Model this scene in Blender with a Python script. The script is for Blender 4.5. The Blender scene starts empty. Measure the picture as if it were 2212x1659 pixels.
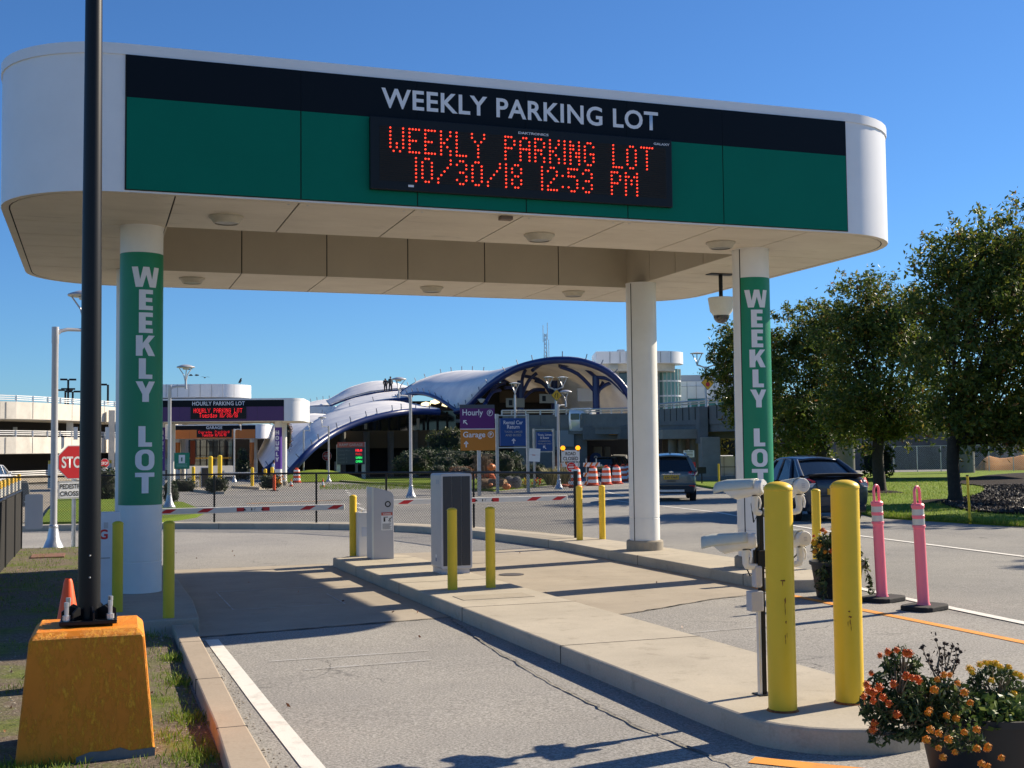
import bpy, bmesh, math, random
from mathutils import Vector, Matrix, noise
random.seed(7)
PI = math.pi
scene = bpy.context.scene
COL = scene.collection

# ------------------------------------------------------------------ camera
FPX, CX, CY, WPX = 2585.4, 1106.0, 829.5, 2212.0       # focal length and centre in viewing pixels
YAW, PITCH, ROLL, EYE, SLOPE = .3353, .0529, -.0105, 1.566, .0105
FW = Vector((math.sin(YAW)*math.cos(PITCH), math.cos(YAW)*math.cos(PITCH), math.sin(PITCH)))
_rt = Vector((math.cos(YAW), -math.sin(YAW), 0)); _up = _rt.cross(FW)
RT = math.cos(ROLL)*_rt + math.sin(ROLL)*_up
UP = -math.sin(ROLL)*_rt + math.cos(ROLL)*_up
CAM = Vector((0, 0, EYE))
cd = bpy.data.cameras.new('camera'); cam = bpy.data.objects.new('camera', cd); COL.objects.link(cam)
cd.sensor_fit = 'HORIZONTAL'; cd.sensor_width = 36; cd.lens = 36*FPX/WPX
cd.clip_start = .1; cd.clip_end = 6000
Rm = Matrix((RT, UP, -FW)).transposed()
cam.matrix_world = Matrix.Translation(CAM) @ Rm.to_4x4()
scene.camera = cam

# ------------------------------------------------------------------ sky, sun, exposure
SUN_EL, SUN_AZ = math.radians(31.0), math.radians(11.8)   # azimuth from +X towards +Y
w = bpy.data.worlds.new('World'); scene.world = w; w.use_nodes = True
nt = w.node_tree; bg = nt.nodes['Background']
sky = nt.nodes.new('ShaderNodeTexSky'); sky.sky_type = 'NISHITA'; sky.sun_disc = False
sky.sun_elevation = SUN_EL; sky.sun_rotation = PI/2 - SUN_AZ
sky.altitude = 300; sky.air_density = 1.0; sky.dust_density = .15; sky.ozone_density = 3.0
tint = nt.nodes.new('ShaderNodeMix'); tint.data_type = 'RGBA'; tint.blend_type = 'MULTIPLY'; tint.inputs[0].default_value = 1.0
tint.inputs[7].default_value = (.52, .86, 1.25, 1)              # deep autumn blue of a very clear day
nt.links.new(sky.outputs[0], tint.inputs[6]); nt.links.new(tint.outputs[2], bg.inputs[0]); bg.inputs[1].default_value = .06
ld = bpy.data.lights.new('sun', 'SUN'); ld.energy = 5.0; ld.angle = math.radians(.5); ld.color = (1, .87, .68)
sun = bpy.data.objects.new('sun', ld); COL.objects.link(sun)
SUNV = Vector((math.cos(SUN_EL)*math.cos(SUN_AZ), math.cos(SUN_EL)*math.sin(SUN_AZ), math.sin(SUN_EL)))
sun.rotation_euler = SUNV.to_track_quat('Z', 'Y').to_euler(); sun.location = (60, 10, 60)
scene.view_settings.view_transform = 'Standard'; scene.view_settings.look = 'None'
scene.view_settings.gamma = 1; scene.view_settings.exposure = .8
try: scene.view_settings.use_curve_mapping = False
except Exception: pass
scene.cycles.max_bounces = 6; scene.cycles.transparent_max_bounces = 8

# ------------------------------------------------------------------ measuring helpers
def gz(y): return -SLOPE*y
def ray(px, py): return FW + RT*((px-CX)/FPX) - UP*((py-CY)/FPX)
def G(px, py, off=0.0):                       # point of the ground plane seen at a place of the photograph
    d = ray(px, py); t = (off-EYE)/(d.z+SLOPE*d.y); return CAM + d*t
def P(px, py, dist): return CAM + ray(px, py)*dist
def PZ(px, py, z): d = ray(px, py); return CAM + d*((z-EYE)/d.z)
def PY(px, py, y): d = ray(px, py); return CAM + d*(y/d.y)
def PX(px, py, x): d = ray(px, py); return CAM + d*(x/d.x)
def dist_of(p): return (Vector(p)-CAM).dot(FW)
def GD(px, dist, off=0.0):                    # ground point in the bearing of column px at a distance
    p = P(px, 960, dist); return Vector((p.x, p.y, gz(p.y)+off))
def face_cam(p, extra=0.0):                   # z rotation that turns local -Y towards the viewer's side of the road
    return math.atan2(p[0], p[1])*-1 + extra

# ------------------------------------------------------------------ materials
MATS = {}
def mat(name, col, rough=.6, metal=0., var=0., vscale=3., bump=0., bscale=60., col2=None, fac=(.45, .6), emit=0., trans=0., coat=0., spec=.5, alpha=1.):
    if name in MATS: return MATS[name]
    m = bpy.data.materials.new(name); m.use_nodes = True; n = m.node_tree; b = n.nodes['Principled BSDF']
    c4 = (*col, 1); b.inputs['Base Color'].default_value = c4
    b.inputs['Roughness'].default_value = rough; b.inputs['Metallic'].default_value = metal
    b.inputs['Specular IOR Level'].default_value = spec
    if coat: b.inputs['Coat Weight'].default_value = coat
    if emit: b.inputs['Emission Color'].default_value = c4; b.inputs['Emission Strength'].default_value = emit
    if trans: b.inputs['Transmission Weight'].default_value = trans
    if var or col2 or bump:
        tc = n.nodes.new('ShaderNodeNewGeometry')
    if var or col2:
        nz = n.nodes.new('ShaderNodeTexNoise'); nz.inputs['Scale'].default_value = vscale; nz.inputs['Detail'].default_value = 6; nz.inputs['Roughness'].default_value = .65
        n.links.new(tc.outputs['Position'], nz.inputs['Vector'])
        r = n.nodes.new('ShaderNodeValToRGB'); e = r.color_ramp.elements
        e[0].position, e[1].position = fac
        if col2: e[0].color, e[1].color = c4, (*col2, 1)
        else:
            e[0].position, e[1].position = .3, .7
            e[0].color = (*[max(0, x*(1-var)) for x in col], 1); e[1].color = (*[min(1, x*(1+var)) for x in col], 1)
        n.links.new(nz.outputs['Fac'], r.inputs['Fac']); n.links.new(r.outputs['Color'], b.inputs['Base Color'])
    if bump:
        nb = n.nodes.new('ShaderNodeTexNoise'); nb.inputs['Scale'].default_value = bscale; nb.inputs['Detail'].default_value = 4
        n.links.new(tc.outputs['Position'], nb.inputs['Vector'])
        bp = n.nodes.new('ShaderNodeBump'); bp.inputs['Strength'].default_value = bump; bp.inputs['Distance'].default_value = .01
        n.links.new(nb.outputs['Fac'], bp.inputs['Height']); n.links.new(bp.outputs['Normal'], b.inputs['Normal'])
    MATS[name] = m; return m

class N:                                       # small helper for hand-made node materials
    def __init__(s, name, rough=.8):
        s.m = bpy.data.materials.new(name); s.m.use_nodes = True; s.t = s.m.node_tree; s.b = s.t.nodes['Principled BSDF']
        s.b.inputs['Roughness'].default_value = rough; s.b.inputs['Specular IOR Level'].default_value = .12 if rough > .7 else .4; s.g = s.t.nodes.new('ShaderNodeNewGeometry'); MATS[name] = s.m
    def noise(s, scale, detail=5, rough=.6, vec=None, stretch=None):
        n = s.t.nodes.new('ShaderNodeTexNoise'); n.inputs['Scale'].default_value = scale; n.inputs['Detail'].default_value = detail; n.inputs['Roughness'].default_value = rough
        v = s.g.outputs['Position']
        if stretch:
            mp = s.t.nodes.new('ShaderNodeMapping'); mp.inputs['Scale'].default_value = stretch; s.t.links.new(v, mp.inputs['Vector']); v = mp.outputs[0]
        s.t.links.new(v, n.inputs['Vector']); return n.outputs['Fac']
    def voro(s, scale, feature='F1'):
        n = s.t.nodes.new('ShaderNodeTexVoronoi'); n.feature = feature; n.inputs['Scale'].default_value = scale
        s.t.links.new(s.g.outputs['Position'], n.inputs['Vector']); return n
    def ramp(s, fac, stops):
        r = s.t.nodes.new('ShaderNodeValToRGB'); e = r.color_ramp.elements
        while len(e) < len(stops): e.new(.5)
        for el, (p, c) in zip(e, stops):
            el.position = p; el.color = (*c, 1) if len(c) == 3 else c
        s.t.links.new(fac, r.inputs['Fac']); return r.outputs['Color']
    def mix(s, fac, a, b, mode='MIX'):
        x = s.t.nodes.new('ShaderNodeMix'); x.data_type = 'RGBA'; x.blend_type = mode
        for sock, v in ((x.inputs['Factor'], fac), (x.inputs['A'], a), (x.inputs['B'], b)):
            pass
        def put(sock, v):
            if isinstance(v, (int, float)): sock.default_value = v
            elif isinstance(v, tuple): sock.default_value = (*v, 1)
            else: s.t.links.new(v, sock)
        put(x.inputs[0], fac); put(x.inputs[6], a); put(x.inputs[7], b); return x.outputs[2]
    def color(s, c): s.t.links.new(c, s.b.inputs['Base Color']); return s
    def bump(s, h, strength=.3, dist=.01):
        bp = s.t.nodes.new('ShaderNodeBump'); bp.inputs['Strength'].default_value = strength; bp.inputs['Distance'].default_value = dist
        s.t.links.new(h, bp.inputs['Height']); s.t.links.new(bp.outputs['Normal'], s.b.inputs['Normal']); return s

def asphalt(name, lo, hi, warm=(1, .97, .93)):
    a = N(name, .9); sp = a.noise(62, 5, .8); big = a.noise(.35, 5); mid = a.noise(2.3, 6, .7)
    c = a.ramp(sp, [(.32, tuple(x*lo*.45 for x in warm)), (.5, tuple(x*(lo+hi)/2 for x in warm)), (.68, tuple(x*hi*1.4 for x in warm))])
    c = a.mix(a.ramp(big, [(.35, (0, 0, 0)), (.68, (1, 1, 1))]), c, a.mix(1.0, c, (.78, .79, .82), 'MULTIPLY'))
    c = a.mix(a.ramp(mid, [(.52, (0, 0, 0)), (.75, (.35, .35, .35))]), c, a.mix(1.0, c, (.62, .62, .63), 'MULTIPLY'))
    cr = a.voro(.42, 'DISTANCE_TO_EDGE'); wob = a.noise(1.5, 4)
    vv = a.t.nodes.new('ShaderNodeMix'); vv.data_type = 'VECTOR'; vv.inputs[0].default_value = .12
    a.t.links.new(a.g.outputs['Position'], vv.inputs[4])
    nz = a.t.nodes.new('ShaderNodeTexNoise'); nz.inputs['Scale'].default_value = .9; nz.inputs['Detail'].default_value = 6
    a.t.links.new(a.g.outputs['Position'], nz.inputs['Vector'])
    sc = a.t.nodes.new('ShaderNodeVectorMath'); sc.operation = 'SCALE'; sc.inputs['Scale'].default_value = 9
    a.t.links.new(nz.outputs['Color'], sc.inputs[0]); a.t.links.new(sc.outputs[0], vv.inputs[5]); a.t.links.new(vv.outputs[1], cr.inputs['Vector'])
    crack = a.ramp(cr.outputs['Distance'], [(0, (1, 1, 1)), (.0035, (0, 0, 0))])
    gate = a.ramp(a.noise(.6, 3), [(.5, (0, 0, 0)), (.62, (.75, .75, .75))])
    c = a.mix(a.mix(1.0, crack, gate, 'MULTIPLY'), c, (.05, .05, .052))
    a.color(c).bump(sp, .5, .006); return a.m
M_ASPH = asphalt('lane_asphalt', .26, .385, (1, .955, .87))
M_ROAD = asphalt('road_asphalt', .235, .34, (1, .965, .88))

def concrete(name, base, stain=.75, bump=.15):
    a = N(name, .85); f = a.noise(70, 4, .7); b = a.noise(1.1, 6, .65); s = a.noise(5, 5, .7)
    c = a.ramp(b, [(.3, tuple(x*.86 for x in base)), (.7, tuple(min(1, x*1.08) for x in base))])
    c = a.mix(a.ramp(f, [(.35, (.5, .5, .5)), (.6, (0, 0, 0))]), c, a.mix(1.0, c, (.8, .79, .77), 'MULTIPLY'))
    c = a.mix(a.ramp(s, [(.55, (0, 0, 0)), (.8, (.8, .8, .8))]), c, a.mix(1.0, c, (stain, stain*.99, stain*.96), 'MULTIPLY'))
    a.color(c).bump(f, bump, .004); return a.m
M_APRON = concrete('apron_concrete', (.40, .35, .28), .72)
M_KERB = concrete('kerb_concrete', (.48, .43, .345), .6)
M_PIER = concrete('weathered_concrete', (.20, .20, .19), .6)
M_PIER2 = concrete('tan_concrete', (.36, .32, .26), .7)
M_GAR = concrete('garage_precast', (.66, .62, .55), .85, .05)

WHITE = mat('white_panel', (.78, .78, .79), .38, var=.04, vscale=1.2)
WHITE2 = mat('white_paint', (.78, .77, .74), .45, var=.05, vscale=2)
def soffit_mat():
    a = N('soffit_panel', .55); b = a.noise(1.3, 6, .7, stretch=(1, 1.8, 1)); s = a.noise(2.2, 8, .75, stretch=(.5, 2.2, 1))
    c = a.ramp(b, [(.3, (.60, .53, .43)), (.7, (.70, .63, .52))])
    c = a.mix(a.ramp(s, [(.57, (0, 0, 0)), (.72, (.6, .6, .6))]), c, (.30, .25, .19)); a.color(c); return a.m
M_SOFF = soffit_mat()
M_INNER = mat('inner_panel', (.50, .44, .34), .55, var=.05, vscale=1.5)
GAP = mat('panel_gap', (.015, .015, .016), .8)
GREEN = mat('green_panel', (.0, .155, .10), .5, var=.04, vscale=1.5, spec=.12)
GREENW = mat('green_wrap', (.0, .21, .095), .4, var=.04, vscale=2)
INK = mat('dark_sign_panel', (.006, .009, .014), .45, spec=.12)
PURPLE = mat('purple_panel', (.075, .022, .115), .4)
PURPLE2 = mat('violet_wrap', (.09, .03, .28), .4)
ORANGE = mat('orange_panel', (.62, .17, .02), .4)
BLACK = mat('black_paint', (.007, .0075, .009), .4, spec=.3)
BLACKM = mat('black_matte', (.014, .014, .015), .8)
STEEL = mat('galvanised_steel', (.55, .56, .58), .38, .75, var=.12, vscale=8)
ALU = mat('painted_silver', (.50, .50, .52), .42, .35, var=.06, vscale=5)
GREYBOX = mat('grey_cabinet_paint', (.46, .46, .48), .42, .15, var=.03, vscale=3)
DARKPANEL = mat('charcoal_panel', (.028, .030, .036), .45)
LETTER = mat('white_lettering', (.74, .75, .78), .5)
WHITEMARK = mat('white_road_paint', (.72, .70, .64), .8, col2=(.5, .47, .42), vscale=9, fac=(.5, .78), bump=.3, bscale=150)
ORANGEMARK = mat('orange_road_paint', (.80, .30, .03), .8, col2=(.52, .22, .05), vscale=7, fac=(.5, .75), bump=.3, bscale=150)
def yellow_mat(name, base):
    a = N(name, .42); b = a.noise(2.5, 5); r = a.noise(7, 8, .8, stretch=(2.2, 2.2, .55)); f = a.noise(45, 3)
    c = a.ramp(b, [(.3, tuple(x*.9 for x in base)), (.7, base)])
    c = a.mix(a.ramp(r, [(.685, (0, 0, 0)), (.71, (1, 1, 1))]), c, (.19, .06, .012)); a.color(c).bump(f, .12, .004); return a.m
YELLOW = yellow_mat('yellow_paint', (.86, .57, .03))
YELLOWD = mat('dull_yellow_paint', (.56, .44, .02), .5, var=.08, vscale=4)
def base_orange():
    a = N('orange_painted_concrete', .6); b = a.noise(2.2, 6, .7); p = a.noise(34, 9, .85, stretch=(1.2, 1.2, .5)); q = a.noise(4.2, 5, .75, stretch=(1.6, 1, .5))
    c = a.ramp(b, [(.3, (.70, .20, .008)), (.7, (.87, .27, .010))])
    k = a.mix(1.0, a.ramp(p, [(.49, (0, 0, 0)), (.55, (1, 1, 1))]), a.ramp(q, [(.46, (0, 0, 0)), (.56, (1, 1, 1))]), 'MULTIPLY')
    c = a.mix(k, c, (.97, .41, .02)); a.color(c)  # bright flecks: sun on the edges of flaking paint, put into the colour
    a.bump(k, .55, .012); return a.m
ORANGEBASE = base_orange()
PINK = mat('pink_plastic', (.97, .19, .24), .4)
REFL = mat('reflective_band', (.55, .55, .5), .35, .2)
RUBBER = mat('black_rubber', (.014, .014, .015), .85, bump=.3, bscale=70)
CAMW = mat('camera_housing_white', (.70, .69, .64), .35, var=.05, vscale=20)
CAMH = mat('camera_hood_cream', (.60, .60, .50), .45, var=.05, vscale=20)
GLASS = mat('dark_glass', (.012, .016, .02), .06, spec=.7)
GLASSG = mat('green_glass', (.16, .30, .27), .12, .1, spec=.6)
GLASST = mat('curtain_glass', (.07, .09, .10), .05, .35, spec=.8)
RED = mat('sign_red', (.60, .015, .02), .4)
SIGNW = mat('sign_white', (.80, .80, .78), .45)
SIGNBLUE = mat('sign_blue', (.008, .06, .24), .4)
SIGNYEL = mat('sign_yellow', (.90, .42, .01), .4)
SIGNGREY = mat('sign_grey', (.06, .07, .085), .45)
SIGNRED2 = mat('sign_brick_red', (.50, .10, .07), .45)
BLUE = mat('blue_steel', (.010, .026, .125), .35, var=.08, vscale=1)
LEDR = mat('red_led', (1, .045, .02), .4, emit=1.5)
LEDR2 = mat('far_red_led', (1, .02, .03), .4, emit=1.0)
LEDG = mat('green_led', (.03, .8, .15), .4, emit=.7)
AMBER = mat('amber_lens', (1, .32, .01), .3, emit=1.2)
LAMPG = mat('lamp_lens', (.62, .62, .58), .25)
LAMPD = mat('dull_lamp_lens', (.22, .21, .18), .3)
LAMPB = mat('lamp_trim', (.46, .42, .34), .5, var=.1, vscale=12)
BARRELO = mat('barrel_orange', (.85, .10, .015), .5)
def tissue():
    m = bpy.data.materials.new('white_membrane'); m.use_nodes = True; t = m.node_tree; b = t.nodes['Principled BSDF']; out = t.nodes['Material Output']
    b.inputs['Base Color'].default_value = (.86, .86, .87, 1); b.inputs['Roughness'].default_value = .6
    tr = t.nodes.new('ShaderNodeBsdfTranslucent'); tr.inputs[0].default_value = (.8, .66, .42, 1)
    mx = t.nodes.new('ShaderNodeMixShader'); mx.inputs[0].default_value = .16
    g = t.nodes.new('ShaderNodeNewGeometry'); nz = t.nodes.new('ShaderNodeTexNoise'); nz.inputs['Scale'].default_value = .6; nz.inputs['Detail'].default_value = 5
    t.links.new(g.outputs['Position'], nz.inputs['Vector'])
    r = t.nodes.new('ShaderNodeValToRGB'); r.color_ramp.elements[0].position = .4; r.color_ramp.elements[1].position = .62
    r.color_ramp.elements[0].color = (.74, .75, .79, 1); r.color_ramp.elements[1].color = (.90, .90, .90, 1)
    t.links.new(nz.outputs['Fac'], r.inputs[0]); t.links.new(r.outputs[0], b.inputs['Base Color'])
    t.links.new(b.outputs[0], mx.inputs[1]); t.links.new(tr.outputs[0], mx.inputs[2]); t.links.new(mx.outputs[0], out.inputs[0]); return m
MEMB = tissue()
def leafmat(name, stops, trans=.3):
    m = bpy.data.materials.new(name); m.use_nodes = True; t = m.node_tree; b = t.nodes['Principled BSDF']; out = t.nodes['Material Output']
    g = t.nodes.new('ShaderNodeNewGeometry'); r = t.nodes.new('ShaderNodeValToRGB'); e = r.color_ramp.elements
    while len(e) < len(stops): e.new(.5)
    for el, (p, c) in zip(e, stops): el.position = p; el.color = (*c, 1)
    t.links.new(g.outputs['Random Per Island'], r.inputs[0]); t.links.new(r.outputs[0], b.inputs['Base Color'])
    b.inputs['Roughness'].default_value = .5; b.inputs['Specular IOR Level'].default_value = .35
    tr = t.nodes.new('ShaderNodeBsdfTranslucent'); mx = t.nodes.new('ShaderNodeMixShader'); mx.inputs[0].default_value = trans
    t.links.new(r.outputs[0], tr.inputs[0]); t.links.new(b.outputs[0], mx.inputs[1]); t.links.new(tr.outputs[0], mx.inputs[2]); t.links.new(mx.outputs[0], out.inputs[0]); return m
LEAF = leafmat('tree_leaf', [(0, (.045, .075, .015)), (.45, (.085, .125, .020)), (.8, (.16, .19, .03)), (.94, (.24, .21, .035)), (1, (.22, .09, .035))], .42)
LEAFD = leafmat('hedge_leaf', [(0, (.012, .028, .012)), (.6, (.028, .052, .018)), (1, (.06, .085, .028))], .15)
LEAFY = leafmat('yellow_leaf', [(0, (.14, .14, .02)), (.6, (.26, .22, .03)), (1, (.34, .24, .03))])
LEAFM = leafmat('marigold_leaf', [(0, (.018, .034, .012)), (.6, (.045, .075, .022)), (.93, (.10, .14, .04)), (1, (.20, .22, .07))], .25)
GRASSB = leafmat('grass_blade', [(0, (.08, .14, .014)), (.6, (.16, .25, .025)), (.9, (.26, .31, .045)), (1, (.34, .27, .10))], .4)
DRYB = leafmat('dry_stem', [(0, (.10, .07, .05)), (.6, (.22, .16, .09)), (1, (.34, .27, .16))], .1)
BROWNL = leafmat('rusty_leaf', [(0, (.13, .06, .03)), (.6, (.22, .10, .05)), (1, (.30, .16, .09))], .15)
BARK = mat('bark', (.035, .028, .022), .9, var=.3, vscale=9, bump=.6, bscale=25)
def lawn_mat():
    a = N('lawn', .95); f = a.noise(28, 5, .7); b = a.noise(.5, 5)
    c = a.ramp(f, [(.3, (.07, .12, .014)), (.55, (.16, .24, .03)), (.75, (.26, .31, .055))])
    c = a.mix(a.ramp(b, [(.4, (0, 0, 0)), (.7, (.7, .7, .7))]), c, a.mix(1.0, c, (1.25, 1.02, .8), 'MULTIPLY')); a.color(c).bump(f, .8, .03); return a.m
M_LAWN = lawn_mat()
def soil_mat():
    a = N('weedy_soil', .95); f = a.noise(45, 6, .75); b = a.noise(1.7, 5, .7); g = a.noise(12, 5)
    c = a.ramp(f, [(.3, (.06, .048, .034)), (.5, (.17, .135, .10)), (.62, (.25, .21, .165)), (.8, (.38, .34, .29))])
    gr = a.ramp(g, [(.3, (.07, .10, .02)), (.7, (.20, .24, .05))])
    c = a.mix(a.ramp(b, [(.46, (0, 0, 0)), (.62, (.8, .8, .8))]), c, gr); a.color(c).bump(f, .9, .02); return a.m
M_SOIL = soil_mat()
def mulch_mat():
    a = N('mulch', .95); f = a.noise(16, 6, .8); c = a.ramp(f, [(.35, (.006, .004, .004)), (.5, (.016, .011, .010)), (.62, (.036, .026, .023)), (.75, (.075, .058, .05))]); a.color(c).bump(f, .8, .03); return a.m  # dark stops also paint the shaded gaps between the chips
M_MULCH = mulch_mat()
M_SAND = mat('orange_earth', (.36, .15, .03), .95, col2=(.46, .22, .06), vscale=.8, bump=.5, bscale=3)

# ------------------------------------------------------------------ mesh helper
ROOTM = {}
class MB:
    def __init__(s): s.v = []; s.f = []; s.m = []; s.k = 0
    def add(s, vs, fs, M=None):
        o = len(s.v)
        for p in vs:
            p = Vector(p); s.v.append(M @ p if M else p)
        for f in fs: s.f.append([i+o for i in f]); s.m.append(s.k)
        return s
    def box(s, x0, x1, y0, y1, z0, z1, M=None):
        return s.add([(x0, y0, z0), (x1, y0, z0), (x1, y1, z0), (x0, y1, z0), (x0, y0, z1), (x1, y0, z1), (x1, y1, z1), (x0, y1, z1)],
                     [(3, 2, 1, 0), (4, 5, 6, 7), (0, 1, 5, 4), (1, 2, 6, 5), (2, 3, 7, 6), (3, 0, 4, 7)], M)
    def prism(s, poly, z0, z1, M=None):
        n = len(poly)
        def zz(z, p): return z(p) if callable(z) else z
        v = [(p[0], p[1], zz(z0, p)) for p in poly] + [(p[0], p[1], zz(z1, p)) for p in poly]
        ar = sum(poly[i][0]*poly[(i+1) % n][1]-poly[(i+1) % n][0]*poly[i][1] for i in range(n))
        f = [tuple(range(n-1, -1, -1)), tuple(range(n, 2*n))] + [(i, (i+1) % n, n+(i+1) % n, n+i) for i in range(n)]
        if ar < 0: f = [tuple(reversed(q)) for q in f]
        return s.add(v, f, M)
    def sheet(s, poly, z):
        return s.add([(p[0], p[1], z(p) if callable(z) else z) for p in poly], [tuple(range(len(poly)))])
    def tube(s, pts, r, n=8, cap=True, M=None):
        pts = [Vector(p) for p in pts]; k = len(pts); rr = r if isinstance(r, (list, tuple)) else [r]*k
        t0 = (pts[1]-pts[0]).normalized(); a = t0.orthogonal().normalized(); vs = []; fs = []
        if abs(t0.z) > .999: a = Vector((1, 0, 0))
        for i, p in enumerate(pts):
            t = ((pts[min(i+1, k-1)]-pts[max(i-1, 0)])).normalized()
            a = (a - t*a.dot(t)).normalized(); b = t.cross(a)
            for j in range(n):
                q = 2*PI*j/n; vs.append(p + (a*math.cos(q)+b*math.sin(q))*rr[i])
        for i in range(k-1):
            for j in range(n): fs.append((i*n+j, i*n+(j+1) % n, (i+1)*n+(j+1) % n, (i+1)*n+j))
        if cap: fs += [tuple(range(n-1, -1, -1)), tuple(range((k-1)*n, k*n))]
        return s.add(vs, fs, M)
    def lathe(s, prof, n=24, M=None, cap=True):
        vs = []; fs = []; k = len(prof)
        for r, z in prof:
            for j in range(n):
                q = 2*PI*j/n; vs.append((r*math.cos(q), r*math.sin(q), z))
        for i in range(k-1):
            for j in range(n): fs.append((i*n+j, i*n+(j+1) % n, (i+1)*n+(j+1) % n, (i+1)*n+j))
        if cap: fs += [tuple(range(n-1, -1, -1)), tuple(range((k-1)*n, k*n))]
        return s.add(vs, fs, M)
    def grid(s, rows, closed=False):
        n = len(rows[0]); vs = [p for r in rows for p in r]; fs = []
        for i in range(len(rows)-1):
            for j in range(n if closed else n-1): fs.append((i*n+j, i*n+(j+1) % n, (i+1)*n+(j+1) % n, (i+1)*n+j))
        return s.add(vs, fs)
    def ico(s, c, r, sub=1, sc=(1, 1, 1), jit=0.):
        b = bmesh.new(); bmesh.ops.create_icosphere(b, subdivisions=sub, radius=1)
        vs = []
        for x in b.verts:
            k = 1+random.uniform(-jit, jit); vs.append(Vector(c)+Vector((x.co.x*sc[0], x.co.y*sc[1], x.co.z*sc[2]))*r*k)
        fs = [tuple(q.index for q in f.verts) for f in b.faces]; b.free(); return s.add(vs, fs)
    def build(s, name, mats, parent=None, world=False, bevel=0., smooth=None, solid=0., fix=False, seg=2):
        me = bpy.data.meshes.new(name); vs = s.v
        if world and parent is not None:
            Mi = ROOTM[parent.name].inverted(); vs = [Mi @ p for p in vs]
        me.from_pydata([tuple(p) for p in vs], [], s.f)
        if not isinstance(mats, (list, tuple)): mats = [mats]
        for m in mats: me.materials.append(m)
        if len(mats) > 1: me.polygons.foreach_set('material_index', s.m)
        if fix:
            b = bmesh.new(); b.from_mesh(me); bmesh.ops.remove_doubles(b, verts=b.verts, dist=1e-5); bmesh.ops.recalc_face_normals(b, faces=b.faces); b.to_mesh(me); b.free()
        me.update()
        if smooth is not None:
            me.shade_smooth(); me.set_sharp_from_angle(angle=math.radians(smooth))
        o = bpy.data.objects.new(name, me); COL.objects.link(o)
        if parent is not None: o.parent = parent
        if solid:
            q = o.modifiers.new('thick', 'SOLIDIFY'); q.thickness = solid; q.offset = 0
        if bevel:
            q = o.modifiers.new('bevel', 'BEVEL'); q.width = bevel; q.segments = seg; q.limit_method = 'ANGLE'; q.angle_limit = math.radians(40)
        return o

def tag(o, label=None, cat=None, group=None, kind=None):
    if label: o['label'] = label
    if cat: o['category'] = cat
    if group: o['group'] = group
    if kind: o['kind'] = kind
    return o
def thing(name, label, cat, loc=(0, 0, 0), rz=0., group=None):
    o = bpy.data.objects.new(name, None); COL.objects.link(o); o.empty_display_size = .2
    o.location = loc; o.rotation_euler = (0, 0, rz)
    ROOTM[o.name] = Matrix.Translation(Vector(loc)) @ Matrix.Rotation(rz, 4, 'Z')
    return tag(o, label, cat, group)
def dup(root, loc, rz=None, label=None, group=None):
    r = root.copy(); COL.objects.link(r); r.location = loc
    if rz is not None: r.rotation_euler = (0, 0, rz)
    if label: r['label'] = label
    if group: r['group'] = group
    ROOTM[r.name] = Matrix.Translation(Vector(loc)) @ Matrix.Rotation(r.rotation_euler[2], 4, 'Z')
    for ch in [c for c in COL.objects if c.parent == root]:
        c = ch.copy(); COL.objects.link(c); c.parent = r
        for g in [x for x in COL.objects if x.parent == ch]:
            d = g.copy(); COL.objects.link(d); d.parent = c
    return r
def setting(o): o['kind'] = 'structure'; return o

def frame(O, Rv, Uv):                          # matrix: local x,y in the sign's plane, z out of it
    Rv = Vector(Rv).normalized(); Uv = Vector(Uv).normalized(); Nv = Rv.cross(Uv).normalized(); Uv = Nv.cross(Rv)
    return Matrix((Rv.to_4d(), Uv.to_4d(), Nv.to_4d(), (0, 0, 0, 0))).transposed() @ Matrix.Identity(4) if False else \
        Matrix(((Rv.x, Uv.x, Nv.x, O[0]), (Rv.y, Uv.y, Nv.y, O[1]), (Rv.z, Uv.z, Nv.z, O[2]), (0, 0, 0, 1)))
def front(x, y, z): return frame((x, y, z), (1, 0, 0), (0, 0, 1))     # local sign plane facing -Y
TEXTC = {}
def text(name, s, material, parent, M, h, w=None, bold=0., depth=.002, spacing=1.0, align='C'):
    key = (s, bold, spacing)
    cu = bpy.data.curves.new('t', 'FONT'); cu.body = s; cu.size = 1; cu.offset = bold; cu.space_character = spacing; cu.resolution_u = 4
    ob = bpy.data.objects.new('t', cu); COL.objects.link(ob); dg = bpy.context.evaluated_depsgraph_get()
    me = bpy.data.meshes.new_from_object(ob.evaluated_get(dg)); bpy.data.objects.remove(ob); bpy.data.curves.remove(cu)
    xs = [v.co.x for v in me.vertices]; ys = [v.co.y for v in me.vertices]; bw, bh = max(xs)-min(xs), max(ys)-min(ys)
    sy = h/bh; sx = (w/bw) if w else sy; ox = (max(xs)+min(xs))/2 if align == 'C' else min(xs); oy = (max(ys)+min(ys))/2
    for v in me.vertices: v.co = M @ Vector(((v.co.x-ox)*sx, (v.co.y-oy)*sy, depth))
    me.name = name; me.materials.clear(); me.materials.append(material)
    o = bpy.data.objects.new(name, me); COL.objects.link(o); o.parent = parent; return o

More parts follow.
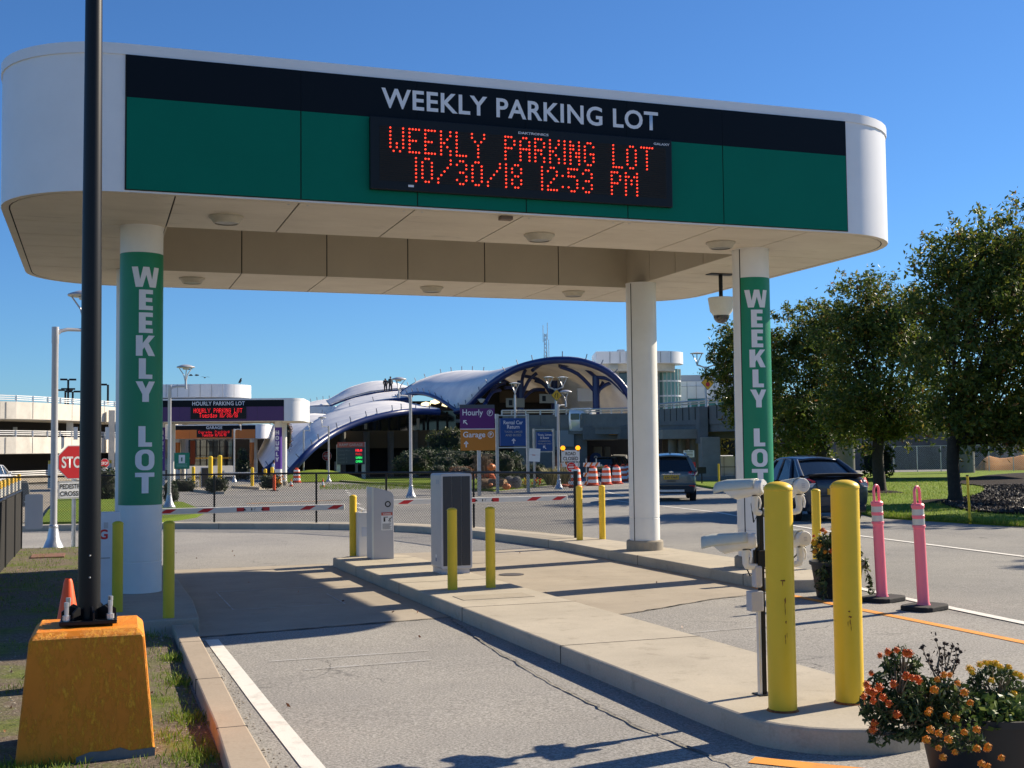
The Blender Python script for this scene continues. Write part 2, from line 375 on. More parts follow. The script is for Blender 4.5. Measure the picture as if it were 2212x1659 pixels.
DOT = {'W': '10001 10001 10001 10001 10101 10101 01010', 'E': '1111 1000 1000 1110 1000 1000 1111', 'K': '1001 1001 1010 1100 1010 1001 1001', 'L': '1000 1000 1000 1000 1000 1000 1111',
 'Y': '10001 10001 01010 00100 00100 00100 00100', 'P': '1110 1001 1001 1110 1000 1000 1000', 'A': '0110 1001 1001 1111 1001 1001 1001', 'R': '1110 1001 1001 1110 1010 1001 1001', 'I': '1 1 1 1 1 1 1',
 'N': '1001 1101 1101 1011 1011 1001 1001', 'G': '0110 1001 1000 1011 1001 1001 0110', 'O': '0110 1001 1001 1001 1001 1001 0110', 'T': '11111 00100 00100 00100 00100 00100 00100', ' ': '0000 0000 0000 0000 0000 0000 0000',
 '0': '0110 1001 1001 1001 1001 1001 0110', '1': '1 1 1 1 1 1 1', '2': '0110 1001 0001 0010 0100 1000 1111', '3': '0110 1001 0001 0110 0001 1001 0110', '5': '1111 1000 1110 0001 0001 1001 0110', '8': '0110 1001 1001 0110 1001 1001 0110',
 '/': '00001 00001 00010 00100 01000 10000 10000', ':': '0 0 1 0 0 1 0', 'M': '10001 11011 10101 10101 10001 10001 10001', 'H': '1001 1001 1001 1111 1001 1001 1001', 'U': '1001 1001 1001 1001 1001 1001 0110',
 'u': '0000 0000 1001 1001 1001 1001 0111', 'e': '0000 0000 0110 1001 1111 1000 0111', 's': '0000 0000 0111 1000 0110 0001 1110', 'd': '0001 0001 0111 1001 1001 1001 0111', 'a': '0000 0000 0110 0001 0111 1001 0111', 'y': '0000 0000 1001 1001 0111 0001 0110',
 'r': '000 000 101 110 100 100 100', 'g': '0000 0111 1001 1001 0111 0001 0110', 'k': '1000 1000 1001 1010 1100 1010 1001', 'i': '1 0 1 1 1 1 1', 'n': '0000 0000 1110 1001 1001 1001 1001', 'F': '1111 1000 1000 1110 1000 1000 1000'}
def led(name, s, M, w, h, r, material, parent, depth=.004):
    cols = []
    for ch in s:
        rows = DOT[ch].split(' ')
        for c in range(len(rows[0])): cols.append([rw[c] == '1' for rw in rows])
        cols.append([False]*7)
    cols.pop(); n = len(cols); mb = MB()
    for i, c in enumerate(cols):
        for j, on in enumerate(c):
            if on:
                x = -w/2+w*i/(n-1); y = h/2-h*j/6
                mb.lathe([(r, 0), (r*.75, r*.8)], 6, M @ Matrix.Translation((x, y, depth)))
    return mb.build(name, material, parent)

# heavy condensed letters for the column wraps, unit height
def ring(w, s):
    def rr(x0, x1, y0, y1, r): return [(cx+r*math.cos(a+PI/2*k/8), cy+r*math.sin(a+PI/2*k/8)) for cx, cy, a in ((x1-r, y0+r, -PI/2), (x1-r, y1-r, 0), (x0+r, y1-r, PI/2), (x0+r, y0+r, PI)) for k in range(9)]
    o, i = rr(0, w, 0, 1, .38), rr(s, w-s, .19, .81, .16); return o+o[:1], i+i[:1]
BLOCK = {'W': [(0, 1), (.3, 1), (.41, .38), (.55, 1), (.85, 1), (.99, .38), (1.1, 1), (1.4, 1), (1.2, 0), (.87, 0), (.7, .6), (.53, 0), (.2, 0)],
 'E': [(0, 0), (.68, 0), (.68, .21), (.32, .21), (.32, .4), (.64, .4), (.64, .6), (.32, .6), (.32, .79), (.68, .79), (.68, 1), (0, 1)],
 'K': [(0, 0), (.32, 0), (.32, .3), (.4, .42), (.6, 0), (.95, 0), (.6, .62), (.93, 1), (.6, 1), (.32, .62), (.32, 1), (0, 1)],
 'L': [(0, 0), (.66, 0), (.66, .21), (.33, .21), (.33, 1), (0, 1)],
 'Y': [(0, 1), (.32, 1), (.475, .66), (.63, 1), (.95, 1), (.635, .38), (.635, 0), (.315, 0), (.315, .38)],
 'T': [(0, 1), (.95, 1), (.95, .79), (.64, .79), (.64, 0), (.31, 0), (.31, .79), (0, .79)],
 'H': [(0, 0), (.31, 0), (.31, .39), (.62, .39), (.62, 0), (.93, 0), (.93, 1), (.62, 1), (.62, .6), (.31, .6), (.31, 1), (0, 1)],
 'U': [(0, 1), (.31, 1), (.31, .22), (.62, .22), (.62, 1), (.93, 1), (.93, .14), (.8, 0), (.13, 0), (0, .14)],
 'R': [(0, 0), (.31, 0), (.31, .38), (.42, .38), (.62, 0), (.95, 0), (.72, .42), (.9, .55), (.9, .86), (.76, 1), (0, 1)]}
def column_letters(name, s, heights, hgt, R, facing, material, parent, cx=0, cy=0):
    from mathutils.geometry import tessellate_polygon
    for ch, zc in zip(s, heights):
        if ch == ' ': continue
        tris = []
        if ch == 'O':
            o, i = ring(.95, .3); wd = .95
            for k in range(36): tris += [[o[k], o[k+1], i[k+1]], [o[k], i[k+1], i[k]]]
        else:
            pl = BLOCK[ch]; wd = max(p[0] for p in pl)
            tris = [[pl[q] if isinstance(q, int) else q for q in t] for t in tessellate_polygon([[Vector((p[0], p[1], 0)) for p in pl]])]
        mb = MB()
        for tr in tris:
            q = [((p[0]-wd/2)*hgt, (p[1]-.5)*hgt) for p in tr]
            for k in range(-8, 8):
                g = [q[0], q[1], q[2]]
                for lim, sg in ((k*.025, 1), ((k+1)*.025, -1)):
                    o_ = []
                    for m in range(len(g)):
                        a, b = g[m-1], g[m]; ina, inb = (a[0]-lim)*sg >= 0, (b[0]-lim)*sg >= 0
                        if ina != inb: u = (lim-a[0])/(b[0]-a[0]); o_.append((lim, a[1]+(b[1]-a[1])*u))
                        if inb: o_.append(b)
                    g = o_
                if len(g) >= 3:
                    vs = []
                    for x, z in g: t = facing+x/R; vs.append((cx+R*math.sin(t), cy-R*math.cos(t), zc+z))
                    n = (Vector(vs[1])-Vector(vs[0])).cross(Vector(vs[2])-Vector(vs[0]))
                    if n.length < 1e-9: continue
                    if n.dot(Vector((math.sin(facing), -math.cos(facing), 0))) < 0: vs.reverse()
                    mb.add(vs, [tuple(range(len(vs)))])
        o = mb.build(name, material, parent, fix=False)
        b = bmesh.new(); b.from_mesh(o.data); bmesh.ops.remove_doubles(b, verts=b.verts, dist=2e-4); b.to_mesh(o.data); b.free()
# ------------------------------------------------------------------ ground, roads, islands
def gpoly(poly, off): return MB().sheet(poly, lambda p: gz(p[1])+off)
def gprism(poly, off, depth=.5): return MB().prism(poly, lambda p: gz(p[1])+off-depth, lambda p: gz(p[1])+off)
def g2(pts, off=0): return [tuple(G(x, y, off))[:2] for x, y in pts]
mb = MB()
mb.grid([[(x, y, gz(y)) for x in (-1500, -200, -40, 0, 40, 200, 1500)] for y in (-60, 0, 40, 120, 400, 2500)])
setting(mb.build('ground', M_ROAD))
LANE = [(.6, -6), (7.9, -6), (7.9, 12), (7.5, 14), (7.7, 19.3), (7.3, 23.3), (6, 26.8), (4.5, 28.2), (1.7, 30.2), (-1.2, 30.9), (-14, 31.5), (-14, 22.6), (.3, 22.6), (.62, 20)]
setting(gpoly(LANE, .004).build('lane_pavement', M_ASPH))
setting(gpoly([(.62, 11.15), (3.35, 11.55), (3.35, 18.35), (.62, 18.45)], .008).build('concrete_apron', M_APRON))
setting(gpoly([(4.5, 10.9), (5.2, 11.1), (6.4, 11.75), (7.45, 12.05), (7.45, 19.6), (4.5, 19.9)], .008).build('concrete_apron', M_APRON))
# central island with rounded near end
def rounded(poly, n=8): return poly
isl = [(3.37, 17.9), (3.37, 6.35)]
for k in range(1, 13): isl.append((3.97-.6*math.cos(PI*k/12*1.0), 5.95-.62*math.sin(PI*k/12)+.4*(1-abs(k-6)/6)*0))
isl += [(4.57, 6.35), (4.52, 17.0)]
for k in range(1, 8): isl.append((3.97+.56*math.cos(PI*k/8), 17.6+.5*math.sin(PI*k/8)))
setting(gprism(isl, .14).build('concrete_island', M_KERB, bevel=.018))
mb = MB()
for yy in (8.6, 11.2, 13.75, 16.2): mb.box(3.368, 4.56, yy, yy+.012, gz(yy)+.1405, gz(yy)+.1415)
for yy in (8.6, 11.2, 13.75, 16.2): mb.box(3.3675, 3.3685, yy, yy+.012, gz(yy)+.0, gz(yy)+.14)
setting(mb.build('island_joint', BLACKM))
# right island, far kerb
kl = [(-14, 31.55), (-1.14, 30.9), (1.67, 30.2), (4.49, 28.15), (5.72, 26.95), (6.65, 25.4), (7.2, 23.4), (7.5, 20.8), (7.6, 19.2), (7.5, 16.6), (7.46, 14.6), (7.42, 13.3), (7.4, 12.4), (7.5, 12.02), (7.85, 11.9), (8.3, 12.02), (8.42, 12.5),
      (8.5, 14), (8.55, 17), (8.5, 19.5), (8.25, 22.2), (7.7, 24.6), (6.9, 26.5), (5.9, 27.7), (4.7, 28.75), (1.8, 30.75), (-1.1, 31.45), (-14, 32.1)]
setting(gprism(kl, .14).build('concrete_kerb', M_KERB, bevel=.015))
mb = MB()
for i, u in ((11, .5), (9, .3), (7, .6), (4, .6), (3, .5), (2, .4), (1, .5)):
    a, c = Vector(kl[i]), Vector(kl[i+1]); p = a.lerp(c, u); t = (c-a).normalized(); n = Vector((-t.y, t.x)) ; n = n if (n.x+n.y) > 0 else -n
    q = [p-t*.004-n*.003, p+t*.004-n*.003, p+t*.004+n*.5, p-t*.004+n*.5]; mb.prism([tuple(v) for v in q], lambda p: gz(p[1]), lambda p: gz(p[1])+.1415)
setting(mb.build('kerb_joint', BLACKM))
# left kerb, lawns, pad
kerb = [(.62, -3), (.815, -3), (.815, 6), (.815, 7), (.84, 9), (.86, 11.42), (.675, 11.46), (.665, 9), (.65, 7), (.62, 6)]
o = gprism(kerb, .10).build('concrete_kerb', concrete('tan_kerb', (.42, .35, .27), .75), bevel=.012); setting(o)
mb = MB()
for yy in (6.9, 8.5, 10.3): mb.box(.648+(yy-6.9)*.006, .818+(yy-6.9)*.012, yy, yy+.006, gz(yy)-.02, gz(yy)+.1015)
setting(mb.build('kerb_joint', BLACKM))
rows = []
for i in range(60):
    y = -4+i*(22.9+4)/59; row = []
    for j in range(40):
        xr = .64 if y < 11.4 else (-.02 if y < 17.9 else .35); x = -16 + (xr+16)*(1-(1-j/39)**2.2); h = .022+.09*max(0, min(1, (y-9)/5))
        nz = noise.noise(Vector((x*1.4, y*1.4, 0)))*.009+noise.noise(Vector((x*5, y*5, 3)))*.006
        edge = min(1, (xr-x)/.25); row.append((x, y, gz(y)+h*1+nz*edge - (.012*(1-edge) if y < 11.4 else 0)))
    rows.append(row)
setting(MB().grid(rows).build('verge', M_SOIL, smooth=60))
LV = [(-14, 17), (-.02, 17.9), (.33, 18), (.33, 22.7), (-14, 22.7)]
setting(gprism([(-.05, 11.5), (.92, 11.5), (.98, 13), (.98, 17.6), (.6, 17.9), (-.05, 17.9)], .145).build('column_pad', M_APRON, bevel=.015))
# painted markings
def strip(pts, wd, off=.0085):
    L, R = [], []
    for i, p in enumerate(pts):
        a = Vector(pts[max(0, i-1)]); b = Vector(pts[min(len(pts)-1, i+1)]); t = (b-a).normalized(); n = Vector((-t.y, t.x))
        L.append(Vector(p)+n*wd/2); R.append(Vector(p)-n*wd/2)
    return MB().grid([[(p.x, p.y, gz(p.y)+off) for p in L], [(p.x, p.y, gz(p.y)+off) for p in R]])
def road_mark(pts, wd, m, name='road_line', off=.0085): return setting(strip(pts, wd, off).build(name, m))
road_mark([(1.06, -3), (1.07, 6), (1.03, 8), (.99, 11.0)], .115, WHITEMARK)
road_mark([(3.2, 5.5), (3.6, 5.08), (4.3, 4.3), (5.2, 3.2)], .13, ORANGEMARK)
road_mark([(7.12, 2), (7.22, 8), (7.34, 11.6), (7.42, 12.6)], .11, ORANGEMARK)
road_mark([(7.85, 2), (8.0, 8.6), (8.3, 11.1), (8.6, 13)], .12, WHITEMARK)
road_mark([(12.2, 5), (13.15, 14.5), (13.93, 20), (14.9, 24.2), (16.48, 30), (17.6, 38), (18.9, 45.4)], .12, WHITEMARK)
road_mark([(20.5, 45), (22, 50), (23.5, 54)], .12, WHITEMARK)
for k in range(6): road_mark([(8.2+k*.9, 38+k*5), (8.5+k*.9, 40.5+k*5)], .12, WHITEMARK)
road_mark([(6, 62), (10, 58), (13, 53)], .15, WHITEMARK); road_mark([(5.5, 47), (9.5, 48.5)], .2, ORANGEMARK)
# faint saw cuts of the detector loops in the lane
mb = MB()
for (a, b) in (((1.4, 13.1), (2.6, 13.1)), ((1.4, 15.0), (2.9, 15.0)), ((1.4, 13.1), (1.4, 15)), ((2.6, 13.1), (2.6, 14.2)), ((1.3, 9.6), (2.6, 9.6)), ((1.5, 9.1), (2.5, 9.15)), ((5.0, 9.6), (6.6, 9.75))):
    a, b = Vector(a), Vector(b); t = (b-a).normalized(); n = Vector((-t.y, t.x))*.007
    mb.add([(*(q), gz(q.y)+.0125) for q in (a-n, b-n, b+n, a+n)], [(0, 1, 2, 3)])
setting(mb.build('loop_marking', mat('faded_chalk', (.50, .51, .53), .9, col2=(.36, .34, .30), vscale=5)))
# rough joints between old slabs and asphalt, covers
random.seed(3)
def rough(pts, wd):
    o = []
    for (x0, y0), (x1, y1) in zip(pts[:-1], pts[1:]):
        n = max(2, int(math.hypot(x1-x0, y1-y0)/.09))
        o += [(x0+(x1-x0)*k/n+random.gauss(0, .008), y0+(y1-y0)*k/n+random.gauss(0, .008)) for k in range(n)]
    o.append(pts[-1]); L, R = [], []
    for i, p in enumerate(o):
        a = Vector(o[max(0, i-1)]); c = Vector(o[min(len(o)-1, i+1)]); t = (c-a).normalized(); n = Vector((-t.y, t.x))*wd*random.uniform(.25, 1.0)/2
        L.append(Vector(p)+n); R.append(Vector(p)-n)
    return MB().grid([[(p.x, p.y, gz(p.y)+.0135) for p in L], [(p.x, p.y, gz(p.y)+.0135) for p in R]])
TAR = mat('old_tar', (.035, .034, .033), .9, col2=(.12, .11, .10), vscale=20)
setting(rough([(.62, 11.15), (3.36, 11.55)], .035).build('pavement_joint', TAR)); setting(rough([(4.55, 10.9), (5.2, 11.1), (6.4, 11.75), (7.42, 12.05)], .03).build('pavement_joint', TAR))
setting(rough([(3.30, 11.4), (3.12, 9.6), (3.02, 8.0), (2.98, 6.4), (3.05, 5.4), (3.5, 4.6)], .028).build('pavement_joint', mat('ravelled_asphalt', (.10, .095, .09), .95, col2=(.26, .24, .21), vscale=25)))
setting(rough([(.62, 18.45), (3.36, 18.36)], .02).build('pavement_joint', TAR)); setting(rough([(.65, 14.9), (3.36, 14.95)], .012).build('pavement_joint', TAR))
mc = G(1105, 1243); setting(MB().lathe([(.17, .010), (.17, .016), (.01, .017)], 24, Matrix.Translation((mc.x, mc.y, gz(mc.y)))).build('manhole_cover', mat('cast_iron', (.07, .06, .055), .7)))
setting(MB().prism([(3.55, 11.75), (4.32, 11.75), (4.32, 12.15), (3.55, 12.15)], lambda p: gz(p[1])+.13, lambda p: gz(p[1])+.1445).build('cover_plate', concrete('cover_concrete', (.42, .37, .29), .6)))
for (x0, x1, y0, y1) in ((-.95, -.45, 20.4, 21.2), (.02, .3, 19.3, 20.2)): setting(MB().prism([(x0, y0), (x1, y0), (x1, y1), (x0, y1)], lambda p: gz(p[1])+.05, lambda p: gz(p[1])+.128).build('brick_paving', mat('rusty_brick', (.17, .07, .04), .9, col2=(.26, .14, .09), vscale=12)))
# lawns on the right and in the middle
def lawn(name, poly, h=.06): return setting(MB().prism(poly, lambda p: gz(p[1])-.3, lambda p: gz(p[1])+h).build(name, M_LAWN))
lawn('lawn', [(18.9, 18), (18.3, 21), (18.15, 25), (19.3, 27.5), (22.3, 35), (27, 46), (33, 58), (48, 84), (160, 84), (160, 0), (26, 0), (20, 10)], .05)
mbed = g2([(2230, 1023), (2188, 1025), (2137, 1029), (2096, 1035), (2078, 1042), (2071, 1047), (2084, 1050), (2104, 1050.5), (2122, 1054), (2129, 1058), (2126, 1065), (2116, 1072), (2098, 1077), (2075, 1081), (2050, 1084), (2035, 1090), (2046, 1097), (2070, 1103), (2096, 1109), (2157, 1114), (2230, 1117)])+[(48, 14), (75, 30)]
setting(MB().prism(mbed, lambda p: gz(p[1])-.1, lambda p: gz(p[1])+.10).build('mulch_bed', M_MULCH))
lawn('lawn', [(25.6, 44.6), (30.2, 57), (36, 69), (39.6, 74.8), (47, 73), (40, 62)], .1)
lm = g2([(640, 1034.5), (683, 1037), (760, 1043), (845, 1049), (929, 1055), (1020, 1060.5), (1066, 1061.5), (1120, 1056), (1165, 1050.5), (1209, 1046), (1222, 1040)])
lawn('lawn', lm+[tuple(GD(1225, 84))[:2], tuple(GD(1100, 92))[:2], tuple(GD(850, 105))[:2], tuple(GD(640, 112))[:2]], .12)
setting(strip([Vector(p) for p in lm], .22, .13).build('lawn_kerb', M_KERB))
# the grassy mound behind it
c0 = GD(690, 104); rows = []
for i in range(13):
    u = i/12; rows.append([])
    for j in range(9):
        v = j/8; q = GD(575+u*215, 92+v*16); rows[-1].append((q.x, q.y, q.z+.06+.9*math.sin(PI*u)*math.sin(PI*min(1, v*1.2))))
setting(MB().grid(rows).build('grass_mound', M_LAWN, smooth=80))

# ------------------------------------------------------------------ parking entrance canopies
def rrect(x0, x1, y0, y1, r, n=10):
    o = []
    for cx, cy, a in ((x1-r, y0+r, -PI/2), (x1-r, y1-r, 0), (x0+r, y1-r, PI/2), (x0+r, y0+r, PI)):
        for k in range(n+1): t = a+PI/2*k/n; o.append((cx+r*math.cos(t), cy+r*math.sin(t)))
    return o
def clip(poly, x0, x1, y0, y1):
    for ax, lim, sg in ((0, x0, 1), (0, x1, -1), (1, y0, 1), (1, y1, -1)):
        o = []
        for i in range(len(poly)):
            a, b = poly[i-1], poly[i]; ina, inb = (a[ax]-lim)*sg >= 0, (b[ax]-lim)*sg >= 0
            if ina != inb: t = (lim-a[ax])/(b[ax]-a[ax]); o.append((a[0]+(b[0]-a[0])*t, a[1]+(b[1]-a[1])*t))
            if inb: o.append(b)
        poly = o
        if not poly: return []
    return poly
SEAM = [.74, 1.974, 3.205, 4.431, 5.647, 6.867, 8.05]
def canopy(label, loc, rz, panel_m, wrap_m, title, rows2, word, heights, full=True, ledm=None, base=0., titleh=.217, titlew=3.22):
    t = thing('entrance_canopy', label, 'canopy', loc, rz)
    ox, oy = 4.4, 12.2                                    # drawn in the frame of the near canopy, moved to its front centre
    D = Matrix.Translation((-ox, -oy, 0))
    def B(mb, *a, **k): mb.v = [D @ p for p in mb.v]; return mb.build(*a, parent=t, **k)
    X0, X1, Y0, Y1, R = -.945, 9.74, 12.2, 19.24, 1.2; ZB, ZT, ZC_ = 4.106, 5.472, 5.58
    out = rrect(X0, X1, Y0, Y1, R)
    B(MB().grid([[(*p, ZB) for p in out], [(*p, ZT) for p in out]], True), 'fascia', WHITE, smooth=35)
    cap = rrect(X0-.012, X1+.012, Y0-.012, Y1+.012, R)
    capi = rrect(X0+.25, X1-.25, Y0+.25, Y1-.25, R-.25)
    B(MB().grid([[(*p, ZT) for p in out], [(*p, ZT) for p in cap], [(*p, ZC_) for p in cap], [(*p, ZC_) for p in capi], [(*p, ZC_-.25) for p in capi]], True), 'roof_trim', WHITE, smooth=35)
    hx0, hx1, hy0, hy1 = .74, 8.05, 14.0, 17.44
    def slab(mb, z):                                       # ring-shaped slab round the opening
        for c in ((X0, X1, Y0, hy0), (X0, X1, hy1, Y1), (X0, hx0, hy0, hy1), (hx1, X1, hy0, hy1)):
            mb.sheet(clip(rrect(X0+.03, X1-.03, Y0+.03, Y1-.03, R-.03), *c), z)
        return mb
    B(MB().sheet(rrect(X0+.03, X1-.03, Y0+.03, Y1-.03, R-.03), ZT-.05), 'roof', GREYBOX); B(slab(MB(), ZB+.012), 'soffit_backing', GAP)
    inn = rrect(X0+.075, X1-.075, Y0+.075, Y1-.075, R-.075); inn2 = rrect(X0+.09, X1-.09, Y0+.09, Y1-.09, R-.09)
    B(MB().grid([[(*p, ZB) for p in inn], [(*p, ZB) for p in out]], True), 'edge_trim', M_SOFF)
    mb = MB(); xs = [X0]+SEAM+[X1]; g = .008
    for i in range(len(xs)-1):
        ys = [Y0, hy0, 14.86, 15.72, 16.58, hy1, Y1] if i in (0, len(xs)-2) else [Y0, hy0, None, hy1, Y1]
        for a, b in zip(ys[:-1], ys[1:]):
            if a is None or b is None: continue
            q = clip(inn2, xs[i]+g, xs[i+1]-g, a+g, b-g)
            if q: mb.prism(q, ZB, ZB+.01)
    B(mb, 'soffit', M_SOFF)
    mb = MB()                                              # walls of the opening: panels with open joints over a dark backing
    for a, b in zip(SEAM[:-1], SEAM[1:]):
        mb.box(a+g, b-g, hy1-.012, hy1, ZB, ZT-.06); mb.box(a+g, b-g, hy0, hy0+.012, ZB, ZT-.06)
    for a, b in zip([hy0, 14.86, 15.72, 16.58], [14.86, 15.72, 16.58, hy1]):
        mb.box(hx1-.012, hx1, a+g, b-g, ZB, ZT-.06); mb.box(hx0, hx0+.012, a+g, b-g, ZB, ZT-.06)
    B(mb, 'inner_wall', M_INNER)
    mb = MB(); mb.box(hx0-.01, hx1+.01, hy1+.002, hy1+.02, ZB+.01, ZT-.06); mb.box(hx0-.01, hx1+.01, hy0-.02, hy0-.002, ZB+.01, ZT-.06)
    mb.box(hx1+.002, hx1+.02, hy0, hy1, ZB+.01, ZT-.06); mb.box(hx0-.02, hx0-.002, hy0, hy1, ZB+.01, ZT-.06); B(mb, 'inner_backing', GAP)
    # sign band
    xl, xr = .264, 8.552; zm, zg = 5.045, 4.132; edges = [xl]+SEAM[1:6]+[xr]
    B(MB().box(xl-.01, xr+.01, Y0-.012, Y0+.01, zg-.008, ZT-.002), 'sign_backing', GAP)
    mb = MB(); m2 = MB()
    for a, b in zip(edges[:-1], edges[1:]):
        mb.box(a+.006, b-.006, Y0-.024, Y0-.010, zg, zm-.001); m2.box(a+.0015, b-.0015, Y0-.024, Y0-.010, zm+.001, ZT-.004)
    B(mb, 'coloured_panel', panel_m); B(m2, 'title_panel', INK)
    text('title_lettering', title, LETTER, t, front(4.43-ox, -.024, 5.26), titleh, titlew, bold=.020, depth=.004, spacing=1.07)
    # message display
    dx0, dx1, dz0, dz1 = 2.685, 6.18, 4.268, 5.04
    B(MB().box(dx0, dx1, Y0-.085, Y0-.026, dz0, dz1), 'display_case', BLACK, bevel=.008)
    mb = MB(); mb.box(dx0+.10, dx1-.08, Y0-.0865, Y0-.0855, dz0+.10, dz1-.10)
    for k in range(26): z = dz0+.105+k*(dz1-dz0-.21)/25; mb.box(dx0+.10, dx1-.08, Y0-.094, Y0-.0866, z, z+.006)
    B(mb, 'display_louvre', BLACKM)
    lm = ledm or LEDR; cxm = (dx0+dx1)/2-ox
    led('display_text', rows2[0], front(cxm-.02, -.088, 4.805), 3.03, .245, .0105 if full else .0155, lm, t, .006)
    led('display_text', rows2[1], front(cxm+(.02 if full else 0), -.088, 4.50), 2.56 if full else 2.4, .245, .0105 if full else .0155, lm, t, .006)
    if full:
        text('maker_lettering', 'DAKTRONICS', LETTER, t, front(4.50-ox, -.0855, 4.985), .026, .35, bold=.02)
        text('maker_lettering', 'GALAXY', LETTER, t, front(6.05-ox, -.0855, 4.985), .026, .20, bold=.02)
        B(MB().box(3.09, 3.15, Y0-.0875, Y0-.085, 4.312, 4.335), 'display_label', LETTER)
    # lamps under the soffit
    for x, y in ((1.33, 13.2), (1.33, 18.1), (5.0, 13.3), (5.0, 18.15), (7.39, 13.2), (7.39, 18.1)):
        mb = MB().lathe([(.185, 4.108), (.185, 4.088), (.165, 4.075), (.135, 4.028), (.12, 4.028)], 28, Matrix.Translation((x, y, 0)), cap=False); mb.k = 1
        mb.lathe([(.12, 4.034), (.001, 4.034)], 28, Matrix.Translation((x, y, 0)), cap=False); B(mb, 'soffit_lamp', [LAMPB, LAMPD], smooth=30)
    if full:
        B(MB().box(4.18, 4.32, 12.30, 12.40, 4.065, 4.104), 'soffit_junction_box', mat('brown_box', (.16, .11, .08), .6), bevel=.004)
        mb = MB()
        for s_ in SEAM[1:6]:
            for d_ in (-.10, .10): mb.lathe([(.014, 4.10), (.014, 4.104)], 8, Matrix.Translation((s_+d_, 12.36, 0)))
        B(mb, 'soffit_screw', STEEL)
    # columns
    for k, (x, y, front_) in enumerate(((.485, 14.12, True), (8.06, 13.62, True), (.50, 17.55, False), (8.06, 16.95, False))):
        r = .235; z0 = base+(.0 if x < 1 else .115 if not front_ else .14)
        mb = MB(); mb.lathe([(r+.008, 3.99+.1), (r+.008, ZB)], 40, Matrix.Translation((x, y, 0)), cap=False)
        mb.lathe([(r, z0), (r, z0+.335), (r-.006, z0+.338), (r-.006, z0+.348), (r, z0+.351), (r, ZB)], 40, Matrix.Translation((x, y, 0)), cap=False)
        c = B(mb, 'column', WHITE2, smooth=30)
        if x > 1 or k > 3: 
            mb = MB().lathe([(.285, base-.35), (.285, z0-.02), (.265, z0)], 32, Matrix.Translation((x-ox, y-oy, 0))); mb.build('column_footing', M_PIER2, c, smooth=30)
            a = PI*1.13; mb = MB(); M = Matrix.Translation((x-ox, y-oy, 0)) @ Matrix.Rotation(a, 4, 'Z'); mb.box(r-.004, r+.0025, -.007, .007, z0, ZB-.01, M); mb.build('column_seam', GAP, c)
            if front_: MB().grid([[(x-ox+(r+.0035)*math.cos(q_), y-oy+(r+.0035)*math.sin(q_), zz) for q_ in [math.radians(110+92*k/10) for k in range(11)]] for zz in (z0+.36, ZB-.02)]).build('column_cover', WHITE2, c, smooth=40)
        if front_:
            hi, lo = (3.79, .97) if x < 1 else (3.72, 1.0)
            MB().lathe([(r+.002, lo), (r+.002, hi)], 40, Matrix.Translation((x-ox, y-oy, 0)), cap=False).build('column_wrap', wrap_m, c, smooth=30)
            if word: column_letters('column_lettering', word, [h+(hi-3.79) for h in heights], .228 if full else .27, r+.0045, math.radians(10 if x < 1 else -14), LETTER, c, x-ox, y-oy)
    return t
hs = [3.79-.28-.2565*k for k in range(6)]+[0]+[3.79-.28-.2565*k for k in (7, 8, 9)]
hs[7:] = [3.79-2.06, 3.79-2.32, 3.79-2.575]
MAIN = canopy('large white parking entrance canopy with green sign band and red display over the near lanes', (4.4, 12.2, 0), 0, GREEN, GREENW, 'WEEKLY PARKING LOT', ('WEEKLY PARKING LOT', '10/30/18 12:53 PM'), 'WEEKLY LOT', hs)
# small roof-edge nick: a white clip on the roof trim
# dome camera under the canopy
p = Vector((8.76, 15.67, 4.106)); t = thing('dome_camera', 'white dome security camera hanging under the canopy near its right column', 'security camera', p)
MB().box(-.2, .2, -.09, .09, -.012, -.001).build('mounting_plate', BLACK, t)
MB().tube([(0, 0, -.01), (0, 0, -.36)], .03, 10).build('drop_rod', BLACK, t, smooth=40)
MB().lathe([(.19, -.355), (.195, -.365), (.165, -.56), (.13, -.60), (.125, -.62)], 28, Matrix.Translation((0, 0, 0))).build('housing', CAMW, t, smooth=35)
mb = MB().lathe([(.118, -.62)]+[(.118*math.cos(a), -.62-.118*math.sin(a)) for a in [PI/2*k/8 for k in range(9)]][1:-1]+[(.004, -.738)], 28); mb.build('dome', mat('smoked_dome', (.05, .05, .055), .05, spec=.8), t, smooth=60)

# ------------------------------------------------------------------ light pole on its orange base
t = thing('light_pole', 'tall black light pole bolted on a chipped orange concrete base', 'light pole', (-.025, 7.08, gz(7.08)+.02), -.02)
b0, b1, hb = .348, .297, .672
mb = MB(); lev = [(b0+.012, -.12), (b0, .0), (.29, .638), (.255, hb)]
rows = []
for hw, z in lev: rows.append([(-hw, -hw, z), (hw, -hw, z), (hw, hw, z), (-hw, hw, z)])
mb.grid(rows, True); mb.add(rows[-1], [(0, 1, 2, 3)])
mb.k = 0; base = mb.build('concrete_base', ORANGEBASE, t, bevel=.012)
mb = MB(); yy = lambda z: -(b0-.062*z/.638)-.0035; mb.add([(x, yy(z), z) for x, z in ((-.05, -.03), (b0, -.03), (b0-.004, .05), (.22, .042), (.17, .062), (.10, .05), (.02, .052), (-.05, .03))], [tuple(range(8))]); mb.build('bare_concrete_patch', M_PIER, base)
mb = MB(); ps = [(0, 0, hb), (0, 0, hb+.5), (0, 0, 4.2), (0, 0, 7.5)]; mb.tube(ps, [.0605, .059, .0465, .038], 28); mb.build('pole', BLACK, t, smooth=40)
MB().box(-.148, .148, -.148, .148, hb+.012, hb+.034).build('base_plate', BLACK, t, bevel=.004)
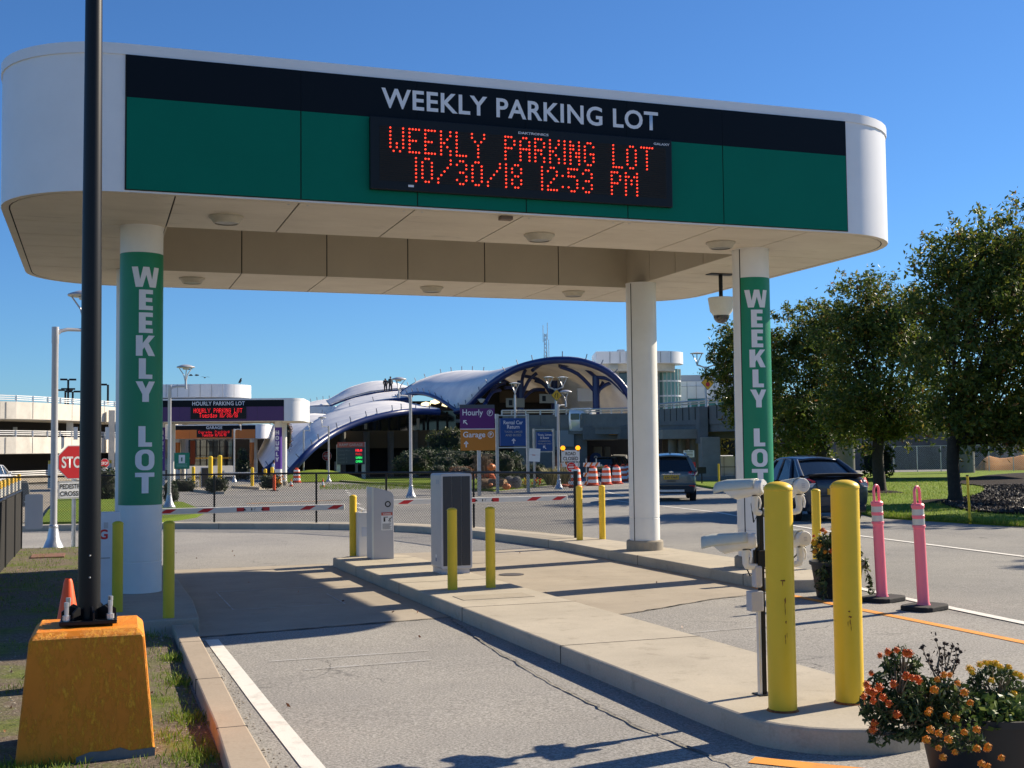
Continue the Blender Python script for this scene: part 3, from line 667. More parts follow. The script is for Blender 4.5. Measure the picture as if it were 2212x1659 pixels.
for k in range(8):
    a = k*PI/4+.2; M = Matrix.Rotation(a, 4, 'Z'); MB().add([(.055, -.005, hb+.034), (.145, -.005, hb+.034), (.145, -.005, hb+.075), (.10, -.005, hb+.105), (.055, -.005, hb+.085), (.055, .005, hb+.034), (.145, .005, hb+.034), (.145, .005, hb+.075), (.10, .005, hb+.105), (.055, .005, hb+.085)],
        [(0, 1, 2, 3, 4), (9, 8, 7, 6, 5), (0, 5, 6, 1), (1, 6, 7, 2), (2, 7, 8, 3), (3, 8, 9, 4), (4, 9, 5, 0)], M).build('gusset', BLACK, t)
for sx in (-1, 1):
    for sy in (-1, 1):
        M = Matrix.Translation((.112*sx, .112*sy, hb+.034)); mb = MB().lathe([(.0165, 0), (.0165, .004), (.021, .005), (.021, .03), (.0115, .031), (.0115, .075), (.0135, .076), (.0135, .10)], 8, M); mb.build('anchor_bolt', STEEL, t)
for zz in (1.05, .93): MB().lathe([(.006, 0), (.003, .008)], 8, Matrix.Translation((.004, -.059, zz)) @ Matrix.Rotation(PI/2, 4, 'X')).build('rivet', STEEL, t)

# traffic cone behind it
def cone(label, loc, s=1., group=None, rz=.3):
    t = thing('traffic_cone', label, 'traffic cone', loc, rz, group)
    MB().box(-.18*s, .18*s, -.18*s, .18*s, 0, .035*s).build('foot', RUBBER, t, bevel=.01)
    mb = MB(); segs = [(.14, .035, 0), (.118, .16, 0), (.092, .31, 1), (.055, .52, 0), (.028, .70, 0)]
    prof = [(.14, .03), (.118, .16)]; mb.k = 0; mb.lathe([(.14*s, .03*s), (.115*s, .17*s)], 20, cap=False); mb.k = 1; mb.lathe([(.115*s, .17*s), (.070*s, .43*s)], 20, cap=False); mb.k = 0; mb.lathe([(.070*s, .43*s), (.028*s, .68*s), (.02*s, .70*s)], 20, cap=False)
    mb.build('cone_body', [BARRELO, SIGNW], t, smooth=40); return t
qc = P(147, 1300, 8.4); cone('orange and white traffic cone half hidden behind the black pole', (qc.x, qc.y, gz(qc.y)+.03), 1.06)

# ------------------------------------------------------------------ bollards
def bollard(label, loc, r, h, m, group='yellow bollards along the lanes', lean=0):
    t = thing('bollard', label, 'bollard', loc, random.uniform(0, 3), group)
    c = [(r*math.cos(a), h-r*.55+r*.55*math.sin(a)) for a in [PI/2*k/6 for k in range(7)]][:-1]+[(.002, h)]
    a = MB().lathe([(r, -.05), (r, h-r*.62)], 28, cap=False); a.build('post', m, t, smooth=40)
    MB().lathe([(r, h-r*.62), (r+.0035, h-r*.60)]+[(q+.0035, z) for q, z in c], 28, cap=False).build('cap', m, t, smooth=40); return t
BOL1 = bollard('big yellow bollard with a rust streak, in front of the camera post', (3.652, 5.925, gz(5.9)+.14), .0795, 1.28, YELLOW)
BOL2 = bollard('big yellow bollard at the island end, beside the marigold planter', (4.118, 5.96, gz(5.9)+.14), .081, 1.28, YELLOW)
def rust(t, r, facing, spots):
    mb = MB(); random.seed(17)
    for (ax, z, w_, h_) in spots:
        n = 11; c = []
        for k in range(n):
            a = 2*PI*k/n; q = random.uniform(.45, 1.1); x = ax+w_*math.cos(a)*q; zz = z+h_*math.sin(a)*q; th = facing+x/r; c.append(((r+.0012)*math.sin(th), -(r+.0012)*math.cos(th), zz))
        mb.add(c, [tuple(range(n))])
    t.rotation_euler = (0, 0, 0); return mb.build('rust_mark', mat('rust', (.20, .055, .012), .9, col2=(.34, .13, .03), vscale=40), t)
rust(BOL1, .0795, -.50, [(.012, .73, .016, .006), (.010, .715, .004, .016), (.022, .62, .005, .02), (.020, .57, .0025, .045), (.024, .50, .004, .012), (.018, .42, .0025, .02), (.028, .43, .002, .018), (.02, .39, .002, .02)])
rust(BOL2, .081, -.55, [(.004, .53, .007, .006), (.010, .50, .013, .006), (.008, .47, .003, .02), (.012, .44, .002, .03), (-.004, .46, .002, .02)])
for bb, r_ in ((BOL1, .0795), (BOL2, .081)): MB().lathe([(r_+.012, -.001), (r_+.006, .006), (r_+.001, .012)], 24, cap=False).build('base_rust_ring', mat('rust', (.2, .05, .01), .9), bb)
for lab, x, y, r, h, m in (('yellow bollard between the white cabinet and the left canopy column', .215, 12.3, .051, .88, YELLOWD), ('yellow bollard right of the left canopy column foot', .655, 11.62, .052, .90, YELLOWD),
    ('small yellow bollard in front of the dark ticket machine', 3.74, 12.8, .055, .90, YELLOW), ('small yellow bollard just right of the dark ticket machine', 4.19, 12.82, .055, .90, YELLOW),
    ('yellow bollard at the barrier tip, left of the grey gate cabinet', 3.72, 18.1, .055, .92, YELLOW), ('yellow bollard right by the end post of the chain-link fence', 8.02, 19.5, .056, .95, YELLOW),
    ('yellow bollard between the fence end and the plain white column', 8.46, 19.52, .056, .95, YELLOW), ('yellow bollard behind the white cameras, over the far marigolds', 8.62, 13.1, .056, 1.0, YELLOW)):
    bollard(lab, (x, y, gz(y)+.14), r, h, m)
# ------------------------------------------------------------------ ticket machine, gates, cabinets
t = thing('ticket_machine', 'tall charcoal fronted ticket machine with a light grey frame on the island', 'ticket machine', (4.3, 14.75, gz(14.75)+.14), 0)
hw, hd, H = .205, .24, 1.26
MB().box(-hw+.02, hw-.03, -hd+.03, hd-.02, 0, .07).build('plinth', GREYBOX, t)
mb = MB(); pr = rrect(-hw, hw, .065, H, .03, 5)
mb.add([(x, -hd, z) for x, z in pr]+[(x, hd, z-.0) for x, z in pr], [tuple(range(len(pr))), tuple(range(2*len(pr)-1, len(pr)-1, -1))]+[(i, len(pr)+i, len(pr)+(i+1) % len(pr), (i+1) % len(pr)) for i in range(len(pr))])
mb.build('housing', GREYBOX, t, fix=True, bevel=.006)
fp = MB(); wds = [(-hw+.028, -.062), (-.058, .062), (.066, hw-.028)]
for a, b in wds: fp.box(a, b, -hd-.008, -hd+.002, .105, H-.035)
fp.build('front_panel', DARKPANEL, t, bevel=.004)
MB().box(-hw-.0015, -hw+.001, -.03, .015, .20, .235).build('side_label', SIGNW, t); MB().box(-hw-.0015, -hw+.001, -.03, .015, .15, .19).build('side_label', mat('blue_label', (.12, .17, .32), .5), t)
for yy in (-.16, -.08): MB().box(-hw-.0015, -hw+.001, yy, yy+.05, H-.13, H-.08).build('side_label', mat('faint_label', (.34, .38, .46), .5), t)

def gate(label, loc, arm_len, arm_z, detailed=True):
    t = thing('barrier_gate', label, 'barrier gate', loc)
    hw, hd = .16, .20; prof = [(-hw, 0), (hw, 0), (hw, .90), (hw-.015, .955), (hw-.06, .985), (-hw, 1.05)]
    mb = MB(); n = len(prof); mb.add([(x, -hd, z) for x, z in prof]+[(x, hd, z) for x, z in prof], [tuple(range(n)), tuple(range(2*n-1, n-1, -1))]+[(i, n+i, n+(i+1) % n, (i+1) % n) for i in range(n)])
    mb.build('cabinet', GREYBOX, t, fix=True, bevel=.008)
    MB().box(-hw-.005, -hw+.02, -hd-.004, -hd+.02, .0, 1.04).build('corner_trim', mat('pale_trim', (.60, .62, .58), .4), t)
    if detailed:
        M = frame((.07, -hd-.001, .80), (1, 0, 0), (0, 0, 1)); mb = MB(); mb.grid([[M @ Vector((r*math.cos(a), r*math.sin(a), .002)) for a in [2*PI*k/24 for k in range(24)]] for r in (.045, .028)], True); mb.build('round_emblem', BLACK, t)
        MB().box(-.028, .138, -hd-.003, -hd+.001, .42, .68).build('warning_placard', SIGNW, t); MB().box(-.028, .138, -hd-.004, -hd-.002, .635, .68).build('placard_header', SIGNRED2, t)
        text('placard_lettering', 'WARNING', SIGNW, t, front(.055, -hd-.004, .657), .022, .12, bold=.02)
        mb = MB(); f = lambda x0, x1, z0, z1: mb.box(x0, x1, -hd-.0045, -hd-.003, z0, z1)
        f(.005, .03, .545, .60); f(.005, .07, .605, .615); f(.115, .128, .60, .613)
        mb.tube([(.118, -hd-.004, .598), (.095, -hd-.004, .575), (.108, -hd-.004, .552), (.095, -hd-.004, .535)], .005, 5); mb.tube([(.112, -hd-.004, .590), (.085, -hd-.004, .592)], .004, 5); mb.tube([(.095, -hd-.004, .575), (.078, -hd-.004, .55)], .005, 5)
        for k in range(7): f(-.012, .122-(k % 3)*.012, .51-k*.0125, .515-k*.0125)
        mb.build('placard_pictogram', BLACK, t)
    MB().box(hw-.04, hw+.03, hd+.002, hd+.09, arm_z-.08, arm_z+.10).build('arm_hub', GREYBOX, t, bevel=.01)
    y = hd+.05; x0 = hw+.02
    ar = MB().box(x0, x0+arm_len, y-.018, y+.018, arm_z-.045, arm_z+.045).build('barrier_arm', WHITE2, t, bevel=.012)
    mb = MB(); yf = y-.0195; z0, z1 = arm_z-.026, arm_z+.030
    def par(x, wd, sk=.10): mb.add([(x, yf, z0), (x+wd, yf, z0), (x+wd+sk, yf, z1), (x+sk, yf, z1)], [(0, 1, 2, 3)])
    for x in (x0+arm_len*.05, x0+arm_len*.235, x0+arm_len*.76, x0+arm_len*.905): par(x, .15)
    par(x0+arm_len*.435, .11, 0); par(x0+arm_len*.565, .11, 0); mb.build('red_stripe', RED, ar)
    mb = MB(); xm = x0+arm_len*.435+.12; mb.box(xm, x0+arm_len*.565-.01, yf-.0008, yf+.001, z0+.006, z1-.006); mb.build('arm_label', SIGNW, ar)
    mb = MB(); xc = (xm+x0+arm_len*.565)/2
    for dx in (-.13, .13): mb.add([(xc+dx-.025, yf-.0015, z0+.012), (xc+dx+.025, yf-.0015, z0+.012), (xc+dx, yf-.0015, z1-.012)], [(0, 1, 2)])
    mb.box(xc-.035, xc-.018, yf-.002, yf-.001, z0+.01, z1-.01); mb.tube([(xc+.03, yf-.0015, z1-.012), (xc+.01, yf-.0015, z0+.03), (xc+.02, yf-.0015, z0+.012)], .004, 4); mb.build('arm_pictogram', BLACK, ar); return t
gate('grey gate cabinet with a red warning placard, its striped arm across the right lane', (3.98, 17.4, gz(17.4)+.14), 2.90, .80)
gate('grey gate cabinet behind the left canopy column, its striped arm across the left lane', (.56, 17.9, gz(17.9)+.14), 2.86, .735, False)
t = thing('junction_cabinet', 'narrow white electrical box standing left of the grey gate cabinet', 'electrical box', (3.845, 17.95, gz(17.95)+.14))
MB().box(-.09, .10, -.12, .12, .0, .66).build('box_body', WHITE2, t, bevel=.008); MB().box(-.02, .03, -.05, .05, .66, .70).build('vent_cap', WHITE2, t); MB().box(-.05, .06, -.126, -.12, .30, .44).build('box_label', mat('pale_label', (.55, .6, .68), .5), t)
t = thing('metal_cabinet', 'tall white metal cabinet with a red letter left of the left canopy column', 'cabinet', (.13, 12.85, gz(12.85)+.13))
MB().box(-.105, .115, -.06, .1, 0, .96).build('cabinet_body', mat('pale_cabinet', (.62, .64, .68), .45, var=.06, vscale=4), t, bevel=.006)
MB().box(-.10, .02, -.064, -.058, .50, .505).build('door_seam', GAP, t); MB().box(-.04, .0, -.066, -.058, .80, .86).build('latch_plate', GREYBOX, t)
text('cabinet_lettering', 'G', RED, t, front(-.045, -.0605, .74), .10, .085, bold=.03)

# ------------------------------------------------------------------ post with four licence plate cameras
t = thing('camera_post', 'thin black post with four white cameras and junction boxes on the island', 'camera post', (3.79, 6.36, gz(6.36)+.14))
MB().box(-.013, .013, -.02, .02, 0, 1.28).build('post', BLACK, t, bevel=.002)
MB().box(-.05, .05, -.05, .05, 0, .006).build('foot_plate', BLACK, t)
MB().tube([(-.03, -.012, 0), (-.03, -.012, .52)], .0145, 10).build('conduit', STEEL, t, smooth=40)
MB().tube([(-.045, -.01, .72), (-.045, -.01, .85), (-.02, -.02, .9)], .008, 8).build('conduit', BLACK, t, smooth=40)
MB().box(-.095, -.014, -.05, .02, .50, .62).build('junction_box', GREYBOX, t, bevel=.006)
MB().box(-.06, -.014, -.045, .015, .64, .77).build('junction_box', GREYBOX, t, bevel=.012)
def plate_camera(elbow, yaw, pit, up_arm):
    # camera looks along +x of its own frame
    M = Matrix.Translation(elbow) @ Matrix.Rotation(yaw, 4, 'Z') @ Matrix.Rotation(pit, 4, 'Y') @ Matrix.Translation((0, 0, .112))
    def shell(x0, x1, s0, s1, top=1.0):
        R_ = []
        for k in range(7):
            u = k/6; x = x0+(x1-x0)*u; s = s0+(s1-s0)*u; R_.append([M @ Vector((x, s*1.0*math.cos(a)*1.0, s*(math.sin(a) if math.sin(a) > 0 else math.sin(a)*1.15))) for a in [2*PI*j/18 for j in range(18)]])
        return R_
    b = MB(); rows = shell(-.055, .185, .042, .056)
    for j, rw in enumerate(rows):                          # slanted front, cut back at the bottom
        u = j/6
        rows[j] = [p + (M.to_3x3() @ Vector((-.07*u**2*max(0, -math.sin(2*PI*i/18)), 0, 0))) for i, p in enumerate(rw)]
    b.grid(rows, True); b.add(rows[0], [tuple(range(17, -1, -1))]); b.build('camera_housing', CAMW, t, smooth=40)
    fr = MB(); fr.add([p*1.0 for p in rows[-1]], [tuple(range(18))]); fr.build('camera_window', GLASS, t)
    h = MB(); rows = []
    for k in range(9):
        u = k/8; x = -.03+.275*u; s = .0505+.0125*u - .012*max(0, u-.8)*5*.3; dz = -.010*max(0, u-.75)*4
        rows.append([M @ Vector((x, s*math.cos(a), s*math.sin(a)+dz)) for a in [PI*(-.04+1.08*j/12) for j in range(13)]])
    h.grid(rows); h.build('camera_hood', CAMH, t, smooth=50, solid=.004)
    c = MB().lathe([(.042, -.052), (.044, -.057), (.044, -.072), (.040, -.077), (.001, -.078)], 24, M @ Matrix.Rotation(PI/2, 4, 'Y') , cap=False); c.build('rear_cap', CAMW, t, smooth=40)
    l = MB()
    for k in range(3): l.box(-.0795, -.078, -.011, .011, -.015+k*.010, -.010+k*.010, M)
    l.build('cap_label', GREYBOX, t)
    e = Vector(elbow); nb = MB(); nb.tube([e+Vector((0, 0, -.005)), e+Vector((0, 0, .04)), e+Vector((0, 0, .078))], [.019, .023, .021], 14); nb.build('camera_neck', CAMW, t, smooth=40)
    MB().tube([e+Vector((.025, -.012, -.015)), e+Vector((.032, -.012, .02)), e+Vector((.026, -.012, .045)), e+Vector((.01, -.01, .065))], .007, 8).build('cable_gland', WHITE2, t, smooth=40)
    sg = -1 if e.x < 0 else 1; q = MB(); q.tube([(sg*.02, -.005, e.z-.04), (sg*(abs(e.x)-.03), -.005+(e.y)*.8, e.z-.04), (sg*(abs(e.x)-.008), e.y, e.z-.034), (e.x, e.y, e.z-.018), e+Vector((0, 0, -.003))], [.0185, .0185, .02, .02, .019], 14); q.build('camera_arm', CAMW, t, smooth=50)
    cb = e+Vector((0, .01, .03)); MB().tube([e+Vector((.0, .012, .07)), cb+Vector((.0, .03, -.02)), Vector((e.x*.5, .03, e.z-.10)), Vector((e.x*.12, .02, e.z-.06))], .0045, 6).build('cable', BLACKM, t, smooth=60)
    MB().tube([e+Vector((-.03, -.022, .064)), e+Vector((.01, -.024, .068)), e+Vector((.025, -.022, .06))], .0035, 6).build('mount_screw', BLACK, t)
for z in (1.165, .81): MB().box(-.035, .035, -.035, .035, z-.05, z+.05).build('clamp', BLACK, t, bevel=.005)
plate_camera((-.05, -.03, 1.125), math.radians(118), math.radians(5), True)
plate_camera((.25, -.04, 1.125), math.radians(84), math.radians(8), True)
plate_camera((-.115, -.02, .805), math.radians(146), math.radians(6), False)
plate_camera((.25, -.04, .81), math.radians(86), math.radians(4), False)

# ------------------------------------------------------------------ pink delineators
def delineator(label, base, lean):
    t = thing('delineator_post', label, 'delineator post', base, .4, 'pink delineator posts in the road')
    o = rrect(-.24, .24, -.17, .17, .09, 2); MB().prism(o, 0, .055).build('rubber_base', RUBBER, t, bevel=.012)
    L = Matrix.Translation((-.02, 0, .05)) @ Matrix.Rotation(lean, 4, 'Y') @ Matrix.Diagonal((1.25, 1.25, 1.02, 1))
    b = MB().lathe([(.056, 0), (.046, .03), (.044, .76), (.052, .765), (.052, .785), (.046, .79), (.046, .86), (.05, .865), (.05, .885), (.046, .89), (.046, .955), (.052, .96), (.052, .985), (.04, 1.0), (.03, 1.0)], 20, L); b.build('tube', PINK, t, smooth=35)
    for z in (.80, .895): MB().lathe([(.0475, z-.008), (.0475, z+.052)], 20, L, cap=False).build('reflective_band', REFL, t, smooth=40)
    h = MB(); pts = [(-.038, 0, .98), (-.040, 0, 1.11)]+[(-.040*math.cos(a), 0, 1.11+.055*math.sin(a)) for a in [PI*k/8 for k in range(1, 8)]]+[(.040, 0, 1.11), (.038, 0, .98)]
    h.tube([L @ Vector(p) for p in pts], .014, 10); h.build('loop_handle', PINK, t, smooth=50); return t
delineator('pink delineator post with two silver bands, nearer the far planter', (7.95, 10.86, gz(10.86)), -.055)
delineator('pink delineator post with two silver bands, nearer the orange line', (7.87, 10.08, gz(10.08)), -.06)

# ------------------------------------------------------------------ planters
def leaf(mb, c, s, asp=.5):
    a = Vector((random.gauss(0, 1), random.gauss(0, 1), random.gauss(0, 1))).normalized(); b = a.orthogonal().normalized(); b.rotate(Matrix.Rotation(random.uniform(0, 6.28), 3, a))
    d = a.cross(b)*asp; c = Vector(c); mb.add([c-b*s, c+d*s*.8-b*s*.1, c+b*s, c-d*s*.8+b*s*.1+a*s*.25], [(0, 1, 2), (0, 2, 3)])
def blossom_mesh(r):
    b = MB()
    for k in range(120):                                    # ruffled pompon of small petals
        e = random.uniform(-.35, 1.5); a = random.uniform(0, 6.283); d = Vector((math.cos(a)*math.cos(e), math.sin(a)*math.cos(e), .62*math.sin(e)))
        c = d*r*random.uniform(.55, 1.02); u = d.orthogonal().normalized(); u.rotate(Matrix.Rotation(random.uniform(0, 6.28), 3, d)); v = d.cross(u).normalized(); s = r*random.uniform(.26, .44)
        n = d*r*.16; b.add([c-u*s*.5, c+v*s*.5+n*random.uniform(-.5, 1), c+u*s*.7+n*random.uniform(0, 1.6), c-v*s*.5+n*random.uniform(-.5, 1)], [(0, 1, 2, 3)])
    b.ico((0, 0, .02*r), r*.72, 1, (1, 1, .55), .1); return b
FLM = {'o': leafmat('orange_marigold', [(0, (.42, .04, .008)), (.5, (.74, .12, .012)), (1, (.85, .24, .02))], .12), 'a': leafmat('amber_marigold', [(0, (.62, .17, .008)), (.5, (.82, .30, .012)), (1, (.92, .45, .03))], .12), 'y': leafmat('yellow_marigold', [(0, (.62, .33, .01)), (.5, (.84, .52, .015)), (1, (.92, .68, .05))], .12)}
def planter(label, loc, R, H, lobes, flowers, fr, twigs=(), nleaf=2600, lsz=.022, group=None, trail=()):
    t = thing('flower_planter', label, 'flower planter', loc, 0, group)
    MB().lathe([(R*.74, 0), (R*.78, .02), (R*.96, H*.90), (R*1.03, H*.91), (R*1.04, H), (R*.97, H), (R*.95, H*.9)], 36, cap=False).build('pot', mat('dark_pot', (.018, .018, .019), .6, var=.2, vscale=6), t, smooth=30)
    MB().lathe([(R*.95, H*.9), (.01, H*.93)], 24, cap=False).build('soil', M_SOIL, t)
    fo = MB(); st = MB()
    for (x, y, z, rx, rz) in lobes:
        for k in range(int(nleaf*2.1*(rx*rx*rz)/.012)):
            u = Vector((random.gauss(0, 1), random.gauss(0, 1), random.gauss(0, 1))).normalized()*random.uniform(.35, 1)**.5; q = Vector((x+u.x*rx, y+u.y*rx, z+u.z*rz))
            n = noise.noise(q*9)
            if n > -.3: leaf(fo, q, lsz*random.uniform(.7, 1.5), .42)
        for k in range(14):
            u = Vector((random.gauss(0, 1), random.gauss(0, 1), abs(random.gauss(0, 1)))).normalized(); st.tube([(x*.5, y*.5, H*.9), (x+u.x*rx*.5, y+u.y*rx*.5, z), (x+u.x*rx, y+u.y*rx, z+u.z*rz)], [.006, .004, .002], 5)
    for pts in trail:
        st.tube(pts, .004, 5)
        for k in range(60):
            a, b = random.choice(list(zip(pts[:-1], pts[1:]))); q = Vector(a).lerp(Vector(b), random.random())+Vector([random.gauss(0, .02) for _ in range(3)]); leaf(fo, q, lsz*random.uniform(.8, 1.5), .6)
    fo.build('foliage', LEAFM, t); 
    for pts in twigs:
        st.tube(pts, [.005]+[.003]*(len(pts)-2)+[.0015], 5)
    if st.v: st.build('stems', DRYB, t)
    if twigs:
        dl = MB()
        for pts in twigs:
            for q in pts[1:]:
                for _ in range(5): leaf(dl, Vector(q)+Vector([random.gauss(0, .012) for _ in range(3)]), .012, .5)
            dl.ico(pts[-1], .010, 1)
        dl.build('withered_leaves', mat('withered_brown', (.045, .026, .018), .9), t)
    mesh = {}
    for (x, y, z, c) in flowers:
        if c not in mesh: o = blossom_mesh(fr).build('blossom', FLM[c], t); mesh[c] = o
        else: o = mesh[c].copy(); COL.objects.link(o)
        o.location = (x, y, z); v = Vector((x*1.2+random.gauss(0, .15), y*1.2-.25+random.gauss(0, .15), .38)).normalized(); o.rotation_euler = v.to_track_quat('Z', 'Y').to_euler(); s = random.uniform(.8, 1.15); o.scale = (s, s, s)
    return t
PL = Vector((4.02, 4.72, gz(4.72)))
def pl(px, py, y): p = PY(px, py, y) - PL; return (p.x, p.y, p.z)
fl = []
for px, py in ((1918, 1408), (1937, 1404), (1957, 1411), (1965, 1411), (1901, 1416), (1882, 1454), (1958, 1459), (1970, 1464), (1985, 1471), (1899, 1485), (1876, 1492), (1886, 1496), (1866, 1504), (1907, 1506), (1920, 1520), (1886, 1514), (1937, 1544), (1930, 1478), (1889, 1562), (1885, 1576), (1955, 1462), (1982, 1466), (1872, 1479)): fl.append((*pl(px, py, 4.36+random.uniform(-.03, .02)), 'o'))
for px, py in ((2039, 1458), (2052, 1458), (2025, 1468), (2069, 1476), (2083, 1496), (2096, 1518), (2018, 1490), (2008, 1534), (2065, 1552), (2010, 1576), (2028, 1584), (2049, 1597), (2001, 1598), (2083, 1582), (2110, 1576), (2027, 1616), (2063, 1625), (2037, 1636), (2110, 1617), (2134, 1613), (2131, 1618), (2163, 1637), (2120, 1650), (2134, 1655), (2045, 1546), (2004, 1540)): fl.append((*pl(px, py, (4.35 if py < 1570 else 4.24)+random.uniform(-.02, .02)), 'a'))
for px, py in ((2094, 1444), (2117, 1436), (2129, 1432), (2140, 1432), (2152, 1434), (2160, 1440), (2180, 1441), (2196, 1456), (2142, 1470), (2191, 1500), (2189, 1545), (2099, 1450), (2205, 1460)): fl.append((*pl(px, py, 4.55+random.uniform(-.05, .05)), 'y'))
def lobe(px, py, y, rx, rz): q = pl(px, py, y); return (q[0], q[1], q[2], rx, rz)
tw = []
for (ex, ey) in ((2022, 1382), (2030, 1400), (1992, 1398), (2005, 1415), (2058, 1396), (2066, 1402), (2075, 1408), (2050, 1412), (2040, 1390), (2012, 1428), (2068, 1425), (2034, 1420)):
    a = Vector(pl(2040, 1500, 4.7)); b = Vector(pl(ex, ey, 4.75+random.uniform(-.05, .05))); tw.append([a, a.lerp(b, .45)+Vector((random.gauss(0, .012), 0, .01)), a.lerp(b, .75)+Vector((random.gauss(0, .01), 0, .0)), b])
mainpot = planter('dark flower planter overflowing with orange and yellow marigolds at the island end', PL, .33, .36,
        [lobe(1935, 1490, 4.5, .12, .13), lobe(1950, 1440, 4.55, .085, .09), lobe(1905, 1530, 4.5, .10, .10), lobe(1965, 1560, 4.48, .13, .09), lobe(2040, 1510, 4.5, .12, .11), lobe(2000, 1520, 4.5, .12, .12), lobe(2150, 1490, 4.65, .13, .13), lobe(2205, 1530, 4.7, .13, .12), lobe(2110, 1545, 4.6, .14, .09), lobe(2080, 1600, 4.36, .10, .05), lobe(1900, 1585, 4.45, .055, .05), lobe(2030, 1590, 4.36, .06, .05), lobe(2185, 1560, 4.55, .10, .08)],
        fl, .0168, tw, nleaf=3000, lsz=.0165)
iv = MB(); random.seed(8)
for k in range(330):
    q = pl(random.uniform(2110, 2240), random.uniform(1500, 1578), 4.52+random.uniform(-.1, .12)); leaf(iv, q, random.uniform(.014, .030), .75)
for k in range(60):
    q = pl(random.uniform(2040, 2110), random.uniform(1525, 1590), 4.38); leaf(iv, q, random.uniform(.010, .018), .7)
iv.build('ivy_leaves', leafmat('ivy_leaf', [(0, (.05, .09, .02)), (.6, (.11, .17, .035)), (1, (.22, .27, .07))], .3), mainpot)
f2 = []
for k in range(26):
    a = random.uniform(2.6, 6.6); e = random.uniform(-.2, 1.4); f2.append((-.15+.19*math.cos(a)*math.cos(e), -.06+.20*math.sin(a)*math.cos(e), .56+.20*math.sin(e), random.choice('ooaay')))
planter('dark flower planter with marigolds and trailing leaves beside the pink delineator posts', (7.72, 11.35, gz(11.35)), .29, .40,
        [(-.17, -.06, .55, .16, .17), (.17, 0, .5, .14, .12), (0, 0, .5, .2, .15), (-.3, -.1, .2, .07, .14)], f2, .026, [[(.2, 0, .45), (.22, 0, .6), (.2, .02, .72)], [(.18, 0, .45), (.26, 0, .6), (.28, .02, .68)], [(.16, 0, .45), (.15, 0, .62), (.13, .02, .7)]], nleaf=620, lsz=.03,
        trail=[[(-.24, -.15, .42), (-.3, -.2, .2), (-.33, -.22, .03)], [(-.2, -.2, .42), (-.22, -.28, .25), (-.2, -.3, .05)], [(.22, -.18, .42), (.27, -.22, .2), (.28, -.24, .03)]])

# ------------------------------------------------------------------ chain link fences
def chain_fence(name, label, posts, h, wire=.0022, pitch=.058, loc=None, thick_last=False):
    loc = loc or posts[0]; t = thing(name, label, 'chain-link fence', (loc[0], loc[1], loc[2]))
    O = Vector(loc)
    for i, p in enumerate(posts):
        q = Vector(p)-O; last = thick_last and i == len(posts)-1
        MB().tube([q-Vector((0, 0, .05)), q+Vector((0, 0, h+(.04 if last else .02)))], .042 if last else .024, 10).build('post', BLACK, t, smooth=40)
    tp = [Vector(p)-O+Vector((0, 0, h)) for p in posts]; MB().tube(tp, .021, 10).build('top_rail', BLACK, t, smooth=40)
    m = MB()
    for a, b in zip(posts[:-1], posts[1:]):
        a, b = Vector(a)-O, Vector(b)-O; L = (b-a).length; u = (b-a)/L; z0, z1 = .03, h+.035; H = z1-z0
        nrm = u.cross(Vector((0, 0, 1))).normalized()
        n = int((L+H)/pitch)
        for s_ in (1, -1):
            for k in range(n):
                # line x = x0 + s*z
                x0 = k*pitch - (H if s_ > 0 else 0); za, zb = 0., H
                xa, xb = x0+s_*za, x0+s_*zb
                if s_ < 0: x0 += 0; xa, xb = x0, x0-H
                lo, hi = (xa, xb)
                # clip to 0..L
                def cl(x): return max(0, min(L, x))
                za2 = abs(cl(xa)-xa); zb2 = H-abs(cl(xb)-xb)
                if zb2-za2 < .02: continue
                A = a+u*cl(xa)+Vector((0, 0, z0+za2)); B_ = a+u*cl(xb)+Vector((0, 0, z0+zb2))
                e = (B_-A).normalized(); f = e.cross(nrm)*wire; g = nrm*wire
                m.add([A+f, A+g, A-f, A-g, B_+f, B_+g, B_-f, B_-g], [(0, 1, 5, 4), (1, 2, 6, 5), (2, 3, 7, 6), (3, 0, 4, 7)])
    m.build('chain_mesh', BLACKM, t); return t
fp = [(-6, 31.6), (-3, 31.4), (.0, 31.0), (2.75, 30.0), (4.95, 28.35), (6.3, 26.9), (7.55, 24.2), (8.2, 20.1)]
chain_fence('chain_fence', 'low black chain-link fence curving along the far kerb', [(x, y, gz(y)+.14) for x, y in fp], 1.16, .0032, .062, thick_last=True)
lf = [(-1.22, y) for y in (12.5, 14.6, 16.7, 18.8, 20.9, 22.8)]
chain_fence('chain_fence', 'black chain-link fence at the left edge running back to the grey lamp post', [(x, y, gz(y)+.03+.007*(y-17)) for x, y in lf], 1.06, .003, .055)
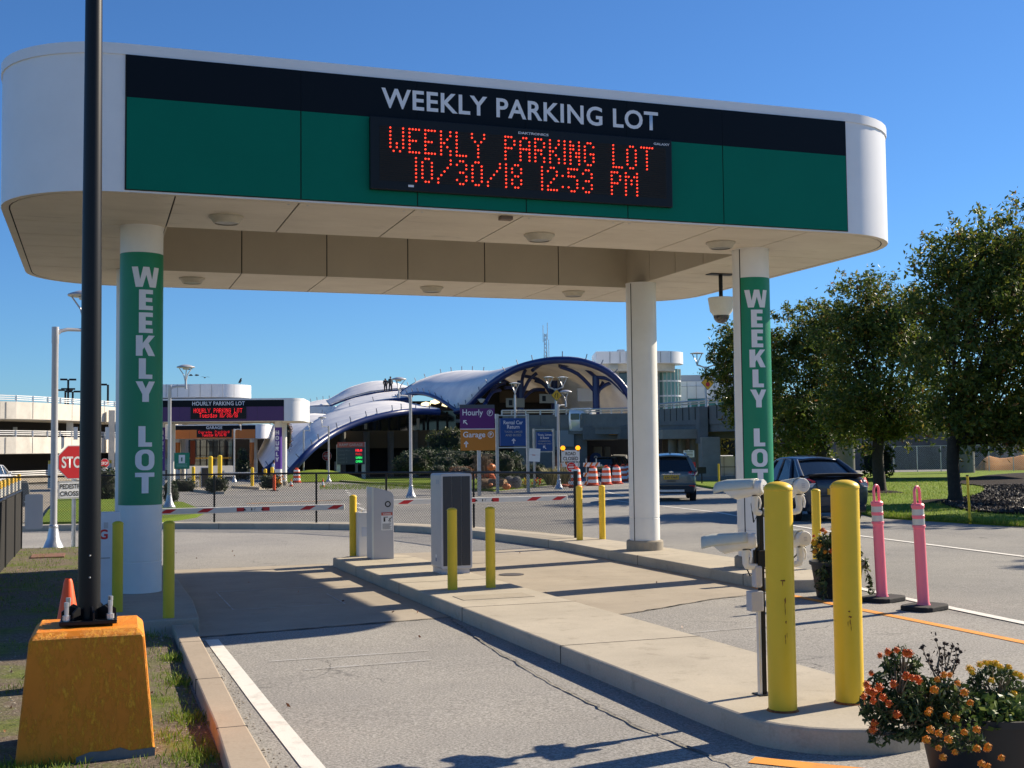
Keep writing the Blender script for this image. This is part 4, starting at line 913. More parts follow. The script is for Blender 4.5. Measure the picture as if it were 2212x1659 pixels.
# ------------------------------------------------------------------ left side: lamp, stop sign, cabinet
def rz_to_cam(p): return -math.atan2(p[0], p[1])          # local -Y looks back at the lane
def street_lamp(label, loc, rz, h=4.1, arm=.53, group='silver street lamps with a dish on a side arm'):
    t = thing('street_lamp', label, 'street lamp', loc, rz, group)
    MB().lathe([(.21, -.02), (.21, .05), (.17, .10), (.11, .25), (.085, .42), (.08, .44), (.085, .47), (.063, .5)], 20).build('base', STEEL, t, smooth=35)
    MB().tube([(0, 0, .3), (0, 0, h-.32), (0, 0, h-.30), (0, 0, h)], [.062, .058, .064, .064], 14).build('pole', ALU, t, smooth=40)
    MB().tube([(.0, 0, h-.16), (.09, 0, h-.07), (.22, 0, h-.035), (arm, 0, h-.03)], [.045, .035, .033, .03], 10).build('arm', ALU, t, smooth=50)
    y = MB(); y.tube([(arm, 0, h-.12), (arm, 0, h+.18)], [.045, .035], 10)
    for k in range(3):
        a = 2*PI*k/3+.4; y.tube([(arm+.01*math.cos(a), .01*math.sin(a), h+.12), (arm+.07*math.cos(a), .07*math.sin(a), h+.36), (arm+.24*math.cos(a), .24*math.sin(a), h+.60)], [.022, .018, .014], 8)
    y.build('yoke', ALU, t, smooth=40)
    M = Matrix.Translation((arm, 0, 0)); MB().lathe([(.05, h+.585), (.29, h+.60), (.305, h+.615), (.29, h+.64), (.12, h+.70), (.01, h+.71)], 24, M).build('dish', ALU, t, smooth=40)
    MB().lathe([(.01, h+.53), (.09, h+.535), (.11, h+.583), (.05, h+.584)], 16, M).build('lens', LAMPG, t, smooth=40); return t
L0 = G(115, 1193); lamp = street_lamp('tall silver street lamp on the verge, left of the black pole', tuple(L0), .35)
def lamp_at(label, px, dist, rz): q = GD(px, dist, .1); dup(lamp, tuple(q), rz, label)
lamp_at('silver street lamp rising behind the left canopy column toward the hourly canopy', 366, 40, -.2+.35)
lamp_at('silver street lamp nearest the hedge, on the middle lawn', 887, 48, PI+.3)
lamp_at('silver street lamp left of the ramp garage board', 710, 88, PI+.3)
lamp_at('silver street lamp left of the ramp garage board, the farther of the two beside it', 656, 98, .3)
lamp_at('silver street lamp standing in front of the garage entrance', 506, 92, .3)
lamp_at('silver street lamp in front of the blue taxis sign', 1206, 58, .35)
q = P(871, 1000, 118)
def sign_frame(base, rz): return base, rz
def oct_(r): return [(r*math.cos(PI/8+k*PI/4), r*math.sin(PI/8+k*PI/4)) for k in range(8)]
def stop_sign(label, loc, rz, zc, d=.61, plate=True, group=None, plate_txt=('PEDESTRIAN', 'CROSSING')):
    t = thing('stop_sign', label, 'stop sign', loc, rz, group); M = front(0, -.03, zc)
    p = MB(); p.box(-.03, .03, -.012, .012, -.1, zc+d*.4); p.box(-.03, -.024, -.03, -.012, -.1, zc+d*.4); p.box(.024, .03, -.03, -.012, -.1, zc+d*.4); p.build('post', STEEL, t)
    R = d/2/math.cos(PI/8); MB().prism(oct_(R), -.003, 0, M).build('sign_edge', SIGNW, t); MB().prism(oct_(R*.945), -.002, .003, M).build('sign_face', RED, t)
    text('sign_lettering', 'STOP', SIGNW, t, M, d*.34, d*.78, bold=.02, depth=.005)
    if plate:
        zc2 = zc-d/2-.035-.155*d/.61; M2 = front(0, -.032, zc2); pw, ph = .295*d/.61, .155*d/.61
        MB().prism(rrect(-pw, pw, -ph, ph, .03, 4), -.003, 0, M2).build('plate', SIGNW, t); MB().grid([[M2 @ Vector((*q, .001)) for q in rrect(-pw+.01, pw-.01, -ph+.01, ph-.01, .025, 4)], [M2 @ Vector((*q, .001)) for q in rrect(-pw+.018, pw-.018, -ph+.018, ph-.018, .02, 4)]], True).build('plate_border', BLACK, t)
        for k, s in enumerate(plate_txt): text('plate_lettering', s, BLACK, t, front(0, -.034, zc2+ph*.42-k*ph*.84), ph*.56, pw*1.78, bold=.02, depth=.002)
    return t
q = G(158, 1192, .02); stop_sign('red stop sign over a pedestrian crossing plate, partly behind the black pole', tuple(q), .42, (974-996)*dist_of(q)/FPX+EYE-q.z)
for px, lab, sz in ((208, 'small far stop sign beside the garage ramp, cut off by the black pole', 1.0), (226, 'small far stop sign in full view beside the garage ramp', .4)):
    q = GD(px, 62, .1); stop_sign(lab, tuple(q), sz, (974-(999 if px > 220 else 995))*62/FPX+EYE-q.z, .46, True, None, ('', '') if False else ('PEDESTRIAN', 'CROSSING'))
q = PX(52, 1105, -1.22); t = thing('sign_plate', 'blank grey back of a rounded sign plate fixed to the left fence end post', 'sign', tuple(q)); s = dist_of(q)/FPX
MB().prism(rrect(2*s, 38*s, -38*s, 37*s, .04, 4), -.004, .004, front(0, -.03, 0)).build('plate', GREYBOX, t); MB().box(.0, 2*s+.02, -.035, -.026, 20*s, 22*s).build('strap', STEEL, t); MB().box(.0, 2*s+.02, -.035, -.026, -22*s, -20*s).build('strap', STEEL, t)
# concrete posts with yellow tops, block
def cpost(label, loc, h=.95, group='concrete posts with yellow tops', r=.15):
    t = thing('concrete_post', label, 'concrete post', loc, 0, group)
    k = r/.15; MB().lathe([(.15*k, 0), (.135*k, h-.22)], 20, cap=False).build('shaft', M_GAR, t, smooth=40); MB().lathe([(.138*k, h-.22), (.132*k, h-.03), (.11*k, h), (.01, h+.005)], 20, cap=False).build('painted_top', mat('post_yellow', (.80, .45, .03), .5), t, smooth=40); return t
lab = ['cut off at the frame edge', 'second from the left edge', 'third from the left edge', 'fourth from the left edge', 'fifth from the left edge', 'nearest the dark concrete block']
for k, (px, py, dd) in enumerate(((1, 1036, 34), (9, 1033, 36), (18, 1030.5, 38), (27, 1027, 40), (34, 1025, 42), (42, 1022.5, 44))):
    q = GD(px, dd, 0); cpost('concrete post with yellow top by the left fence, '+lab[k], tuple(q), (975-py)*dd/FPX+EYE-q.z, r=.075)
for px, lab2 in ((109, 'lone concrete post with yellow top before the garage rail'), (237, 'concrete post with yellow top under the small stop sign')):
    q = GD(px, 78, .1); cpost(lab2, tuple(q), (975-1018)*78/FPX+EYE-q.z+.75, None)
q = GD(56, 46, 0); t = thing('concrete_block', 'dark concrete barrier block beside the row of yellow topped posts', 'barrier block', tuple(q), .1)
MB().add([(-.25, -.3, 0), (.2, -.3, 0), (.2, .3, 0), (-.25, .3, 0), (-.2, -.2, .95), (.1, -.2, .95), (.1, .2, .95), (-.2, .2, .95)], [(3, 2, 1, 0), (4, 5, 6, 7), (0, 1, 5, 4), (1, 2, 6, 5), (2, 3, 7, 6), (3, 0, 4, 7)]).build('block_body', M_PIER, t, bevel=.03); MB().box(-.15, .05, -.15, .15, .948, 1.0).build('lifting_cap', M_PIER2, t)
# pavement running to the garage, walk
setting(gpoly(g2([(60, 1130), (118, 1085), (128, 1050), (62, 1050), (40, 1130)]), .02).build('path', M_PIER2))
lawn('lawn', g2([(85, 1136), (250, 1134), (345, 1128), (372, 1112), (330, 1095), (250, 1072), (140, 1072), (118, 1088)]), .10)
lawn('lawn', g2([(345, 1131), (425, 1118), (440, 1110), (395, 1090), (372, 1088), (350, 1100)]), .11)

# ------------------------------------------------------------------ foliage builders
def bush(label, cat, loc, boxes, leafm, n, s, name='shrub', group=None, rz=0, trunk=None):
    t = thing(name, label, cat, loc, rz, group); mb = MB(); core = MB()
    for (x, y, z, rx, ry, rz_) in boxes:
        k = 0; m = int(n*(rx*ry+rx*rz_+ry*rz_))
        while k < m:
            u = Vector((random.gauss(0, 1), random.gauss(0, 1), random.gauss(0, 1))).normalized(); u = Vector([math.copysign(abs(c)**.6, c) for c in u]); u /= max(1, u.length*.92)
            rr = random.uniform(.82, 1.04)*(1+.10*noise.noise(Vector((x+u.x*3, y+u.y*3, z+u.z*3))*1.3)); q = Vector((x+u.x*rx*rr, y+u.y*ry*rr, z+u.z*rz_*rr)); k += 1
            if q.z > 0: leaf(mb, q, s*random.uniform(.6, 1.4), .5)
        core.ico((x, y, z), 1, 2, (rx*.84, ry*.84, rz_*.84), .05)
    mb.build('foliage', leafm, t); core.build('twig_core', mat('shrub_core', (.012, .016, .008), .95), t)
    if trunk: MB().tube([(0, 0, -.1), (0, 0, trunk)], [.12, .06], 7).build('trunk', BARK, t)
    return t
def tree(label, loc, h, lobes, nl, ls, seed, trunk_r=.17, fork=1.9, leafm=None, group='street trees along the right lawn', name='tree'):
    random.seed(seed); t = thing(name, label, 'tree', loc, 0, group)
    tr = MB(); tr.tube([(0, 0, -.15), (.02, 0, .25), (-.03, .02, fork*.6), (.02, 0, fork)], [trunk_r*1.5, trunk_r*1.05, trunk_r*.92, trunk_r*.95], 12); mb = MB()
    tips = []
    for (x, y, z, r, rz_) in lobes:
        a = Vector((0, 0, fork-.1)); b = Vector((x, y, z)); m = a.lerp(b, .45)+Vector((x*.12, y*.12, -.1*abs(x)+random.uniform(-.1, .1)))
        tr.tube([a, m, b], [trunk_r*.5, trunk_r*.3, trunk_r*.10], 7)
        for k in range(7):
            u = Vector((random.gauss(0, 1), random.gauss(0, 1), random.gauss(.2, .8))).normalized(); e = b+Vector((u.x*r*.8, u.y*r*.8, u.z*rz_*.8)); s = a.lerp(b, random.uniform(.55, .95)); tr.tube([s, s.lerp(e, .5)+Vector((0, 0, .1)), e], [trunk_r*.13, trunk_r*.08, .012], 5)
        for k in range(int(nl*.074*r*r*rz_)):              # leaf clumps with gaps between them
            u = Vector((random.gauss(0, 1), random.gauss(0, 1), random.gauss(.1, 1))).normalized(); rr = random.uniform(.25, 1.3)**.55
            q = b+Vector((u.x*r*rr, u.y*r*rr, u.z*rz_*rr)); s = random.uniform(.13, .36)
            if noise.noise(q*.8+Vector((seed, 0, 0))) < -.22: continue
            for _ in range(int(46*(s/.25)**2)):
                p = q+Vector((random.gauss(0, s), random.gauss(0, s), random.gauss(0, s*.62)-.02)); leaf(mb, p, ls*random.uniform(.6, 1.25), .5)
        for k in range(26):                                # loose sprays that break the outline
            u = Vector((random.gauss(0, 1), random.gauss(0, 1), random.gauss(.4, .8))).normalized(); b0 = b+Vector((u.x*r*.95, u.y*r*.95, u.z*rz_*.95)); ln = random.uniform(.15, .5)
            for j in range(26):
                p = b0+u*ln*random.random()+Vector((random.gauss(0, .07), random.gauss(0, .07), random.gauss(.05, .09))); leaf(mb, p, ls*random.uniform(.6, 1.2), .42)
    tr.build('trunk', BARK, t, smooth=60); mb.build('crown', leafm or LEAF, t); return t
def tl(base, dist, specs):                                 # lobes given as (px, py, depth offset, radius, z radius)
    o = []
    for px, py, dd, r, rz_ in specs: q = P(px, py, dist+dd)-Vector(base); o.append((q.x, q.y, q.z, r, rz_))
    return o
q = G(2063, 1087, .02); d0 = dist_of(q)
tree('large tree at the right edge with a low fork, nearest the mulch bed', q, 9, tl(q, d0, [(2110, 560, 0, 1.6, 1.2), (2190, 520, .5, 1.4, 1.2), (2060, 640, 0, 1.25, 1.0), (2140, 700, -.8, 1.7, 1.2), (2215, 680, .3, 1.5, 1.3), (2090, 800, -.3, 1.6, 1.0), (2180, 830, -.6, 1.7, 1.1), (2250, 800, 0, 1.7, 1.4), (2120, 920, -.3, 1.35, .75), (2200, 935, -.5, 1.3, .7), (2050, 760, .5, 1.0, .8), (2160, 600, 1.5, 1.5, 1.2), (2230, 920, .2, 1.4, .8), (2070, 905, .3, .9, .6)]), 380, .10, 3, .2, 2.0)
q = G(1900, 1066, .02); d0 = dist_of(q)
tree('tree with a straight dark trunk right behind the dark sedan', q, 8, tl(q, d0, [(1880, 660, 0, 1.7, 1.2), (1940, 690, 0, 1.6, 1.2), (1840, 730, 0, 1.5, 1.2), (1900, 780, -.8, 1.8, 1.3), (1970, 790, .3, 1.5, 1.3), (1850, 860, -.3, 1.6, 1.1), (1930, 880, -.6, 1.7, 1.0), (1975, 920, 0, 1.2, .7), (1870, 935, 0, 1.2, .6), (1985, 720, 1, 1.1, 1.0)]), 400, .10, 5, .24, 2.2)
q = GD(1778, 56, .02); d0 = 56
tree('tree between the right canopy column and the sedan trees, forked low', q, 7, tl(q, d0, [(1740, 720, 0, 1.6, 1.3), (1700, 780, 0, 1.4, 1.3), (1780, 750, .5, 1.4, 1.2), (1730, 850, -.5, 1.8, 1.2), (1790, 870, 0, 1.5, 1.1), (1690, 900, 0, 1.4, 1.1), (1745, 930, -.4, 1.5, .8), (1810, 930, .3, 1.1, .8), (1690, 965, .2, 1.1, .8)]), 330, .115, 9, .17, 1.6)
q = GD(1625, 62, .02); d0 = 62
tree('partly hidden tree left of the right canopy column', q, 7, tl(q, d0, [(1580, 770, 0, 1.0, .9), (1610, 740, .3, 1.2, 1.0), (1560, 800, 0, .8, .7), (1625, 800, 0, 1.6, 1.2), (1588, 850, 0, .9, .9), (1640, 880, 0, 1.5, 1.2), (1600, 890, 0, .8, .6)]), 300, .12, 12, .16, 2.0)
tree('tree beyond the right frame edge throwing its shadow on the road', (26.5, 15.6, gz(15.6)), 8, [(0, 0, 5.6, 2.2, 1.6), (1.5, .5, 4.6, 1.8, 1.3), (-1.5, -.4, 4.5, 1.8, 1.3), (0, 0, 7.2, 1.6, 1.2)], 130, .14, 21, .2, 2.0)
tree('tree beyond the right frame edge near the road bend', (30, 24.5, gz(24.5)), 8, [(0, 0, 5.6, 2.3, 1.6), (1.5, .5, 4.6, 1.8, 1.3), (-1.5, -.4, 4.5, 2, 1.3), (0, 0, 7.3, 1.7, 1.2)], 120, .15, 22, .2, 2.0)
q = GD(1680, 86, .0)
tree('leafy tree in the undergrowth behind the sedan', q, 6, tl(q, 86, [(1690, 960, 0, 2.2, 1.6), (1740, 985, 0, 1.8, 1.2), (1660, 1000, 0, 1.6, 1.0)]), 60, .17, 14, .15, 1.2)
q = GD(1570, 120, 0); bush('yellow green tree crown seen under the bridge', 'tree', tuple(q), [(0, 0, 2.6, 2.3, 1.6, 1.3), (2.5, 0, 2.4, 2, 1.5, 1.2), (-2.5, 0, 2.3, 2, 1.5, 1.2)], LEAFY, 130, .2, 'tree', trunk=2)
q = GD(1895, 75, 0); bush('small round bush behind the straight tree trunk', 'bush', tuple(q), [(0, 0, 1.1, 1.1, .9, 1.1)], LEAF, 160, .12, 'bush')

for px, py, rx in ((1900, 1067, 1.0), (2063, 1088, 1.3)):
    q = G(px, py); setting(MB().lathe([(rx, .03), (rx*.6, .10), (.05, .14)], 20, Matrix.Translation((q.x, q.y, q.z+.02))).build('mulch_ring', M_MULCH))
# ------------------------------------------------------------------ terminal with membrane roofs
TB = GD(1000, 112); term = thing('airport_terminal', 'airport terminal with white membrane vaults on blue steel arches', 'terminal', tuple(TB))
RODM = mat('rod_grey_blue', (.16, .18, .24), .5)
def W(mb, name, m, parent=term, **k): return mb.build(name, m, parent, world=True, **k)
def resample(pts, n):
    pts = [Vector(p) for p in pts]; ds = [0]
    for a, b in zip(pts[:-1], pts[1:]): ds.append(ds[-1]+(b-a).length)
    o = []
    for k in range(n):
        s = ds[-1]*k/(n-1); i = max(j for j in range(len(ds)) if ds[j] <= s+1e-9); i = min(i, len(pts)-2); u = (s-ds[i])/(ds[i+1]-ds[i])
        # Catmull-Rom through the control points
        p0 = pts[max(0, i-1)]; p1 = pts[i]; p2 = pts[i+1]; p3 = pts[min(len(pts)-1, i+2)]
        o.append(.5*((2*p1)+(p2-p0)*u+(2*p0-5*p1+4*p2-p3)*u*u+(3*p1-p0-3*p2+p3)*u**3))
    return o
def vault(fr, bk, sag=.4, n=34, m=12, lift=None, tube_r=.3, back_tube=True, rods=12, rod_rows=(0,), name='roof_membrane', m_=None):
    A = resample([P(*p) for p in fr], n); B_ = resample([P(*p) for p in bk], n); rows = []
    for j in range(m):
        v = j/(m-1); row = []
        for i in range(n):
            u = i/(n-1); p = A[i].lerp(B_[i], v); p = p + Vector((0, 0, -sag*math.sin(PI*v)*math.sin(PI*u)))
            if lift: p = p + Vector((0, 0, lift*math.sin(PI*v)*math.exp(-u*7)))
            row.append(p)
        rows.append(row)
    o = W(MB().grid(rows), name, m_ or MEMB, smooth=70, solid=.12)
    if tube_r: W(MB().tube([p-Vector((0, 0, tube_r*.9)) for p in rows[0]], tube_r, 10), 'arch_beam', BLUE, smooth=60)
    if back_tube: W(MB().tube([p-Vector((0, 0, .25)) for p in rows[-1]], .28, 10), 'arch_beam', BLUE, smooth=60)
    if lift: W(MB().tube([r[0]-Vector((0, 0, .12)) for r in rows], .2, 8), 'edge_beam', BLUE, smooth=60)
    for ri in rod_rows:
        R_ = rows[ri]
        for k in range(rods):
            i = int((k+.5)*(n-1)/rods); a = R_[i]; t = (R_[min(n-1, i+1)]-R_[max(0, i-1)]).normalized(); up = (Vector((0, 0, 1))-t*t.z).normalized(); W(MB().tube([a, a+up*.5], .045, 5), 'roof_rod', RODM)
    if lift:
        for k in range(12):
            j = k*(m-1)/11; i = int(j); f = j-i; a = rows[i][0].lerp(rows[min(m-1, i+1)][0], f); W(MB().tube([a, a+Vector((-.2, -.06, .42))], .045, 5), 'roof_rod', RODM)
    return rows
vault([(985, 883, 113), (1011, 872, 111), (1055, 828, 108), (1113, 791, 107), (1172, 774.5, 106), (1218, 771, 106), (1259, 775, 106), (1303, 791, 106), (1335, 815, 106), (1360, 850, 106), (1380, 892, 106)],
      [(846, 866, 130), (874, 841, 129), (903, 823.5, 128), (941, 810, 128), (976, 803, 128), (1008, 801, 128), (1045, 803, 128), (1085, 816, 128), (1115, 836, 128), (1140, 862, 128), (1155, 892, 128)], .5, lift=1.25, tube_r=.31, rods=15, rod_rows=(0, 11))
vault([(618, 1022, 97), (640, 998, 97), (670, 966, 98), (699, 943, 100), (734, 922.6, 102), (786, 902, 104), (845, 887.6, 106), (890, 882.5, 108), (950, 884, 109)],
      [(592, 1000, 114), (621, 963, 113), (655, 928, 113), (693, 902, 115), (728, 887.6, 116), (772, 874.5, 118), (815, 867.5, 120), (860, 868, 121), (940, 881, 120)], .1, rods=13, back_tube=False)
vault([(570, 1012, 111), (590, 998, 111), (621, 967, 113), (645, 948, 114), (668, 934, 115), (700, 918, 116), (730, 910, 117)],
      [(555, 985, 130), (580, 935, 130), (601, 910, 130), (629, 901, 130), (670, 894.5, 130), (705, 896, 130), (745, 903, 130)], .1, rods=8, rod_rows=(0, 11), back_tube=False)
vault([(690, 915, 124), (720, 890, 124), (760, 880, 124), (805, 868, 124), (845, 862, 124), (890, 858, 124)],
      [(700, 897, 140), (728, 878, 140), (757, 863.5, 140), (801, 853, 140), (845, 847, 140), (905, 843, 140)], 0, rods=4, back_tube=True)
# far grey arch with its walkway, and the small vault left of it
vault([(712, 876, 144), (735, 866, 144), (757, 859.5, 144), (801, 848.5, 144), (845, 843, 144), (890, 840, 144)],
      [(704, 866, 152), (728, 853, 152), (757, 837, 152), (801, 825, 152), (838, 824.5, 152), (880, 835, 152)], 0, tube_r=.12, rods=0, back_tube=False, rod_rows=())
W(MB().tube([P(716, 872, 142), P(757, 856.5, 142), P(801, 845.5, 142), P(850, 840, 142), P(890, 837.5, 142)], .07, 6), 'guard_rail', STEEL)
vault([(645, 880, 150), (680, 877, 150), (716, 876, 150)], [(645, 876, 158), (685, 866, 158), (716, 862, 158)], 0, tube_r=.12, rods=6, back_tube=False, rod_rows=(11,))
# walls and glazing under the vaults
def wall(a, b, z0, z1, th, mb): # between two plan points
    a, b = Vector((a[0], a[1])), Vector((b[0], b[1])); t = (b-a).normalized(); n = Vector((-t.y, t.x))
    if n.y < 0: n = -n
    q = [a, b, b+n*th, a+n*th]; mb.prism([tuple(p) for p in q], z0, z1); return mb
def zat(py, px, d): return P(px, py, d).z
A1, A2 = GD(655, 121), GD(1050, 121); gzt = gz(A1.y)
DARKIN = mat('dark_interior', (.020, .016, .013), .8); TANW = mat('tan_spandrel', (.17, .125, .075), .7); GLI = mat('warm_interior_light', (1, .8, .45), .5, emit=1.2)  # DARKIN: near-black, puts the shade inside the terminal into the colour
W(wall(A1, A2, gzt-.5, zat(962, 850, 121), .5, MB()), 'lower_wall', DARKIN)
W(wall(GD(690, 119), GD(1050, 119), zat(968, 850, 119), zat(930, 850, 119), 2.2, MB()), 'spandrel', TANW)
W(wall(GD(720, 122), GD(1060, 122), zat(930, 850, 122), zat(888, 900, 122), .4, MB()), 'upper_glazing', GLASS)
for k in range(15): q = GD(735+k*21, 121.6); W(MB().box(q.x-.07, q.x+.07, q.y-.1, q.y+.1, zat(930, 850, 122), zat(890, 900, 122)), 'mullion', BLACK)
for k in range(6): q = GD(740+k*52, 118.4); W(MB().tube([(q.x, q.y, gzt-.3), (q.x, q.y, zat(932, 850, 118))], .32, 10), 'wall_column', M_PIER)
for px, py in ((790, 914), (903, 915), (770, 1010), (725, 1008), (1010, 912)): q = P(px, py, 118.2); W(MB().box(q.x-.12, q.x+.12, q.y-.1, q.y+.1, q.z-.6, q.z+.5), 'wall_lamp', mat('pale_fitting', (.5, .5, .46), .5))
for px, py in ((940, 842+22), (920, 845+24), (965, 870)): q = P(px, py+4, 119); W(MB().ico(q, .5, 1, (1.2, .3, .5)), 'interior_light', GLI)
q0, q1 = P(690, 1018, 117), P(812, 955, 117)
# canopy stair between ground and upper level
W(MB().tube([P(885, 1035, 112), P(935, 1000, 113), P(990, 960, 115)], [.25, .25, .25], 6), 'stair_rail', mat('pale_green_rail', (.22, .24, .19), .6))
# near-black backing sheets, painted shade of the interior behind the great arch
W(wall(GD(985, 122), GD(1400, 122), gzt, zat(842, 1220, 122), .4, MB()), 'hall_shade_backing', DARKIN); W(wall(GD(1045, 123), GD(1108, 123), zat(850, 1080, 123), zat(826, 1080, 123), .3, MB()), 'hall_shade_backing', DARKIN); W(wall(GD(860, 131), GD(1010, 131), gzt, zat(866, 930, 131), .4, MB()), 'hall_shade_backing', DARKIN)
W(wall(GD(1080, 121.5), GD(1400, 121.5), zat(868, 1220, 121.5), zat(842, 1220, 121.5), .3, MB()), 'hall_soffit', mat('brown_soffit', (.10, .075, .05), .8))
def col(px, d, py0, py1, r=.33): q = P(px, py1, d); W(MB().tube([(q.x, q.y, zat(py0, px, d)), q], [r, r], 10), 'roof_column', BLUE, smooth=50); return q
def strut(a, b, r=.17):
    a, b = P(*a), P(*b); m = a.lerp(b, .5)+Vector((0, 0, .5)); W(MB().tube(resample([a, m, b], 8), r, 8), 'roof_strut', BLUE, smooth=60)
for px, d in ((1124, 112), (1197, 116), (1287, 108)):
    col(px, d, 935, 812 if px > 1250 else 822)
strut((1287, 848, 108), (1210, 792, 107)); strut((1287, 848, 108), (1345, 832, 108)); strut((1287, 815, 108), (1225, 790, 112)); strut((1287, 815, 108), (1350, 850, 107)); strut((1287, 860, 108), (1320, 815, 110))
strut((1124, 862, 112), (1160, 806, 112)); strut((1124, 862, 112), (1090, 838, 111)); strut((1124, 850, 112), (1135, 800, 113)); strut((1124, 868, 112), (1175, 842, 116))
strut((1197, 862, 116), (1235, 818, 116)); strut((1197, 862, 116), (1155, 822, 116)); strut((1197, 850, 116), (1130, 812, 116)); strut((1050, 868, 108), (1090, 828, 112)); strut((1150, 800, 108), (1206, 788, 112)); strut((1206, 790, 110), (1290, 812, 110)); strut((1045, 878, 108), (1080, 843, 110)); strut((1225, 852, 118), (1290, 862, 116))
for px, py, s in ((1113, 870, 'GATES'), (1185, 861, 'GATES')):
    q = P(px, py, 111); W(MB().box(q.x-.9, q.x+.9, q.y-.05, q.y+.05, q.z-.42, q.z+.42), 'hanging_sign', mat('dim_sign', (.26, .26, .22), .5))
    MB().box(q.x-.65-TB.x, q.x-.3-TB.x, q.y-.07-TB.y, q.y-.055-TB.y, q.z-.25-TB.z, q.z+.25-TB.z).build('sign_pictogram', BLACK, term)
q = P(1271, 853, 112); W(MB().box(q.x-1.1, q.x+1.1, q.y-.1, q.y+.1, q.z-.6, q.z+.6), 'hanging_sign', mat('pale_sign', (.62, .66, .72), .4))
q = P(1040, 870, 107); W(MB().lathe([(.1, 0), (.35, .3), (.4, .33), (.02, .4)], 12, Matrix.Translation(q)), 'roof_lamp', LAMPG)
W(wall(GD(985, 112), GD(1075, 112), zat(912, 1030, 112), zat(905, 1030, 112), 3, MB()), 'terrace_slab', M_PIER); W(wall(GD(1020, 111.5), GD(1075, 111.5), zat(895, 1030, 112), zat(905, 1030, 112), .15, MB()), 'terrace_rail', STEEL)
# end walls left of the vaults and right block of the terminal
W(wall(GD(600, 137), GD(725, 137), gzt, zat(878, 660, 137), 6, MB()), 'side_wall', WHITE)
W(wall(GD(590, 119), GD(690, 119), gzt, zat(975, 640, 119), 1, MB()), 'lower_wall', DARKIN); W(wall(GD(505, 132), GD(640, 132), gzt, zat(948, 600, 132), 1, MB()), 'lower_wall', DARKIN)  # near-black backing sheets, interior shade put into their colour
# antenna mast on the roof
ant = thing('antenna_mast', 'thin lattice antenna mast rising above the big blue arch', 'antenna', tuple(P(1179, 800, 140)))
b = P(1179, 800, 140)
for dx in (-.22, .22):
    MB().tube([(dx, 0, 0), (dx*.5, 0, 4.3)], .05, 5).build('mast_leg', STEEL, ant)
m = MB()
for k in range(9): z = k*.48; m.tube([(-.22+.012*k, 0, z), (.22-.012*k, 0, z+.48)], .03, 4); m.tube([(.22-.012*k, 0, z), (-.22+.012*k, 0, z+.48)], .03, 4)
m.build('lattice', STEEL, ant)
for dx, z0, z1 in ((-.28, 3.3, 5.3), (.26, 3.6, 5.6), (.42, 1.2, 3.6)): MB().tube([(dx, 0, z0), (dx, 0, z1)], .045, 5).build('whip_aerial', STEEL, ant)

# right-hand white block with glass drum
TR = GD(1450, 125); tr = thing('terminal_wing', 'white panelled terminal wing with a green glass drum under a rounded roof', 'building', tuple(TR))
def W2(mb, name, m, **k): return mb.build(name, m, tr, world=True, **k)
def along(px0, px1, d, py0, py1, th): # box facing the viewer
    return wall(GD(px0, d), GD(px1, d), zat(py1, (px0+px1)/2, d), zat(py0, (px0+px1)/2, d), th, MB())
def stad(px0, px1, d, th, r):        # plan with a rounded right end, in a frame facing the viewer
    a, b = GD(px0, d), GD(px1, d); t = (b-a).to_2d().normalized(); n = Vector((-t.y, t.x)); n = n if n.y > 0 else -n; L = (b-a).to_2d().length; R_ = th/2
    pts = [(0, 0)]+[(L-R_+R_*math.cos(x), R_+R_*math.sin(x)) for x in [-PI/2+PI*k/14 for k in range(15)]]+[(0, th)]
    return [tuple(a.to_2d()+t*u+n*v) for u, v in pts]
W2(MB().prism(stad(1290, 1488, 116, 6, 3), zat(783, 1440, 116), zat(757, 1440, 116)), 'roof_band', WHITE, smooth=35)
W2(MB().prism(stad(1300, 1468, 117, 5, 3), zat(800, 1440, 117), zat(783, 1440, 117)+.0), 'wall_band', M_GAR, smooth=35)
q = GD(1442, 121); r = 30*121/FPX; zc0, zc1 = zat(900, 1442, 121), zat(798, 1442, 121)
W2(MB().lathe([(r, zc0), (r, zc1)], 36, Matrix.Translation((q.x, q.y, 0))), 'glass_drum', GLASSG, smooth=30)
for k in range(22): a = 2*PI*k/22; W2(MB().tube([(q.x+(r+.02)*math.cos(a), q.y+(r+.02)*math.sin(a), zc0), (q.x+(r+.02)*math.cos(a), q.y+(r+.02)*math.sin(a), zc1)], .05, 5), 'drum_mullion', mat('pale_mullion', (.5, .55, .53), .4))
for py in (824, 856): W2(MB().lathe([(r+.03, zat(py, 1442, 121)-.08), (r+.06, zat(py, 1442, 121)-.08), (r+.06, zat(py, 1442, 121)+.08), (r+.03, zat(py, 1442, 121)+.08)], 36, Matrix.Translation((q.x, q.y, 0))), 'drum_band', WHITE)
W2(along(1300, 1425, 119, 798, 900, 3), 'hall_wall', mat('grey_curtain_wall', (.30, .33, .35), .3)); W2(along(1340, 1420, 118.9, 802, 850, .1), 'window', GLASST)  # hall wall in one plain blue-grey
W2(along(1462, 1660, 124, 809, 822, 8), 'parapet', mat('blue_grey_panel', (.42, .46, .54), .5)); W2(along(1462, 1660, 123.8, 822.5, 833, 8), 'wall_band', WHITE)
W2(along(1462, 1660, 123.5, 833.5, 860, 8), 'wall_panel', WHITE); W2(along(1480, 1660, 123.4, 860.5, 900, 8), 'window_band', mat('teal_glass', (.03, .16, .14), .1, spec=.7)); W2(along(1462, 1487, 123.2, 860.5, 900, 8), 'wall_panel', WHITE)
for k in range(9): W2(along(1486+k*20, 1486.5+k*20, 123.35, 824, 898, .05), 'panel_joint', BLACKM)
for k in range(4): W2(along(1355+k*0, 1355.3, 115.9, 758, 783, .05), 'panel_joint', BLACKM)
